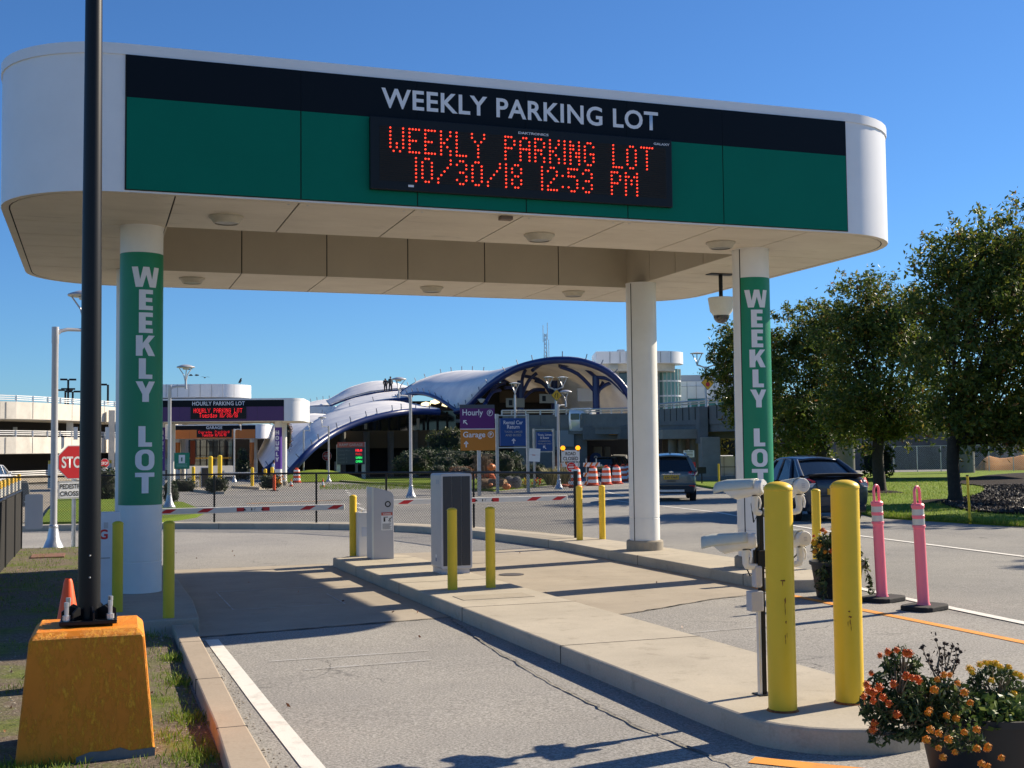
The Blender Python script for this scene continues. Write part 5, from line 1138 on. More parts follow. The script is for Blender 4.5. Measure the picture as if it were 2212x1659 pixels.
for px in (1320, 1342, 1430, 1452): W2(along(px, px+.6, 115.95, 758.5, 782.5, .05), 'panel_joint', BLACKM)
q = P(1561, 809, 128); W2(MB().lathe([(.9, 0), (.9, .4), (.5, .5), (.5, .9), (.75, 1.0), (.75, 1.3), (.1, 1.4)], 14, Matrix.Translation(q)), 'roof_vent', STEEL)
q = P(1341, 766, 122); W2(MB().box(q.x-.3, q.x+.3, q.y-.3, q.y+.3, q.z-.3, q.z+.5), 'roof_vent', STEEL)
for k in range(5): W2(MB().box(P(1324, 790, 117).x-.5, P(1324, 790, 117).x+.5, P(1324, 790, 117).y-.1, P(1324, 790, 117).y, zat(797-k*2.5, 1324, 117), zat(796-k*2.5, 1324, 117)), 'louvre', STEEL)

# ------------------------------------------------------------------ elevated roadway
BR = GD(1300, 95); br = thing('elevated_roadway', 'grey concrete elevated roadway with tan piers in front of the terminal', 'bridge', tuple(BR))
def W3(mb, name, m, **k): return mb.build(name, m, br, world=True, **k)
DK = [(1085, 897, 97, 27), (1180, 896, 96, 28), (1262, 895, 95, 29), (1350, 893, 92, 31), (1430, 884, 87, 35), (1520, 877, 82, 40), (1610, 870, 78, 44), (1760, 868, 74, 46), (1990, 872, 70, 50), (2300, 875, 68, 52)]
top = [P(a, b, c) for a, b, c, h in DK]; hts = [h*c/FPX for a, b, c, h in DK]
def deck(off0, off1, z0, z1, name, m):
    rows = []
    for i, p in enumerate(top):
        t = (top[min(len(top)-1, i+1)]-top[max(0, i-1)]).to_2d().normalized(); n = Vector((-t.y, t.x)); n = n if n.y > 0 else -n
        zz = [p.z-(z0(i) if callable(z0) else z0), p.z-(z1(i) if callable(z1) else z1)]
        a, b = p.to_2d()+n*off0, p.to_2d()+n*off1
        rows.append([(a.x, a.y, zz[1]), (a.x, a.y, zz[0]), (b.x, b.y, zz[0]), (b.x, b.y, zz[1])])
    mb = MB().grid(rows, True); mb.add(rows[0], [(0, 1, 2, 3)]); mb.add(rows[-1], [(3, 2, 1, 0)]); return W3(mb, name, m, fix=True)
deck(0, .3, lambda i: hts[i], 0, 'parapet', M_PIER); deck(.1, 10, lambda i: hts[i]+.5, lambda i: hts[i]-.02, 'deck', M_PIER); deck(9.7, 10, lambda i: hts[i], 0, 'parapet', M_PIER)
for off, s in ((.05, 0), (.05, .22)):
    pass
rail = [p+Vector((0, .1, .38)) for p in top]; W3(MB().tube(rail, .07, 6), 'hand_rail', STEEL); W3(MB().tube([p+Vector((0, .1, .2)) for p in top], .045, 6), 'hand_rail', STEEL)
R40 = resample(top, 44)
for p in R40[:40]: W3(MB().box(p.x-.05, p.x+.05, p.y+.05, p.y+.15, p.z-.02, p.z+.38), 'rail_post', STEEL)
for p in resample(top[:7], 34): W3(MB().box(p.x-.015, p.x+.015, p.y-.012, p.y+.05, p.z-.9, p.z-.02), 'panel_joint', BLACKM)
def pier(px0, px1, d, py_top, th, m=M_PIER2, name='pier', bot=.2):
    return W3(wall(GD(px0, d), GD(px1, d), gz(GD(px0, d).y)-bot, zat(py_top, px0, d), th, MB()), name, m, bevel=.04)
def lintel(px0, px1, d, py0, py1, th, m, name): return W3(wall(GD(px0, d), GD(px1, d), zat(py1, px0, d), zat(py0, px0, d), th, MB()), name, m)
# left abutment, portal with the road passing under the deck
lintel(1110, 1268, 95.6, 922, 1060, 9, M_PIER, 'abutment'); lintel(1260, 1345, 94.2, 920, 950, 9, M_PIER, 'portal_beam'); lintel(1340, 1440, 91.2, 920, 948, 8, M_PIER, 'portal_beam')
lintel(1265, 1450, 106, 925, 1060, 1, mat('tunnel_dark', (.02, .02, .02), .9), 'tunnel_shade_sheet')  # near-black sheet closing the passage, painted shade of the underpass
pier(1306, 1318, 99, 965, .6, M_PIER, 'portal_pillar'); pier(1282, 1300, 98.5, 965, .6, M_PIER2, 'portal_pillar')
lintel(1200, 1240, 95.4, 930, 965, .2, mat('pale_concrete_panel', (.30, .31, .31), .8), 'wall_panel'); lintel(1195, 1225, 95.35, 972, 1040, .2, GLASS, 'doorway')
q = P(1285, 990, 98.3); t2 = P(1287, 992, 98.2); rb = MB().lathe([(.55, 0), (.01, .01)], 20, frame(t2, (1, 0, 0), (0, 0, 1)), cap=False).build('level_disc', SIGNBLUE, br, world=True)
text('level_number', '2', LETTER, br, Matrix.Translation(-BR) @ frame(t2+Vector((0, -.05, 0)), (1, 0, 0), (0, 0, 1)), .6, bold=.03)
q = P(1271, 998, 98.2); W3(MB().box(q.x-.25, q.x+.25, q.y-.05, q.y, q.z-.5, q.z+.5), 'wall_notice', mat('faded_red_notice', (.30, .09, .07), .6))
# white arched frame in the tunnel
m = MB(); pts = [P(1320+u, v, 102) for u, v in ((0, 985), (14, 990), (24, 1002), (30, 1020), (34, 1040))]; m.tube(pts, .10, 6); m.tube([P(1325, 984, 102), P(1352, 984, 102), P(1356, 1040, 102)], .10, 6); m.tube([P(1340, 1000, 102), P(1352, 986, 102)], .07, 6); m.tube([P(1346, 1008, 102), P(1354, 1002, 102)], .07, 6); m.tube([P(1352, 1030, 102), P(1355, 1020, 102)], .07, 6); W3(m, 'tunnel_frame', WHITE2)
q = P(1333, 928, 93.9); W3(MB().box(q.x-.7, q.x+.7, q.y-.05, q.y+.0, q.z-.42, q.z+.42), 'clearance_sign', SIGNYEL); MB().box(q.x-.5-BR.x, q.x+.5-BR.x, q.y-.06-BR.y, q.y-.051-BR.y, q.z-.1-BR.z, q.z+.1-BR.z).build('clearance_mark', mat('faded_mark', (.35, .2, .02), .6), br)
# right part: beam, tan piers, round columns
lintel(1432, 1640, 82.5, 928, 948, 7, M_PIER2, 'cross_beam'); lintel(1512, 1530, 81.2, 880, 958, 2, M_PIER, 'pier_cap')
pier(1516, 1556, 80.5, 944, 1.6); 
for px in (1453, 1472, 1499): q = GD(px, 88); W3(MB().tube([(q.x, q.y, gz(q.y)-.2), (q.x, q.y, zat(935, px, 88))], .33, 12), 'round_column', M_PIER2, smooth=50)
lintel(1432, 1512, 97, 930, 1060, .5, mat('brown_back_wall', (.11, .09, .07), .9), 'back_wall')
for px, d in ((1826, 95), (2083, 92)):
    q = GD(px, d); W3(MB().tube([(q.x, q.y, gz(q.y)-.2), (q.x, q.y, zat(915, px, d))], .72, 16), 'round_column', M_PIER, smooth=50)
lintel(1780, 1870, 94, 925, 942, 2, M_PIER, 'cross_beam')
# lamps and signs on the roadway
def tall_lamp(label, px, d, py_base, py_top, heads):
    b = P(px, py_base, d); h = (py_base-py_top)*d/FPX; t = thing('roadway_lamp', label, 'street lamp', tuple(b), 0, 'lamps on the elevated roadway')
    MB().tube([(0, 0, -.1), (0, 0, h-.9)], [.10, .08], 10).build('pole', ALU, t, smooth=50)
    for dx in heads:
        if dx: MB().tube([(0, 0, h-1.0), (dx*.7, 0, h-.85), (dx, 0, h-.8)], .05, 6).build('arm', ALU, t)
        y = MB()
        for k in range(3): a = 2*PI*k/3; y.tube([(dx, 0, h-.85), (dx+.12*math.cos(a), .12*math.sin(a), h-.5), (dx+.38*math.cos(a), .38*math.sin(a), h-.03)], .035, 5)
        y.build('yoke', ALU, t); MB().lathe([(.05, h-.06), (.45, h-.04), (.47, h), (.1, h+.08)], 16, Matrix.Translation((dx, 0, 0))).build('dish', LAMPG, t, smooth=40)
    return t
tall_lamp('twin dish lamp on the roadway beside the white wing, above the stop ahead sign', 1526, 81.5, 876, 763, (-.65, .65))
tall_lamp('twin dish lamp on the roadway under the big blue arch', 1201, 95.5, 897, 815, (-.6, .6))
tall_lamp('single pole lamp on the roadway behind the blue rental sign', 1113, 96.5, 930, 828, (0,))
q = P(1574, 872, 78); tall_lamp('single dish lamp on the roadway next to the tree', 1574, 78.5, 874, 845, (0,))
def diamond(label, px, py, d, s, kind):
    q = P(px, py, d); t = thing('warning_sign', label, 'warning sign', tuple(q), 0); r = s
    M = front(0, -.12, 0); dm = lambda k: [(0, -k), (k, 0), (0, k), (-k, 0)]
    MB().prism(dm(r), -.02, 0, M).build('sign_edge', BLACK, t); MB().prism(dm(r*.95), -.01, .006, M).build('sign_face', SIGNYEL, t)
    if kind == 'stop':
        m = MB(); m.prism(oct_(r*.33), .007, .012, M @ Matrix.Translation((0, -.22*r, 0))); m.build('stop_symbol', RED, t)
        m = MB(); m.prism([(-.09*r, .18*r), (.09*r, .18*r), (.09*r, .42*r), (.22*r, .42*r), (0, .68*r), (-.22*r, .42*r), (-.09*r, .42*r)], .007, .011, M); m.build('arrow_symbol', BLACK, t)
    else:
        m = MB(); m.prism([(.16*r, -.42*r), (.28*r, -.42*r), (.28*r, .42*r), (.16*r, .42*r)], .007, .011, M); m.prism([(-.34*r, -.42*r), (-.22*r, -.42*r), (-.22*r, -.05*r), (-.05*r, .2*r), (-.05*r, .42*r), (-.17*r, .42*r), (-.17*r, .24*r), (-.34*r, .0)], .007, .011, M); m.build('lane_symbol', BLACK, t)
    MB().box(-.04, .04, -.11, -.02, -r*.9, r*.9).build('bracket', STEEL, t)
diamond('yellow diamond stop ahead sign on the roadway lamp by the tree', 1527, 827, 81.4, .50, 'stop')
diamond('yellow diamond lane shift sign on the lamp under the blue arch', 1201, 854, 95.2, .47, 'lane')

# ------------------------------------------------------------------ parking garage on the left
GB = GD(80, 104); ga = thing('parking_garage', 'pale multi level parking garage with curved parapets and white railings', 'parking garage', tuple(GB))
def W4(mb, name, m, **k): return mb.build(name, m, ga, world=True, **k)
gp = resample([P(px, 975, d) for px, d in ((-220, 95), (-120, 95), (0, 97.5), (90, 101.5), (170, 107), (250, 113.5), (330, 121), (385, 128))], 26)
def ribbon(py0, py1, dref, off, th, name, m, zoff=0):
    z1, z0 = zat(py0, 120, dref), zat(py1, 120, dref); rows = []
    for i, p in enumerate(gp):
        t = (gp[min(len(gp)-1, i+1)]-gp[max(0, i-1)]).to_2d().normalized(); n = Vector((-t.y, t.x)); n = n if n.y > 0 else -n
        a, b = p.to_2d()+n*off, p.to_2d()+n*(off+th); rows.append([(a.x, a.y, z0), (a.x, a.y, z1), (b.x, b.y, z1), (b.x, b.y, z0)])
    return W4(MB().grid(rows, True), name, m, fix=True)
ribbon(871, 907, 103, 0, .25, 'parapet', M_GAR); ribbon(944, 979, 103, 0, .25, 'parapet', M_GAR); ribbon(1026, 1040, 103, 0, .25, 'parapet', M_PIER2)
ribbon(898, 908.5, 103, .3, 14, 'floor_slab', M_GAR); ribbon(970, 980, 103, .3, 14, 'floor_slab', M_GAR)
GDK = mat('garage_shade', (.02, .018, .017), .9); ribbon(872, 1045, 103, 4.5, .3, 'back_wall', GDK); e0, e1 = gp[-1], gp[-1]+Vector((-3, 12, 0)); W4(wall(e0, e1, gz(e0.y)-.3, zat(872, 120, 103), .4, MB()), 'end_wall', M_GAR)  # near-black back wall paints the shade inside the open decks
for py in (858.5, 862.5, 866.5, 931.5, 935.5, 939.5, 1016, 1020, 1024): ribbon(py-.9, py+.9, 103, .1, .05, 'rail_bar', WHITE2)
for i, p in enumerate(resample(gp, 22)):
    for a, b in ((858, 871), (931, 944)):
        W4(MB().box(p.x-.05, p.x+.05, p.y+.08, p.y+.16, zat(b, 120, 103), zat(a, 120, 103)), 'rail_post', WHITE2)
for px in (150, 241, 300, -30): 
    q = P(px, 975, 106.5 if px < 200 else 111); W4(MB().box(q.x-.28, q.x+.28, q.y+.4, q.y+1.0, gz(q.y)-.3, zat(880, 120, 103)), 'pillar', M_GAR)
for i, p in enumerate(resample(gp, 15)): W4(MB().box(p.x-.015, p.x+.015, p.y-.02, p.y+.02, zat(906, 120, 103), zat(872, 120, 103)), 'panel_joint', mat('joint_grey', (.2, .2, .19), .8)); W4(MB().box(p.x-.015, p.x+.015, p.y-.02, p.y+.02, zat(978, 120, 103), zat(945, 120, 103)), 'panel_joint', mat('joint_grey', (.2, .2, .19), .8))
for px in (31, 163, 232): q = P(px, 927, 104); W4(MB().box(q.x-.17, q.x+.17, q.y+1, q.y+1.3, q.z-.9, q.z+.2), 'utility_box', mat('light_box', (.6, .62, .62), .5))
for px, py in ((95, 991), (105, 992), (55, 1000), (88, 990)): q = P(px, py, 112); W4(MB().box(q.x-.3, q.x+.3, q.y, q.y+.2, q.z-.35, q.z+.35), 'wall_notice', mat('dim_notice', (.09, .10, .09), .7))
# lamp poles on the garage roof
for px, py0, d, lab in ((147, 820, 118, 'dark twin head lamp pole on the garage roof, the tallest left of the black pole'), (157, 846, 122, 'short dark lamp pole on the garage roof close to the black pole'), (141, 843, 126, 'short dark twin lamp pole on the garage roof farthest left'), (233, 831, 115, 'dark single head lamp pole on the garage roof right of the black pole')):
    b = P(px, 868, d); h = (868-py0)*d/FPX; t = thing('roof_lamp_pole', lab, 'lamp pole', tuple(b), 0, 'dark lamp poles on the garage roof')
    MB().tube([(0, 0, -.3), (0, 0, h)], .10, 8).build('pole', BLACK, t)
    for sx in ((-1,) if px == 233 else (-1, 1)): MB().box(sx*.08 if sx > 0 else -.75, .75 if sx > 0 else -.08, -.16, .16, h-.08, h+.1).build('lamp_head', BLACK, t, bevel=.03)
    if px == 147:
        for sx in (-1, 1): MB().box(.08 if sx > 0 else -.65, .65 if sx > 0 else -.08, -.16, .16, h-1.0, h-.84).build('lamp_head', BLACK, t)
# ------------------------------------------------------------------ stair tower with round roof, hourly and garage canopies
ST = GD(450, 138); stw = thing('stair_tower', 'glazed stair tower with a white rounded roof band behind the hourly canopy', 'building', tuple(ST))
def W5(mb, name, m, **k): return mb.build(name, m, stw, world=True, **k)
W5(MB().prism(stad(300, 523.5, 132, 8, 4), zat(858, 440, 132), zat(829, 440, 132)), 'roof_band', WHITE, smooth=35)
W5(MB().prism(stad(320, 505, 133, 6, 3), zat(863, 440, 133), zat(857, 440, 133)), 'roof_soffit', mat('dark_soffit', (.03, .03, .03), .8))
for k in range(7): W5(along(358+k*24.5, 358.6+k*24.5, 131.95, 830, 857.5, .04), 'panel_joint', mat('joint_grey2', (.3, .3, .3), .8))
W5(along(388, 516, 134, 862, 1006, 7), 'curtain_wall', GLASST)
for k in range(10): W5(along(389+k*14, 390+k*14, 133.8, 862, 1006, .1), 'mullion', BLACK)
for py in (965, 983, 995): W5(along(388, 516, 133.8, py, py+1, .1), 'transom', BLACK)
W5(along(402, 500, 133.6, 988, 991, .2), 'stripe', mat('yellow_bar', (.5, .3, .04), .5)); W5(along(411, 421, 126.5, 952, 1003, .2), 'banner', mat('orange_banner', (.55, .10, .03), .5)); W5(along(340, 386, 130, 945, 990, 4), 'side_block', M_GAR)
c1 = P(471, 975, 76.5); c1z = zat(910, 470, 76)-4.106
hs2 = [2.95-.33*k for k in range(6)]
HC = canopy('white canopy with a purple band over the hourly lot entrance, far left', (c1.x, c1.y, c1z), math.radians(-14.0), PURPLE, PURPLE2, 'HOURLY PARKING LOT', ('HOURLY PARKING LOT', 'Tuesday 10/30/18'), 'HOURLY', [3.45-.35*k for k in range(6)], False, LEDR2, -.0, .26, 3.3)
c2 = P(462, 975, 122)
GC = canopy('white canopy with an orange band over the garage entrance, behind the hourly canopy', (c2.x, c2.y, zat(947.5, 515, 122)-4.106), math.radians(-13), ORANGE, ORANGE, 'GARAGE', ('Garage Parking', 'Tuesday 10/30/18'), '', [], False, LEDR2, 0, .30, 1.6)

# ------------------------------------------------------------------ small things by the hourly lanes
for px, dd, hh, lab in ((418, 72, 1.3, 'far yellow bollard beside the green notice board'), (455, 70, 1.9, 'tall far yellow bollard right of the far ticket machine'), (475, 70, 1.95, 'tall far yellow bollard between the far ticket machine and the far gate arm'), (545, 74, 1.2, 'far yellow bollard left of the hourly column'), (573, 73, 1.1, 'far yellow bollard behind the hourly column foot'), (588, 74, 1.2, 'far yellow bollard right of the hourly column'), (435, 73, 1.0, 'far yellow bollard touching the dark far ticket machine')):
    q = GD(px, dd, .1); bollard(lab, tuple(q), .13 if hh > 1.5 else .10, hh, YELLOW, 'yellow bollards at the hourly lanes')
q = GD(442, 71, .1); t = thing('ticket_machine', 'far charcoal ticket machine on the hourly lane island', 'ticket machine', tuple(q)); MB().box(-.22, .22, -.2, .2, 0, 1.25).build('housing', GREYBOX, t, bevel=.02); MB().box(-.19, .19, -.215, -.19, .1, 1.2).build('front_panel', DARKPANEL, t)
setting(MB().prism([tuple(GD(a, b).to_2d()) for a, b in ((418, 67), (470, 61), (485, 61), (478, 72), (440, 78), (418, 76))], lambda p: gz(p[1])-.1, lambda p: gz(p[1])+.14).build('concrete_island', M_KERB))
setting(MB().prism([tuple(GD(a, b).to_2d()) for a, b in ((500, 76), (560, 70), (600, 72), (600, 76), (540, 82))], lambda p: gz(p[1])-.1, lambda p: gz(p[1])+.14).build('concrete_island', M_KERB))
for px, dd, lab, fm in ((468, 62, 'far dark bush planter at the nose of the hourly island', 0), (584, 68, 'far planter with a few orange flowers by the pink post', 1), (370, 46, 'small dark bush at the foot of the second street lamp', 0)):
    q = GD(px, dd, .05); b = bush(lab, 'planter' if px != 370 else 'bush', tuple(q), [(0, 0, .42, .62 if px != 370 else .3, .5, .42)], LEAFD, 900, .06, 'bush')
    if fm:
        m = MB()
        for k in range(26): m.ico((random.uniform(.1, .7), random.uniform(-.5, 0), random.uniform(.3, .75)), .06, 1)
        m.build('blossom', FLM['a'], b)
q = GD(592.5, 66, 0); t = thing('delineator_post', 'far orange pink delineator post by the hourly planter', 'delineator post', tuple(q)); MB().lathe([(.09, .02), (.075, .9), (.05, 1.0)], 12).build('tube', BARRELO, t, smooth=40); MB().lathe([(.25, 0), (.22, .05)], 8).build('rubber_base', RUBBER, t)
q = GD(393, 76, .05); t = thing('notice_board', 'green notice board with a white key emblem before the garage', 'notice board', tuple(q), -.1)
k_ = 76/FPX; z0, z1 = (975-1014)*k_+EYE-q.z, (975-979)*k_+EYE-q.z; hw = 16*k_
MB().box(-hw, hw, -.05, .05, z0, z1).build('board', mat('board_green', (.0, .22, .12), .4), t); MB().box(-.19, .19, -.06, -.05, z1-.66, z1-.14).build('emblem', SIGNW, t); MB().tube([(.0, -.065, z1-.55), (.0, -.065, z1-.3)], .04, 6).build('emblem_mark', GREEN, t)
m = MB()
for k in range(3): m.box(-hw*.7, hw*.7, -.056, -.05, z0+.12+k*.09, z0+.155+k*.09)
m.build('board_lines', mat('pale_green_line', (.25, .5, .38), .5), t)
for sx in (-.3, .3): MB().box(sx-.04, sx+.04, -.03, .03, -.1, z0).build('leg', STEEL, t)
q = GD(540, 78, .1); t = thing('barrier_gate', 'far white barrier arm across the hourly lane', 'barrier gate', tuple(GD(479, 77, .1)), -.2); MB().box(-.15, .15, -.15, .15, 0, 1.0).build('cabinet', GREYBOX, t); MB().box(.15, 2.2, -.03, .03, .78, .88).build('barrier_arm', WHITE2, t); MB().box(2.0, 2.06, -.03, .03, 0, .8).build('arm_rest', STEEL, t)
q = GD(225, 84, 0); bush('clipped dark hedge behind the left chain-link fence', 'hedge', tuple(GD(228, 52, .0)), [(0, 0, .7, .62, .6, .78)], LEAFD, 420, .08, 'hedge')
bush('low dark hedge in front of the green notice board', 'hedge', tuple(GD(395, 68, 0)), [(0, 0, .3, .85, .5, .42)], LEAFD, 420, .07, 'hedge')
bush('small conical evergreen by the garage entrance', 'evergreen', tuple(GD(524, 104, .1)), [(0, 0, .9, .7, .7, 1.0), (0, 0, 2.0, .45, .45, .8)], LEAFD, 260, .1, 'evergreen_shrub')
q = GD(618, 106, .5); bush('thin young tree with dry brown leaves before the membrane roof', 'tree', tuple(q), [(0, 0, 3.4, .6, .5, 1.5)], BROWNL, 190, .09, 'tree', trunk=2.6)

# ------------------------------------------------------------------ middle lawn: boards, hedges, harvest display
def zrel(py, px, d, q): return zat(py, px, d)-q.z
def board(name, label, px, d, parts, posts, rz=0.):
    q = GD(px, d, .1); t = thing(name, label, 'sign', tuple(q), rz); s = d/FPX
    for (pn, x0, y0, x1, y1, m, dy) in parts: MB().box((x0-px)*s, (x1-px)*s, -.06-dy, .04 if dy == 0 else -.055-dy+.01, zrel(y1, px, d, q), zrel(y0, px, d, q)).build(pn, m, t)
    for (x, w_, y0) in posts: MB().box((x-px)*s-w_, (x-px)*s+w_, -.05+.09, .05+.09, -.3, zrel(y0, px, d, q)).build('post', STEEL, t)
    def tx(sx, sy, st, h, w_=None, m=LETTER, bold=.01, nm='sign_lettering'): return text(nm, st, m, t, front((sx-px)*s, -.078, zrel(sy, px, d, q)), h*s, w_*s if w_ else None, bold=bold)
    def mk(polys, m=LETTER, nm='arrow_symbol'):
        b = MB()
        for pl_ in polys: b.prism([((x-px)*s, zrel(y, px, d, q)) for x, y in pl_], .0, .004, front(0, -.076, 0))
        return b.build(nm, m, t)
    return t, tx, mk
def up_arrow(x, y, s): return [[(x-.09*s, y+.5*s), (x+.09*s, y+.5*s), (x+.09*s, y-.3*s), (x-.09*s, y-.3*s)], [(x, y-.5*s), (x+.38*s, y-.08*s), (x+.26*s, y+.04*s), (x, y-.25*s), (x-.26*s, y+.04*s), (x-.38*s, y-.08*s)]]
def ul_arrow(x, y, s): return [[(x-.45*s, y-.45*s), (x+.2*s, y-.45*s), (x+.2*s, y-.27*s), (x-.27*s, y-.27*s), (x-.27*s, y+.2*s), (x-.45*s, y+.2*s)], [(x-.35*s, y-.22*s), (x-.22*s, y-.35*s), (x+.45*s, y+.32*s), (x+.32*s, y+.45*s)]]
def circ(tt, tx, mk, x, y, r):
    b = []; 
    for k in range(20): a, c = 2*PI*k/20, 2*PI*(k+1)/20; b.append([(x+r*math.cos(a), y+r*math.sin(a)), (x+r*math.cos(c), y+r*math.sin(c)), (x+r*.84*math.cos(c), y+r*.84*math.sin(c)), (x+r*.84*math.cos(a), y+r*.84*math.sin(a))])
    mk(b, LETTER, 'ring_symbol'); tx(x, y, 'P', r*1.15, bold=.02)
PUR = mat('sign_purple', (.10, .008, .13), .4); ORS = mat('sign_orange', (.46, .165, .012), .4)
t, tx, mk = board('direction_sign', 'purple and orange parking direction sign above the harvest display', 1032, 52, [('top_panel', 991.7, 874, 1070, 882, SIGNGREY, 0), ('purple_panel', 991.7, 882, 1070, 926, PUR, .002), ('orange_panel', 992.5, 927.5, 1071.5, 973, ORS, .002), ('divider', 991.7, 925.9, 1071, 927.6, LETTER, .001)], [(1036, .07, 874)])
tx(1020, 893, 'Hourly', 17, 46); tx(1023, 940.5, 'Garage', 16, 50); circ(t, tx, mk, 1059, 892, 6.8); circ(t, tx, mk, 1060.5, 939, 6.8); mk(ul_arrow(1003.5, 912.5, 11)); mk(up_arrow(1004.7, 959, 14))
t, tx, mk = board('direction_sign', 'blue rental car return sign in a silver frame', 1107, 56, [('blue_panel', 1078.5, 903.5, 1137, 963, SIGNBLUE, 0), ('frame_rail', 1072, 896, 1145, 898.5, STEEL, -.02), ('frame_rail', 1072, 965.5, 1145, 968, STEEL, -.02)], [(1073.5, .065, 894), (1143.5, .065, 893.5)])
tx(1108, 912.5, 'Rental Car', 8, 44); tx(1108, 922, 'Return', 8, 28); dimtx = mat('worn_lettering', (.36, .37, .36), .6); tx(1108, 933, 'TAXIS, LIMOS', 5, 41, dimtx); tx(1108, 940, 'AND BUSES', 5, 36, dimtx); mk(up_arrow(1108.5, 952.5, 12))
t, tx, mk = board('direction_sign', 'smaller blue taxis and limos sign behind the rental sign', 1175, 66, [('blue_panel', 1157, 933, 1194, 974, SIGNBLUE, 0), ('frame_rail', 1152, 927, 1199, 929, STEEL, -.02), ('frame_rail', 1152, 975, 1199, 977, STEEL, -.02)], [(1153.5, .055, 926), (1198, .055, 926)])
tx(1175.5, 939.5, 'Taxis, Limos', 5, 32); tx(1175.5, 945.5, '& Buses', 5, 20); tx(1175.5, 953, 'COMMERCIAL', 3, 28, dimtx); tx(1175.5, 958.5, 'VEHICLES ONLY', 3, 32, dimtx); mk(ul_arrow(1175.5, 966.5, 8))
t, tx, mk = board('garage_board', 'dark ramp garage board with a brick red header and lit levels', 758, 100, [('header_panel', 728, 955, 788, 966.5, SIGNRED2, .002), ('dark_panel', 728, 966.5, 788, 1003, SIGNGREY, 0)], [(731, .16, 960), (786, .16, 955)])
tx(758, 960.8, 'RAMP GARAGE', 6, 51, mat('pale_red_letter', (.62, .45, .42), .5))
gl = mat('grey_lettering', (.16, .18, .20), .6)
for k, (s, r_) in enumerate((('Daily Max.', '18.0'), ('Level 1', 'FULL'), ('Level 2', 'OPEN'), ('Level 3', 'OPEN'))):
    y = 973.5+k*8; tx(731+(13 if k == 0 else 9), y, s, 4.6, 26 if k == 0 else 18, gl)
    tx(775, y-.5, r_, 5, 14, LEDR2 if k == 0 else mat('dim_red_led', (.6, .03, .02), .5, emit=.5) if k == 1 else LEDG, .03, 'level_display')
for x in (731, 786): q = GD(x, 100); 
# square white notice leaning on the rental post
q = P(1155, 983, 55.2); t = thing('white_notice', 'tilted white square notice on the post of the rental sign', 'notice', tuple(q), .1); M = front(0, 0, 0) @ Matrix.Rotation(-.07, 4, 'Z'); MB().box(-.27, .27, -.3, .3, -.02, .02, M).build('panel', SIGNW, t); MB().box(-.14, .02, -.02, .015, .021, .024, M).build('panel_mark', SIGNRED2, t); MB().box(-.26, .27, .005, .015, .0205, .0225, M).build('panel_fold', GREYBOX, t)
# dense clipped junipers
def hb(px, py, d, rx, ry, rz_, q): w_ = P(px, py, d)-Vector(q); return (w_.x, w_.y, w_.z, rx, ry, rz_)
q = GD(900, 78, .1); bush('broad dark clipped juniper left of the lamp on the middle lawn', 'hedge', tuple(q), [hb(893, 1000, 79, 1.15, 1, .8, q), hb(862, 1008, 79, .5, .6, .6, q), hb(920, 995, 80, .9, .9, .9, q), hb(905, 984, 82, 1.1, .9, .45, q)], LEAFD, 420, .075, 'hedge')
q = GD(1000, 72, .1); bush('long layered dark juniper hedge behind the purple sign', 'hedge', tuple(q), [hb(965, 1003, 73, .9, .9, .55, q), hb(1000, 1000, 74, 1.0, 1, .75, q), hb(1040, 1000, 74, 1.1, 1, .8, q), hb(975, 985, 77, 1.3, .9, .4, q), hb(945, 1018, 70, .55, .5, .42, q), hb(985, 1018, 70, .65, .5, .42, q)], LEAFD, 420, .075, 'hedge')
q = GD(1085, 70, .1); bush('dark clipped hedge block right of the harvest display', 'hedge', tuple(q), [hb(1085, 1005, 71, .95, .8, .85, q), hb(1108, 1005, 72, .7, .7, .8, q)], LEAFD, 420, .075, 'hedge')
q = GD(1155, 74, .1); bush('low dark hedge behind the white notice', 'hedge', tuple(q), [hb(1152, 1018, 74, .9, .5, .5, q)], LEAFD, 400, .075, 'hedge')
q = GD(955, 92, .1); bush('loose broad-leaved small tree left of the purple sign', 'tree', tuple(q), [hb(950, 960, 92, 1.2, 1.0, 1.1, q), hb(975, 950, 92, .9, .9, 1.0, q), hb(935, 985, 91, .8, .8, .7, q), hb(965, 985, 91, 1.1, .8, .8, q)], leafmat('olive_leaf', [(0, (.03, .045, .015)), (.6, (.07, .085, .028)), (1, (.13, .13, .05))]), 170, .13, 'tree', trunk=1)
q = GD(1000, 62, .1); bush('rusty brown ornamental bush left of the pumpkins', 'bush', tuple(q), [hb(996, 1022, 62, .7, .5, .38, q), hb(1012, 1025, 62, .4, .4, .3, q)], BROWNL, 500, .05, 'bush')
def grass_clump(label, px, d, n, h, wd):
    q = GD(px, d, .1); t = thing('ornamental_grass', label, 'ornamental grass', tuple(q)); m = MB()
    for k in range(n):
        a = random.uniform(0, 6.28); r = random.uniform(0, .3)*wd; b = Vector((r*math.cos(a), r*math.sin(a), 0)); hh = h*random.uniform(.6, 1.1); e = b+Vector((math.cos(a)*wd*random.uniform(.2, 1), math.sin(a)*wd*random.uniform(.2, 1), hh)); mm = b.lerp(e, .6)+Vector((0, 0, hh*.18)); s = Vector((-math.sin(a), math.cos(a), 0))*.018
        m.add([b-s, b+s, mm+s, mm-s, e], [(0, 1, 2, 3), (3, 2, 4)])
    m.build('blades', leafmat('straw_grass', [(0, (.10, .12, .04)), (.5, (.24, .22, .10)), (1, (.42, .36, .22))]) if 'straw_grass' not in MATS else MATS['straw_grass'], t)
    MATS['straw_grass'] = bpy.data.materials.get('straw_grass')
grass_clump('pale ornamental grass right of the white notice', 1190, 66, 420, .95, .8); grass_clump('pale ornamental grass in front of the road closed sign', 1215, 68, 420, 1.0, .8)
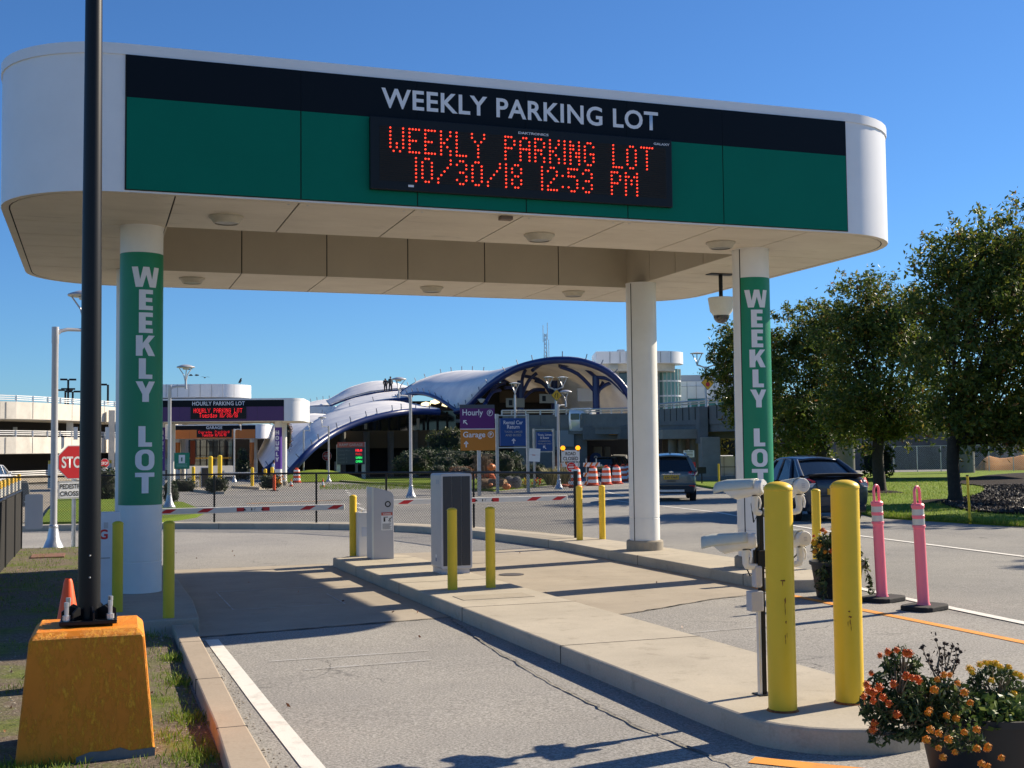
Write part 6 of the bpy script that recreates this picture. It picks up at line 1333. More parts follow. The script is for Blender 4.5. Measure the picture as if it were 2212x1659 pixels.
# harvest display: corn stalks, pumpkins, logs, baskets
q = GD(1055, 60, .1); t = thing('corn_stalk_bundle', 'tall dry corn stalk bundle dressed with orange cloth behind the sign post', 'corn stalks', tuple(q)); m = MB()
for k in range(260):
    a = random.uniform(0, 6.28); b = Vector((random.gauss(-.15, .12), random.gauss(0, .1), 0)); e = Vector((b.x*1.8+random.gauss(0, .12), b.y*1.8, random.uniform(1.0, 1.75))); s = Vector((.02, 0, 0)); m.add([b-s, b+s, e+s*.6, e-s*.6], [(0, 1, 2, 3)]); 
    if k % 2: d_ = Vector((random.gauss(0, .22), random.gauss(0, .15), random.uniform(-.3, -.05))); m.add([e, e+d_*.5+Vector((0, 0, .1)), e+d_], [(0, 1, 2)])
m.build('dry_stalks', DRYB, t); mm = MB(); mm.tube([(-.42, -.15, .62), (-.2, -.22, .72), (.1, -.22, .66), (.35, -.15, .35)], [.09, .13, .14, .06], 8); mm.tube([(-.1, -.2, .5), (.2, -.25, .3), (.45, -.2, .1)], [.12, .1, .05], 8); mm.build('orange_cloth', mat('orange_cloth', (.62, .13, .04), .8), t, smooth=60)
def pumpkin(label, px, py, d, r):
    c = P(px, py, d); t = thing('pumpkin', label, 'pumpkin', (c.x, c.y, c.z), random.uniform(0, 3), 'pumpkins of the harvest display'); rows = []
    for i in range(9):
        v = PI*i/8; rows.append([(r*math.sin(v)*(1+.08*math.cos(8*a))*math.cos(a), r*math.sin(v)*(1+.08*math.cos(8*a))*math.sin(a), r*.8*math.cos(v)) for a in [2*PI*k/32 for k in range(32)]])
    MB().grid(rows, True).build('pumpkin_body', mat('pumpkin_orange', (.58, .16, .03), .5), t, smooth=60); MB().tube([(0, 0, r*.7), (r*.1, 0, r*1.1)], r*.13, 6).build('stem', DRYB, t)
pumpkin('orange pumpkin leaning high on the corn stalks', 1061, 1009, 59, .22); pumpkin('orange pumpkin at the right end of the harvest display', 1094, 1051, 58, .2); pumpkin('small orange pumpkin below the corn stalks', 1060, 1047, 58, .1); pumpkin('round brown pumpkin left of the sign post', 1018, 1027, 60, .2)
def log(label, px, py, d, r, L, rz, m, cat='log'):
    c = P(px, py, d); t = thing('log' if cat == 'log' else 'boulder', label, cat, (c.x, c.y, c.z), rz); mb = MB(); mb.tube([(-L/2, 0, 0), (-L*.45, 0, 0), (L*.45, 0, 0), (L/2, 0, 0)], [r*.92, r, r, r*.92], 14); mb.build('bark_side' if cat == 'log' else 'rock', m, t, smooth=50)
    if cat == 'log': MB().lathe([(r*.85, 0), (.01, .004)], 14, Matrix.Translation((L/2, 0, 0)) @ Matrix.Rotation(PI/2, 4, 'Y')).build('cut_end', mat('cut_wood', (.42, .28, .15), .8), t); MB().lathe([(r*.85, 0), (.01, .004)], 14, Matrix.Translation((-L/2, 0, 0)) @ Matrix.Rotation(-PI/2, 4, 'Y')).build('cut_end', mat('cut_wood', (.42, .28, .15), .8), t)
WOODB = mat('log_bark', (.16, .10, .06), .9, var=.3, vscale=6)
log('cut log lying in front of the corn stalks', 1075, 1043, 58.5, .2, .9, -.9, WOODB); log('thick log under the orange cloth', 1050, 1042, 59, .19, .8, .4, WOODB)
def rock(label, px, py, d, sx, sz):
    c = P(px, py, d); t = thing('boulder', label, 'boulder', (c.x, c.y, c.z)); b = MB(); b.ico((0, 0, 0), 1, 3, (sx, sx*.7, sz), .06); b.build('rock', M_PIER, t, smooth=40)
    m = MB(); 
    for k in range(40): u = Vector((random.gauss(0, 1), random.gauss(-.3, .6), abs(random.gauss(.3, .5)))).normalized(); leaf(m, (u.x*sx*1.02, u.y*sx*.72, u.z*sz*1.02), .05, .6)
    m.build('moss', LEAFD, t)
rock('mossy boulder right of the logs', 1101, 1041, 59, .32, .3); rock('grey boulder behind the fence post, below the white notice', 1116, 1042, 59, .26, .3)
for px, py, c, lab in ((1134, 1042, 'y', 'yellow flower clump below the blue rental sign'), (1162, 1048, 'o', 'red orange flower clump near the taxis sign post')):
    q = GD(px, 60, .12); t = thing('flower_clump', lab, 'flowers', tuple(q)); m = MB(); l = MB()
    for k in range(14): m.ico((random.gauss(0, .1), random.gauss(0, .1), random.uniform(.2, .5)), .05, 1)
    for k in range(90): leaf(l, (random.gauss(0, .14), random.gauss(0, .14), random.uniform(.02, .35)), .05)
    m.build('blossom', FLM[c], t); l.build('foliage', LEAFM, t)
# ------------------------------------------------------------------ road works
def barrel(label, px, d, s=1.):
    q = GD(px, d, 0); t = thing('traffic_barrel', label, 'traffic barrel', tuple(q), 0, 'orange traffic barrels at the closed road'); mb = MB(); z = [0, .12, .3, .48, .64, .8, .93]; r = [.30, .285, .275, .26, .25, .235, .22]
    MB().lathe([(.40, 0), (.40, .06), (.31, .08), (.30, .1)], 16).build('rubber_ring', mat('ring_red', (.35, .03, .015), .7), t)
    for k in range(6): mb.k = k % 2; mb.lathe([(r[k]*1.02, z[k]+.06), (r[k+1]*1.02, z[k+1]+.06)], 20, cap=False)
    mb.k = 0; mb.lathe([(.22, .99), (.17, 1.03), (.01, 1.035)], 20, cap=False); mb.build('drum', [BARRELO, SIGNW], t, smooth=35); MB().tube([(-.12, 0, 1.02), (-.08, 0, 1.11), (.08, 0, 1.11), (.12, 0, 1.02)], .03, 6).build('handle', BARRELO, t)
for px, d, lab in ((1280, 68, 'orange and white traffic barrel in front of the striped barricade'), (1308.5, 70, 'orange and white traffic barrel, second right of the fence end post'), (1331, 72, 'orange and white traffic barrel with a lamp, left of the white column'), (1345, 79, 'farther orange traffic barrel in the cluster beside the white column'), (1356, 84, 'farthest orange traffic barrel half behind the white column'), (1243, 64, 'orange traffic barrel seen through the fence left of its end post')): barrel(lab, px, d)
q = GD(641, 94, .15); barrel('lone orange traffic barrel on the grass by the far lamp', 641, 92)
cone('small far orange cone on the lot by the lawn corner', tuple(GD(697.5, 74)), .8, rz=.2); cone('small far orange cone near the hourly canopy', tuple(GD(629, 78)), .75, rz=.1)
def barricade(label, px, d, w_, dirs):
    q = GD(px, d, 0); t = thing('barricade', label, 'barricade', tuple(q), 0, 'striped road barricades'); s = d/FPX; hw = w_*s/2
    for k, py in enumerate((1003, 1024.5, 1043)):
        z = (964-py)*s+EYE-q.z; mb = MB(); mb.k = 0; mb.box(-hw, hw, -.04, 0, z-.12, z+.12); mb.k = 1; n = max(3, int(2*hw/.3))
        for i in range(n): x = -hw+2*hw*i/n; g = .13; dx = .14*dirs; mb.add([(x, -.043, z-.12), (x+g, -.043, z-.12), (min(hw, max(-hw, x+g+dx)), -.043, z+.12), (min(hw, max(-hw, x+dx)), -.043, z+.12)], [(0, 1, 2, 3)])
        mb.build('striped_rail', [SIGNW, mat('rail_orange', (.75, .20, .03), .5)], t)
    for sx in (-.6, .6): MB().box(sx*hw-.03, sx*hw+.03, 0, .06, 0, 1.55).build('upright', STEEL, t); MB().box(sx*hw-.04, sx*hw+.04, -.5, .5, .0, .06).build('foot', STEEL, t)
    return t, q, s
t, q, s = barricade('striped barricade right of the road closed sign', 1277, 70, 39, 1)
t, q, s = barricade('striped barricade carrying the road closed sign and two amber lamps', 1231, 68, 44, -1)
z0, z1 = (964-995.5)*s+EYE-q.z, (964-971.5)*s+EYE-q.z; MB().box(-.55, .55, -.09, -.06, z0, z1).build('sign_panel', SIGNW, t, bevel=.01)
for k, st in enumerate(('ROAD', 'CLOSED')): text('sign_lettering', st, BLACK, t, front(0, -.0915, z1-.19-k*.28), .20, .62 if k == 0 else .92, bold=.02)
for sx in (-.46, .46): MB().lathe([(.13, -.04), (.13, .04)], 14, Matrix.Translation((sx, -.07, z1+.13)) @ Matrix.Rotation(PI/2, 4, 'X')).build('warning_lamp', AMBER, t, smooth=40); MB().box(sx-.06, sx+.06, -.1, -.02, z1-.06, z1+.02).build('lamp_base', BLACK, t)
for sx in (-.5, .5): MB().box(sx-.03, sx+.03, -.05, .0, .9, z0+.3).build('sign_post', STEEL, t)
def no_entry(label, px, py, d, r, rz=0):
    q = GD(px, d, .05); t = thing('no_entry_sign', label, 'no entry sign', tuple(q), rz, None); zc = zat(py, px, d)-q.z; M = front(0, -.04, zc); cir = [(r*math.cos(a), r*math.sin(a)) for a in [2*PI*k/24 for k in range(24)]]
    MB().prism([(x*1.07, y*1.07) for x, y in cir], -.02, 0, M).build('sign_edge', SIGNW, t); MB().prism(cir, -.01, .004, M).build('sign_face', RED, t); MB().prism([(-r*.72, -r*.13), (r*.72, -r*.13), (r*.72, r*.13), (-r*.72, r*.13)], .005, .008, M).build('white_bar', SIGNW, t)
    text('sign_lettering', 'DO NOT', SIGNW, t, front(0, -.046, zc+r*.45), r*.26, r*1.0, bold=.02); text('sign_lettering', 'ENTER', SIGNW, t, front(0, -.046, zc-r*.45), r*.26, r*.9, bold=.02); MB().box(-.03, .03, -.03, .02, -.1, zc).build('post', STEEL, t)
no_entry('red do not enter sign on the barricade by the fence end', 1233, 1009, 67, .27); no_entry('far red do not enter sign between two lamps under the membrane roof', 706, 985, 112, .42); no_entry('far red do not enter sign above the clipped juniper', 937, 990, 108, .4)
m = GD(1215, 66); t = thing('sandbag_pile', 'dark red sandbags at the barricade foot', 'sandbags', tuple(m)); b = MB(); b.ico((0, 0, .08), 1, 2, (.35, .2, .09), .03); b.build('sandbag', mat('sandbag_red', (.30, .06, .03), .8), t, smooth=60); b = MB(); b.ico((.5, .1, .07), 1, 2, (.3, .18, .08), .03); b.build('sandbag', mat('sandbag_red', (.3, .06, .03), .8), t, smooth=60)

# ------------------------------------------------------------------ right background
q = GD(1600, 92); t = thing('storage_building', 'low white panelled building seen under the elevated roadway', 'building', tuple(q)); mb = MB(); wall(GD(1540, 92), GD(1680, 92), gz(q.y)-.3, zat(985, 1570, 92), 6, mb); mb.build('wall', WHITE, t, world=True); mb = MB()
for px in (1563, 1586, 1609): wall(GD(px, 91.95), GD(px+.5, 91.95), gz(q.y), zat(986, 1570, 92), .03, mb)
wall(GD(1540, 91.95), GD(1680, 91.95), zat(1009, 1570, 92), zat(1008, 1570, 92), .03, mb); mb.build('panel_joint', BLACKM, t, world=True)
q = GD(1850, 96); t = thing('retaining_wall', 'long grey retaining wall behind the right lawn', 'wall', tuple(q)); mb = MB(); wall(GD(1640, 124), GD(2360, 116), gz(q.y)-.9, zat(938, 2000, 118), 1, mb); mb.build('wall', mat('grey_wall', (.13, .125, .115), .85, var=.35, vscale=.4), t, world=True); mb = MB(); wall(GD(1640, 123.8), GD(2360, 115.8), zat(938, 2000, 118), zat(933, 2000, 118), 1.2, mb); mb.build('coping', M_PIER2, t, world=True)
q = GD(2170, 112); t = thing('shed', 'pale site shed at the right edge behind the earth heap', 'shed', tuple(q)); mb = MB(); wall(GD(2166, 112), GD(2300, 111), gz(q.y), zat(962, 2150, 112), 3, mb); mb.build('wall', M_PIER2, t, world=True); mb = MB(); wall(GD(2162, 111.6), GD(2305, 110.6), zat(962, 2150, 112), zat(944, 2150, 112), 3.6, mb); mb.build('roof', mat('dark_roof', (.07, .07, .075), .7), t, world=True)
q = GD(2160, 104); t = thing('earth_heap', 'long orange earth heap behind the chain-link fence', 'earth heap', tuple(q)); rows = []
for i in range(24):
    u = i/23; a = GD(2102+u*260, 109-u*4); b = GD(2102+u*260, 102-u*4); hgt = (1.15+.25*noise.noise(Vector((u*6, 1, 0))))*min(1, u*9)
    rows.append([(b.x, b.y, b.z-.1), (b.x*.7+a.x*.3, b.y*.7+a.y*.3, b.z+hgt*.95), (b.x*.45+a.x*.55, b.y*.45+a.y*.55, b.z+hgt*(1.0+.1*noise.noise(Vector((u*11, 5, 2))))), (a.x, a.y, a.z-.1)])
mb = MB(); mb.grid(rows); mb.build('soil', M_SAND, t, smooth=60, world=True)
def far_fence(label, a, b, n, h):
    t = thing('chain_fence', label, 'chain-link fence', tuple(a)); O = Vector(a); a, b = Vector(a), Vector(b)
    for k in range(n): p = a.lerp(b, k/(n-1))-O; MB().tube([p, p+Vector((0, 0, h))], .035, 6).build('post', STEEL, t)
    MB().tube([Vector((0, 0, h)), b-O+Vector((0, 0, h))], .025, 6).build('top_rail', STEEL, t); m = MB(); u = (b-a).normalized(); L = (b-a).length
    for s_ in (-1, 1):
        for k in range(int((L+h)/.16)):
            x0 = k*.16-h; xa, xb = (x0, x0+h) if s_ > 0 else (x0+h, x0); 
            if min(xa, xb) < 0 or max(xa, xb) > L: continue
            A = u*xa+Vector((0, 0, .02)); B_ = u*xb+Vector((0, 0, h)); w_ = Vector((0, 0, .006)); m.add([A-w_, A+w_, B_+w_, B_-w_], [(0, 1, 2, 3)])
    m.build('chain_mesh', STEEL, t, solid=.004)
far_fence('tall silver chain-link fence behind the right lawn', tuple(GD(1880, 101, 0)), tuple(GD(2350, 96, 0)), 10, 2.2)
q = GD(1465, 74); t = thing('sign_post', 'red and white notice on a post behind the silver car', 'notice', tuple(GD(1487, 66, .05))); z = zat(987, 1487, 66)-t.location.z; MB().box(-.03, .03, -.02, .02, -.1, z+.4).build('post', STEEL, t); MB().box(-.33, .33, -.04, -.02, z-.02, z+.38-.02).build('white_panel', SIGNW, t)
zr = zat(1007, 1487, 66)-t.location.z; MB().box(-.40, .40, -.04, -.02, zr-.2, zr+.22).build('red_panel', RED, t)
for k in range(3): text('panel_lettering', ('DO NOT', 'BLOCK', 'ENTRANCE')[k], SIGNW, t, front(0, -.042, zr+.13-k*.12), .08, .5)
for k in range(4): MB().box(-.25, .25, -.042, -.039, z+.04+k*.08, z+.07+k*.08).build('panel_lines', BLACKM, t)
for lab, px, d, h in (('thin yellow marker post on the small grass patch', 1552, 58, 1.15), ('thin yellow marker post beside the silver post', 1594, 52, 1.2), ('thin leaning yellow marker post in the mulch at right', 2091, 26.5, 1.02)):
    q = GD(px, d, .03); t = thing('marker_post', lab, 'marker post', tuple(q), 0, None); MB().tube([(0, 0, -.1), (-.02 if px < 2000 else -.045, 0, h)], .028 if d < 30 else .05, 8).build('post', YELLOW, t, smooth=40); MB().tube([(-.02 if px < 2000 else -.045, 0, h), (-.02 if px < 2000 else -.045, 0, h+.03)], .03 if d < 30 else .05, 8).build('cap', BLACKM if px > 2000 else YELLOW, t)
q = GD(1593.5, 44, .05); t = thing('light_pole', 'plain silver light pole just left of the right canopy column', 'light pole', tuple(q)); z = zat(705, 1593, 44)-q.z; MB().tube([(0, 0, 0), (0, 0, 5.1)], [.10, .085], 12).build('pole', ALU, t, smooth=40); MB().lathe([(.2, 0), (.2, .1), (.12, .3)], 14).build('base', STEEL, t, smooth=40)
q = GD(1540, 64, .05); t = thing('black_notice', 'small black notice on a post by the round columns', 'notice', tuple(GD(1529-14, 66, 0))); zc = zat(1016, 1515, 66)-t.location.z; MB().box(-.25, .25, -.03, .02, zc-.18, zc+.18).build('panel', BLACKM, t); MB().box(-.03, .03, -.0, .04, -.1, zc).build('post', BLACKM, t)
setting(gpoly([tuple(GD(a, b).to_2d()) for a, b in ((1500, 74), (1700, 74), (1700, 92), (1440, 92))], .02).build('path', M_PIER2))
setting(MB().prism([tuple(GD(a, b).to_2d()) for a, b in ((1500, 73), (1640, 73), (1640, 74), (1500, 74))], lambda p: gz(p[1])-.1, lambda p: gz(p[1])+.35).build('concrete_kerb', M_PIER))
# ------------------------------------------------------------------ vehicles
def carpaint(name, c): return mat(name, c, .28, .35, coat=.7)
CHROME = mat('chrome', (.6, .6, .62), .15, .9); TAIL = mat('tail_lens', (.62, .012, .02), .2, coat=.3); TAILW = mat('clear_lens', (.55, .55, .58), .12)
TYRE = mat('tyre', (.012, .012, .013), .85); RIM = mat('alloy_rim', (.45, .46, .48), .3, .8); PLATE = mat('amber_plate', (.75, .40, .03), .5); TRIM = mat('black_trim', (.018, .018, .02), .55)
def section(w, z0, zb, crown=.02):
    h = [(w*.80, z0), (w*.94, z0+.05), (w*.99, z0+(zb-z0)*.35), (w, z0+(zb-z0)*.6), (w*.985, z0+(zb-z0)*.82), (w*.93, zb-.03), (w*.84, zb), (w*.45, zb+crown)]
    return [(x, z) for x, z in h]+[(-x, z) for x, z in reversed(h)]
def body_loft(t, st, m):
    rows = [[(x, y, z) for x, z in section(w, z0, zb)] for y, w, z0, zb in st]; mb = MB().grid(rows, True); mb.add(rows[0], [tuple(range(16))]); mb.add(rows[-1], [tuple(range(15, -1, -1))]); o = mb.build('body', m, t, fix=True, smooth=38)
    s = o.modifiers.new('sub', 'SUBSURF'); s.levels = 1; s.render_levels = 2; return o
def wheels(t, xs, ys, r, wd=.2):
    for y in ys:
        for sx in (-1, 1):
            x = sx*xs; M = Matrix.Translation((x, y, r)) @ Matrix.Rotation(PI/2*sx, 4, 'Y')
            MB().lathe([(r+.055, -.14), (r+.055, .012)], 24, M).build('arch_shade_disc', BLACKM, t)  # black disc over the body side, painted shade of the wheel well
            wh = MB().lathe([(r*.62, -wd+.04), (r*.95, -wd+.04), (r, -wd+.07), (r, .0), (r*.95, .025), (r*.66, .028)], 26, M, cap=False).build('wheel', TYRE, t, smooth=35)
            mb = MB(); mb.lathe([(r*.67, .026), (r*.60, .018), (r*.58, -.03), (.02, -.03)], 24, M, cap=False)
            for k in range(7): a = 2*PI*k/7; c, s = math.cos(a), math.sin(a); mb.tube([M @ Vector((.03*c, .03*s, .02)), M @ Vector((r*.6*c, r*.6*s, .014))], [.035, .028], 5)
            mb.lathe([(.055, .025), (.01, .03)], 12, M); mb.build('rim', RIM, wh, smooth=40)
def greenhouse(t, bot, top, paint, roof_extra=.02):
    # bot/top: list of (x, y, z) for the right side from rear to front
    nb = len(bot); R_ = [Vector(p) for p in bot]; T_ = [Vector(p) for p in top]; Lb = [Vector((-p.x, p.y, p.z)) for p in R_]; Lt = [Vector((-p.x, p.y, p.z)) for p in T_]
    mb = MB()
    for A, B_ in ((R_, T_), (Lb, Lt)):
        for i in range(nb-1): mb.add([A[i], A[i+1], B_[i+1], B_[i]], [(0, 1, 2, 3)])
    n = 6
    def cross(a, b, bow): return [a.lerp(b, k/n)+bow*math.sin(PI*k/n) for k in range(n+1)]
    mb.grid([cross(Lb[0], R_[0], Vector((0, -.06, 0))), cross(Lt[0], T_[0], Vector((0, -.03, .02)))]); mb.grid([cross(Lb[-1], R_[-1], Vector((0, .08, 0))), cross(Lt[-1], T_[-1], Vector((0, .04, .02)))])
    g = mb.build('windows', GLASS, t, fix=True)
    rows = [[p+Vector((0, 0, .012)) for p in cross(a, b, Vector((0, 0, .05)))] for a, b in zip(Lt, T_)]; r0 = [p+Vector((0, -.07, -.025)) for p in rows[0]]; r1 = [p+Vector((0, .06, -.02)) for p in rows[-1]]
    MB().grid([r0]+rows+[r1]).build('roof', paint, t, smooth=50, solid=.035)
    return R_, T_, Lb, Lt
def pillars(t, pairs, r, m):
    for a, b, rr in pairs:
        for sx in (1, -1):
            A, B_ = Vector(a), Vector(b); A.x *= sx; B_.x *= sx; MB().tube([A, A.lerp(B_, .5)+Vector((.01*sx, 0, .012)), B_], rr, 8).build('pillar', m, t, smooth=50)
def pad(t, name, pts, m, th=.02, **k):                     # small panel through points, with thickness
    mb = MB(); mb.add([Vector(p) for p in pts], [tuple(range(len(pts)))]); o = mb.build(name, m, t, **k); s = o.modifiers.new('thick', 'SOLIDIFY'); s.thickness = th; s.offset = 0; return o
def sedan(label, loc, rz, paint):
    t = thing('sedan_car', label, 'car', loc, rz)
    body_loft(t, [(-2.24, .66, .42, .90), (-2.20, .76, .32, 1.00), (-2.0, .82, .26, 1.07), (-1.6, .845, .24, 1.055), (-.9, .85, .2, .98), (0, .85, .2, .95), (.9, .85, .2, .93), (1.5, .83, .22, .88), (2.0, .78, .26, .76), (2.2, .66, .32, .62)], paint)
    bot = [(.66, -1.72, 1.055), (.745, -1.25, 1.01), (.77, -.3, .955), (.775, .5, .945), (.70, 1.28, .93)]; top = [(.50, -.92, 1.44), (.545, -.75, 1.455), (.56, -.25, 1.48), (.555, .15, 1.475), (.52, .42, 1.44)]
    greenhouse(t, bot, top, paint)
    pillars(t, [((.70, -1.78, 1.04), (.52, -.93, 1.445), [.075, .06, .05]), ((.775, -1.22, 1.0), (.55, -.72, 1.46), [.05, .04, .035]), ((.775, -.22, .95), (.562, -.22, 1.48), .028), ((.72, 1.28, .93), (.53, .42, 1.44), .035), ((.52, -.95, 1.445), (.53, .45, 1.445), .03)], .04, paint)
    wheels(t, .80, (-1.30, 1.34), .31)
    for sx in (1, -1):
        pad(t, 'tail_light', [(sx*.80, -2.02, .90), (sx*.845, -1.80, .97), (sx*.80, -1.86, 1.03), (sx*.62, -2.13, 1.01), (sx*.52, -2.21, .96), (sx*.60, -2.21, .82), (sx*.74, -2.14, .80)], TAIL, .09); pad(t, 'reverse_light', [(sx*.53, -2.232, .93), (sx*.70, -2.18, .92), (sx*.74, -2.15, .83), (sx*.62, -2.225, .83)], TAILW, .1)
        MB().box(sx*.90-.07, sx*.90+.07, .78, .93, .96, 1.09).build('side_mirror', paint, t, bevel=.03)
        for yy in (-.1, .62): MB().box(sx*.862-.012, sx*.862+.012, yy-.09, yy+.09, .80, .825).build('door_handle', paint, t, bevel=.006)
        mb = MB(); mb.tube([(sx*.852, -.25, .32), (sx*.862, -.25, .6), (sx*.845, -.25, .93)], .006, 4); mb.tube([(sx*.852, .68, .32), (sx*.862, .68, .6), (sx*.845, .68, .92)], .006, 4); mb.tube([(sx*.85, -1.05, .45), (sx*.862, -1.12, .7), (sx*.845, -1.18, .95)], .006, 4); mb.build('door_gap', BLACKM, t)
    rows = [[(-.66+1.32*k/8, -2.2+.10*abs(k-4)/4**1.0*.6+dy, zz+.018*math.sin(PI*k/8)) for k in range(9)] for dy, zz in ((.28, 1.085), (.0, 1.135), (-.03, 1.13), (.02, 1.07))]; MB().grid(rows).build('spoiler', TRIM, t, smooth=50, solid=.02)
    MB().box(-.26, .26, -2.262, -2.235, .66, .80).build('number_plate', PLATE, t); mb = MB(); mb.tube([(-.72, -2.17, .64), (-.4, -2.255, .63), (.4, -2.255, .63), (.72, -2.17, .64)], .01, 5); mb.tube([(-.52, -2.235, .99), (-.5, -2.25, .8), (-.42, -2.255, .70), (.42, -2.255, .70), (.5, -2.25, .8), (.52, -2.235, .99)], .007, 5); mb.build('boot_gap', BLACKM, t)
    MB().box(-.7, .7, -2.235, -2.0, .24, .42).build('lower_bumper', TRIM, t, bevel=.05); MB().tube([(.1, -.62, 1.53), (.1, -.80, 1.66)], .008, 5).build('aerial', BLACK, t); MB().box(-.05, .05, -2.27, -2.245, .91, .97).build('badge', CHROME, t, bevel=.01); return t
def suv(label, loc, rz, paint, name='suv_car', roof_rails=True):
    t = thing(name, label, 'car', loc, rz)
    body_loft(t, [(-2.22, .74, .42, .98), (-2.18, .84, .34, 1.06), (-1.9, .91, .28, 1.10), (-1.0, .92, .26, 1.06), (.2, .92, .26, 1.03), (1.0, .915, .28, 1.02), (1.7, .90, .3, .97), (2.1, .82, .34, .84), (2.26, .68, .4, .72)], paint)
    bot = [(.80, -2.06, 1.07), (.835, -1.6, 1.06), (.845, -.4, 1.03), (.84, .6, 1.01), (.74, 1.35, 1.0)]; top = [(.58, -1.78, 1.58), (.60, -1.5, 1.62), (.61, -.4, 1.65), (.60, .2, 1.64), (.56, .55, 1.59)]
    greenhouse(t, bot, top, paint)
    pillars(t, [((.83, -2.06, 1.06), (.60, -1.78, 1.585), [.085, .075, .055]), ((.845, -1.15, 1.04), (.61, -1.05, 1.63), [.05, .04, .035]), ((.85, -.15, 1.02), (.615, -.15, 1.65), .03), ((.76, 1.35, 1.0), (.57, .55, 1.59), .04), ((.58, -1.80, 1.585), (.57, .55, 1.60), .035)], .04, paint)
    wheels(t, .87, (-1.34, 1.36), .345, .23)
    for sx in (1, -1):
        pad(t, 'tail_light', [(sx*.90, -1.86, .96), (sx*.915, -1.80, 1.06), (sx*.82, -2.06, 1.11), (sx*.60, -2.17, 1.06), (sx*.62, -2.215, .97), (sx*.80, -2.16, .92)], TAIL, .07); pad(t, 'reverse_light', [(sx*.61, -2.232, 1.0), (sx*.80, -2.175, .98), (sx*.80, -2.18, .95), (sx*.62, -2.235, .965)], TAILW, .05)
        MB().box(sx*.98-.08, sx*.98+.08, .78, .92, 1.0, 1.16).build('side_mirror', paint, t, bevel=.03); MB().box(sx*.72-.10, sx*.72+.10, -2.235, -2.20, .52, .60).build('reflector', TAIL, t, bevel=.01)
        if roof_rails: MB().tube([(sx*.56, -1.6, 1.655), (sx*.56, -1.4, 1.70), (sx*.56, .0, 1.71), (sx*.55, .3, 1.67)], .02, 6).build('roof_rail', STEEL, t)
    rows = [[(-.58+1.16*k/8, -1.80-.16+.05*abs(k-4)/4, 1.585+.035*math.sin(PI*k/8)) for k in range(9)], [(-.58+1.16*k/8, -1.72, 1.61+.05*math.sin(PI*k/8)) for k in range(9)]]; MB().grid(rows).build('rear_spoiler', paint, t, smooth=50, solid=.04)
    MB().box(-.80, .80, -2.26, -1.9, .30, .58).build('lower_bumper', TRIM, t, bevel=.07); MB().box(-.86, .86, -2.245, -1.95, .585, .66).build('bumper_step', paint, t, bevel=.04); MB().box(-.45, .45, -2.275, -2.255, .36, .44).build('skid_plate', STEEL, t)
    pl_ = MB().box(-.27, .27, -2.262, -2.225, .80, .95).build('number_plate', PLATE, t, bevel=.008); MB().box(-.33, .33, -2.25, -2.22, .965, 1.0).build('plate_garnish', CHROME, t, bevel=.008); MB().lathe([(.085, 0), (.06, .01)], 16, Matrix.Translation((0, -2.225, 1.06)) @ Matrix.Rotation(PI/2, 4, 'X') @ Matrix.Scale(.5, 4, (0, 1, 0))).build('badge', CHROME, t)
    text('plate_lettering', 'LN 1763', mat('plate_blue', (.02, .03, .10), .5), t, front(0, -2.264, .87), .07, .42, bold=.02); MB().box(-.16, .16, -2.262, -2.24, .73, .76).build('boot_handle', TRIM, t); MB().tube([(-.12, -1.93, 1.12), (.25, -1.89, 1.16)], .012, 5).build('rear_wiper', BLACK, t)
    MB().tube([(0, -1.35, 1.68), (0, -1.5, 1.75)], [.03, .01], 6).build('aerial', BLACK, t); return t
q = G(1790, 1119); sedan('dark blue grey sedan driving away, right of the right canopy column', tuple(Vector((16.9, 26.2, gz(26.2)))), -.22, carpaint('dark_blue_grey', (.035, .045, .065)))
q = GD(1444, 44.5); suv('silver grey car with an amber plate beyond the plain white column', tuple(q), -.43, carpaint('silver_green_grey', (.13, .145, .14)))
q = GD(1328, 92, 0); suv('black car parked in the dark underpass behind the barrels', tuple(q), -.9, carpaint('car_black', (.006, .006, .007)), roof_rails=False)
q = GD(-16, 84, .0); suv('white car cut off at the left edge by the garage', tuple(q), -.25, carpaint('car_white', (.7, .7, .7)), roof_rails=False)
q = P(1260, 884, 97.5); t = thing('delivery_van', 'white van roof showing above the elevated roadway rail', 'van', (q.x, q.y, q.z-2.15), -.5)
rows = []
for y, w_, z0, z1 in ((-2.4, .80, .5, 1.9), (-2.3, .93, .35, 2.05), (-1, .96, .3, 2.12), (1.0, .96, .3, 2.12), (1.6, .92, .3, 1.85), (2.2, .9, .35, 1.15), (2.6, .8, .4, .95)): rows.append([(x, y, z) for x, z in section(w_, z0, z1)])
mb = MB().grid(rows, True); mb.add(rows[0], [tuple(range(16))]); mb.add(rows[-1], [tuple(range(15, -1, -1))]); mb.build('body', carpaint('van_white', (.7, .7, .7)), t, fix=True, smooth=38)
for sx in (-.42, .42): MB().box(sx-.36, sx+.36, -2.43, -2.36, 1.25, 1.75).build('rear_window', GLASS, t, bevel=.03)
MB().box(-.975, -.955, -1.8, -.3, 1.3, 1.8).build('side_window', GLASS, t); wheels(t, .9, (-1.5, 1.6), .34)
for k in range(3): MB().box(-.8, .8, -1.6+k*1.1, -1.5+k*1.1, 2.14, 2.2).build('roof_bar', STEEL, t)

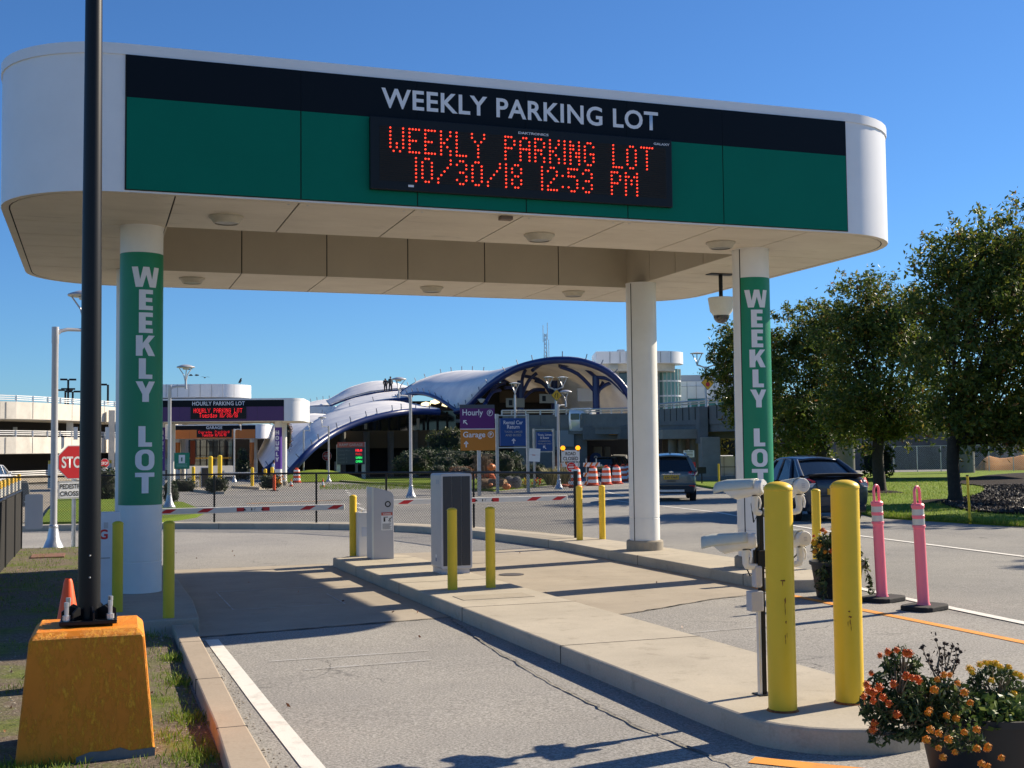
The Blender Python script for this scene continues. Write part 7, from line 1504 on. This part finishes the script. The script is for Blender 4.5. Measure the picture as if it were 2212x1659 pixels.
# ------------------------------------------------------------------ people and birds, far away
def person(label, loc, rz, h, pose, top_m, leg_m):
    t = thing('person', label, 'person', loc, rz); s = h/1.75
    J = {'hip': (0, 0, .95), 'belly': (0, .0, 1.12), 'chest': (0, 0, 1.36), 'neck': (0, 0, 1.50), 'head': (0, -.02, 1.60), 'crown': (0, -.01, 1.70)}
    bend = .75 if pose == 'bend' else 0
    def bd(p):
        if p[2] <= .95: return Vector(p)
        q = Vector(p)-Vector((0, 0, .95)); q.rotate(Matrix.Rotation(bend, 3, 'X')); return q+Vector((0, 0, .95))
    V = [J['hip'], J['belly'], J['chest'], J['neck'], J['head'], J['crown'], (.10, 0, .90), (.12, -.03, .5), (.13, .02, .08), (.13, -.12, .04), (-.10, 0, .90), (-.12, .05, .5), (-.14, .08, .08), (-.14, -.06, .04), (.19, 0, 1.42), (.26, .02, 1.14), (.24, -.14, .92), (.23, -.2, .84), (-.19, 0, 1.42), (-.26, .02, 1.14), (-.24, -.10, .92), (-.23, -.16, .84)]
    E = [(0, 1), (1, 2), (2, 3), (3, 4), (4, 5), (0, 6), (6, 7), (7, 8), (8, 9), (0, 10), (10, 11), (11, 12), (12, 13), (2, 14), (14, 15), (15, 16), (16, 17), (2, 18), (18, 19), (19, 20), (20, 21)]
    Rr = [.15, .14, .16, .06, .095, .07, .095, .065, .045, .04, .095, .065, .045, .04, .065, .048, .036, .03, .065, .048, .036, .03]
    me = bpy.data.meshes.new('body'); me.from_pydata([tuple(bd(v)*s) for v in V], E, []); o = bpy.data.objects.new('body', me); COL.objects.link(o); o.parent = t
    bm = bmesh.new(); bm.from_mesh(me); ly = bm.verts.layers.skin.verify()
    for v, r_ in zip(bm.verts, Rr): v[ly].radius = (r_*s, r_*s*.8)
    bm.verts.ensure_lookup_table(); bm.verts[0][ly].use_root = True; bm.to_mesh(me); bm.free()
    o.modifiers.new('skin', 'SKIN'); u = o.modifiers.new('sub', 'SUBSURF'); u.levels = 1; u.render_levels = 1; me.materials.append(mat('skin_tone', (.35, .2, .13), .6))
    # jacket and trousers as sleeves round the body
    j = MB(); j.tube([bd((0, 0, .86))*s, bd((0, 0, 1.1))*s, bd((0, 0, 1.38))*s, bd((0, 0, 1.48))*s], [.18*s, .17*s, .19*s, .10*s], 12)
    for sx in (1, -1): j.tube([bd((sx*.16, 0, 1.44))*s, bd((sx*.26, .02, 1.14))*s, bd((sx*.24, -.12, .93))*s], [.085*s, .065*s, .055*s], 8)
    j.build('jacket', top_m, t, smooth=60); l = MB()
    for sx, y1, y2 in ((1, -.03, .02), (-1, .05, .08)): l.tube([(sx*.09*s, 0, .94*s), (sx*.12*s, y1*s, .5*s), (sx*.135*s, y2*s, .07*s)], [.12*s, .088*s, .07*s], 9)
    l.build('trousers', leg_m, t, smooth=60); h_ = MB(); h_.ico(bd((0, .0, 1.66))*s, .115*s, 2, (1, 1.05, .8)); h_.build('hair', mat('dark_hair', (.02, .015, .012), .8), t, smooth=60); return t
NAVY = mat('navy_cloth', (.015, .018, .03), .9)
person('worker in dark clothes bending over on the far membrane roof', tuple(P(833, 846.5, 141)), -.3, 1.75, 'bend', NAVY, NAVY); person('worker in dark clothes standing upright on the far membrane roof', tuple(P(843.5, 846, 141)), .2, 1.8, 'stand', mat('grey_cloth', (.05, .055, .06), .9), NAVY)
q = GD(592, 92, .05); person('person in a pale blue shirt walking beside the hourly column', tuple(q), 1.2, 1.72, 'stand', mat('pale_blue_shirt', (.45, .55, .72), .8), NAVY)
def bird(label, px, py, d, flying, rz, sz):
    q = P(px, py, d); t = thing('bird', label, 'bird', tuple(q), rz, None); m = mat('bird_dark', (.03, .03, .035), .8); b = MB()
    if flying:
        b.tube([(0, -.3*sz, 0), (0, -.15*sz, .02*sz), (0, .15*sz, 0), (0, .3*sz, .02*sz)], [.02*sz, .08*sz, .07*sz, .02*sz], 8); b.build('body', m, t, smooth=60)
        for sx in (1, -1): MB().grid([[(0, -.08*sz, .02*sz), (0, .12*sz, .02*sz)], [(sx*.3*sz, -.1*sz, .14*sz), (sx*.3*sz, .12*sz, .14*sz)], [(sx*.6*sz, -.12*sz, .08*sz), (sx*.6*sz, -.02*sz, .08*sz)]]).build('wing', m, t, solid=.015)
    else:
        b.tube([(0, .25*sz, .12*sz), (0, .1*sz, .22*sz), (0, -.05*sz, .4*sz), (0, -.08*sz, .56*sz), (0, -.14*sz, .62*sz), (0, -.24*sz, .6*sz)], [.03*sz, .12*sz, .14*sz, .09*sz, .075*sz, .01*sz], 10); b.build('body', m, t, smooth=60)
        for sx in (.05, -.05): MB().tube([(sx*sz, 0, .3*sz), (sx*sz, -.02*sz, 0)], .015*sz, 5).build('leg', m, t)
bird('dark bird perched on the round stair tower roof', 519, 829.5, 131, False, .8, .95)
for k, (px, py, rr) in enumerate(((408, 798, .5), (412, 811, 1.6), (425, 811, 1.2), (442.5, 816, .2))): bird(('highest of four small dark birds flying over the hourly canopy', 'small dark bird flying just under the highest one', 'small dark bird in the middle of the flock', 'lowest small dark bird flying right of the flock')[k], px, py, 120, True, rr, .75)

# ------------------------------------------------------------------ grass blades
def inside(x, y, poly):
    r = False
    for i in range(len(poly)):
        (x0, y0), (x1, y1) = poly[i-1], poly[i]
        if (y0 > y) != (y1 > y) and x < (x1-x0)*(y-y0)/(y1-y0)+x0: r = not r
    return r

def blades(name, pts, h, wd, seed):
    random.seed(seed); m = MB()
    for x, y, z in pts:
        a = random.uniform(0, 6.28); l = h*random.uniform(.4, 1.3); s = Vector((math.cos(a), math.sin(a), 0))*wd; lean = Vector((random.gauss(0, .4), random.gauss(0, .4), 1)).normalized()*l; b = Vector((x, y, z)); m.add([b-s, b+s, b+lean*.6+s*.6+Vector((0, 0, l*.1)), b+lean], [(0, 1, 2), (0, 2, 3)])
    o = m.build(name, GRASSB); o['kind'] = 'stuff'; o['label'] = 'short weedy grass blades on the ground'; o['category'] = 'grass'; return o
random.seed(31); pts = []
def vz(x, y): return gz(y)+.012+.09*max(0, min(1, (y-9)/5))
for k in range(26000):
    y = 5.2+17.6*random.random()**1.6; x = random.uniform(-3.2, .62 if y < 11.4 else -.03)
    c = noise.noise(Vector((x*1.6, y*1.6, 4)))+.5*noise.noise(Vector((x*5, y*5, 1)))
    if (x > .40 and y < 11.4 and noise.noise(Vector((x*3, y*2.2, 9))) > -.15) or c > (.22 if y < 13 else -.2): pts.append((x, y, vz(x, y)))
for cx_, cy_, n_ in ((.54, 7.6, 300), (.56, 8.9, 240), (.58, 9.9, 260), (.50, 6.6, 300), (.42, 7.1, 150), (.38, 8.3, 120), (-.42, 6.66, 420), (-.25, 6.62, 260), (-.12, 6.58, 120), (.41, 11.0, 150)):
    for k in range(n_): pts.append((cx_+random.gauss(0, .07), cy_+random.gauss(0, .10), vz(cx_, cy_)))
blades('grass', pts, .05, .0035, 5)
pts = []
for k in range(60000):
    y = 18+36*random.random()**1.3; x = random.uniform(18.2, 60); 
    xl = 18.2 if y < 25 else 18.2+(y-25)*.42
    if x < xl or x > xl+12+y*.4 or inside(x, y, mbed): continue
    pts.append((x, y, gz(y)+.05))
for k in range(6000):
    y = random.uniform(18, 27); pts.append((18.15+abs(random.gauss(0, .35))+max(0, (y-25)*.5), y, gz(y)+.04))
o = blades('grass', pts, .09, .008, 6); o['label'] = 'mown grass blades of the right lawn'
pts = []
random.seed(9)
for k in range(9000):
    q = GD(random.uniform(690, 1215), random.uniform(56, 76), .12)
    if q.y < 56+abs(q.x-18)*.9: continue
    pts.append(tuple(q))
o = blades('grass', pts, .10, .012, 8); o['label'] = 'grass blades of the middle lawn'
random.seed(41); m = MB()
for k in range(60000):
    y = random.uniform(18, 44); x = random.uniform(20, 46)
    if x > y*.98+6 or not inside(x, y, mbed): continue
    leaf(m, (x, y, gz(y)+.115), random.uniform(.03, .075), .35)
o = m.build('mulch_chips', leafmat('mulch_chip', [(0, (.012, .008, .007)), (.55, (.03, .02, .018)), (.85, (.075, .055, .047)), (1, (.20, .165, .145))], .0)); tag(o, 'loose dark wood chips covering the mulch bed', 'mulch', kind='stuff')
# chips of gravel and fallen leaves on the verge and lane edge
random.seed(12); m = MB()
for k in range(900):
    y = 5.4+6*random.random(); x = random.uniform(-.9, .62); m.ico((x, y, vz(x, y)+.004), random.uniform(.005, .014), 1, (1, 1, .6), .3)
for k in range(140):
    y = random.uniform(5.5, 11); m.ico((.87+abs(random.gauss(0, .04)), y, gz(y)+.006), random.uniform(.003, .008), 1, (1, 1, .6), .3)
o = m.build('gravel', M_PIER2); tag(o, 'loose gravel chips on the left verge and lane edge', 'gravel', kind='stuff')
m = MB()
for k in range(70): y = 5.5+17*random.random(); x = random.uniform(-1.2, .44 if y < 11 else -.1) if k < 45 else random.uniform(1.0, 7.5); leaf(m, (x, y, (vz(x, y)+.012 if k < 45 else gz(y)+.02)), .022, .6)
o = m.build('fallen_leaves', BROWNL); tag(o, 'dry fallen leaves scattered on verge and lane', 'leaves', kind='stuff')
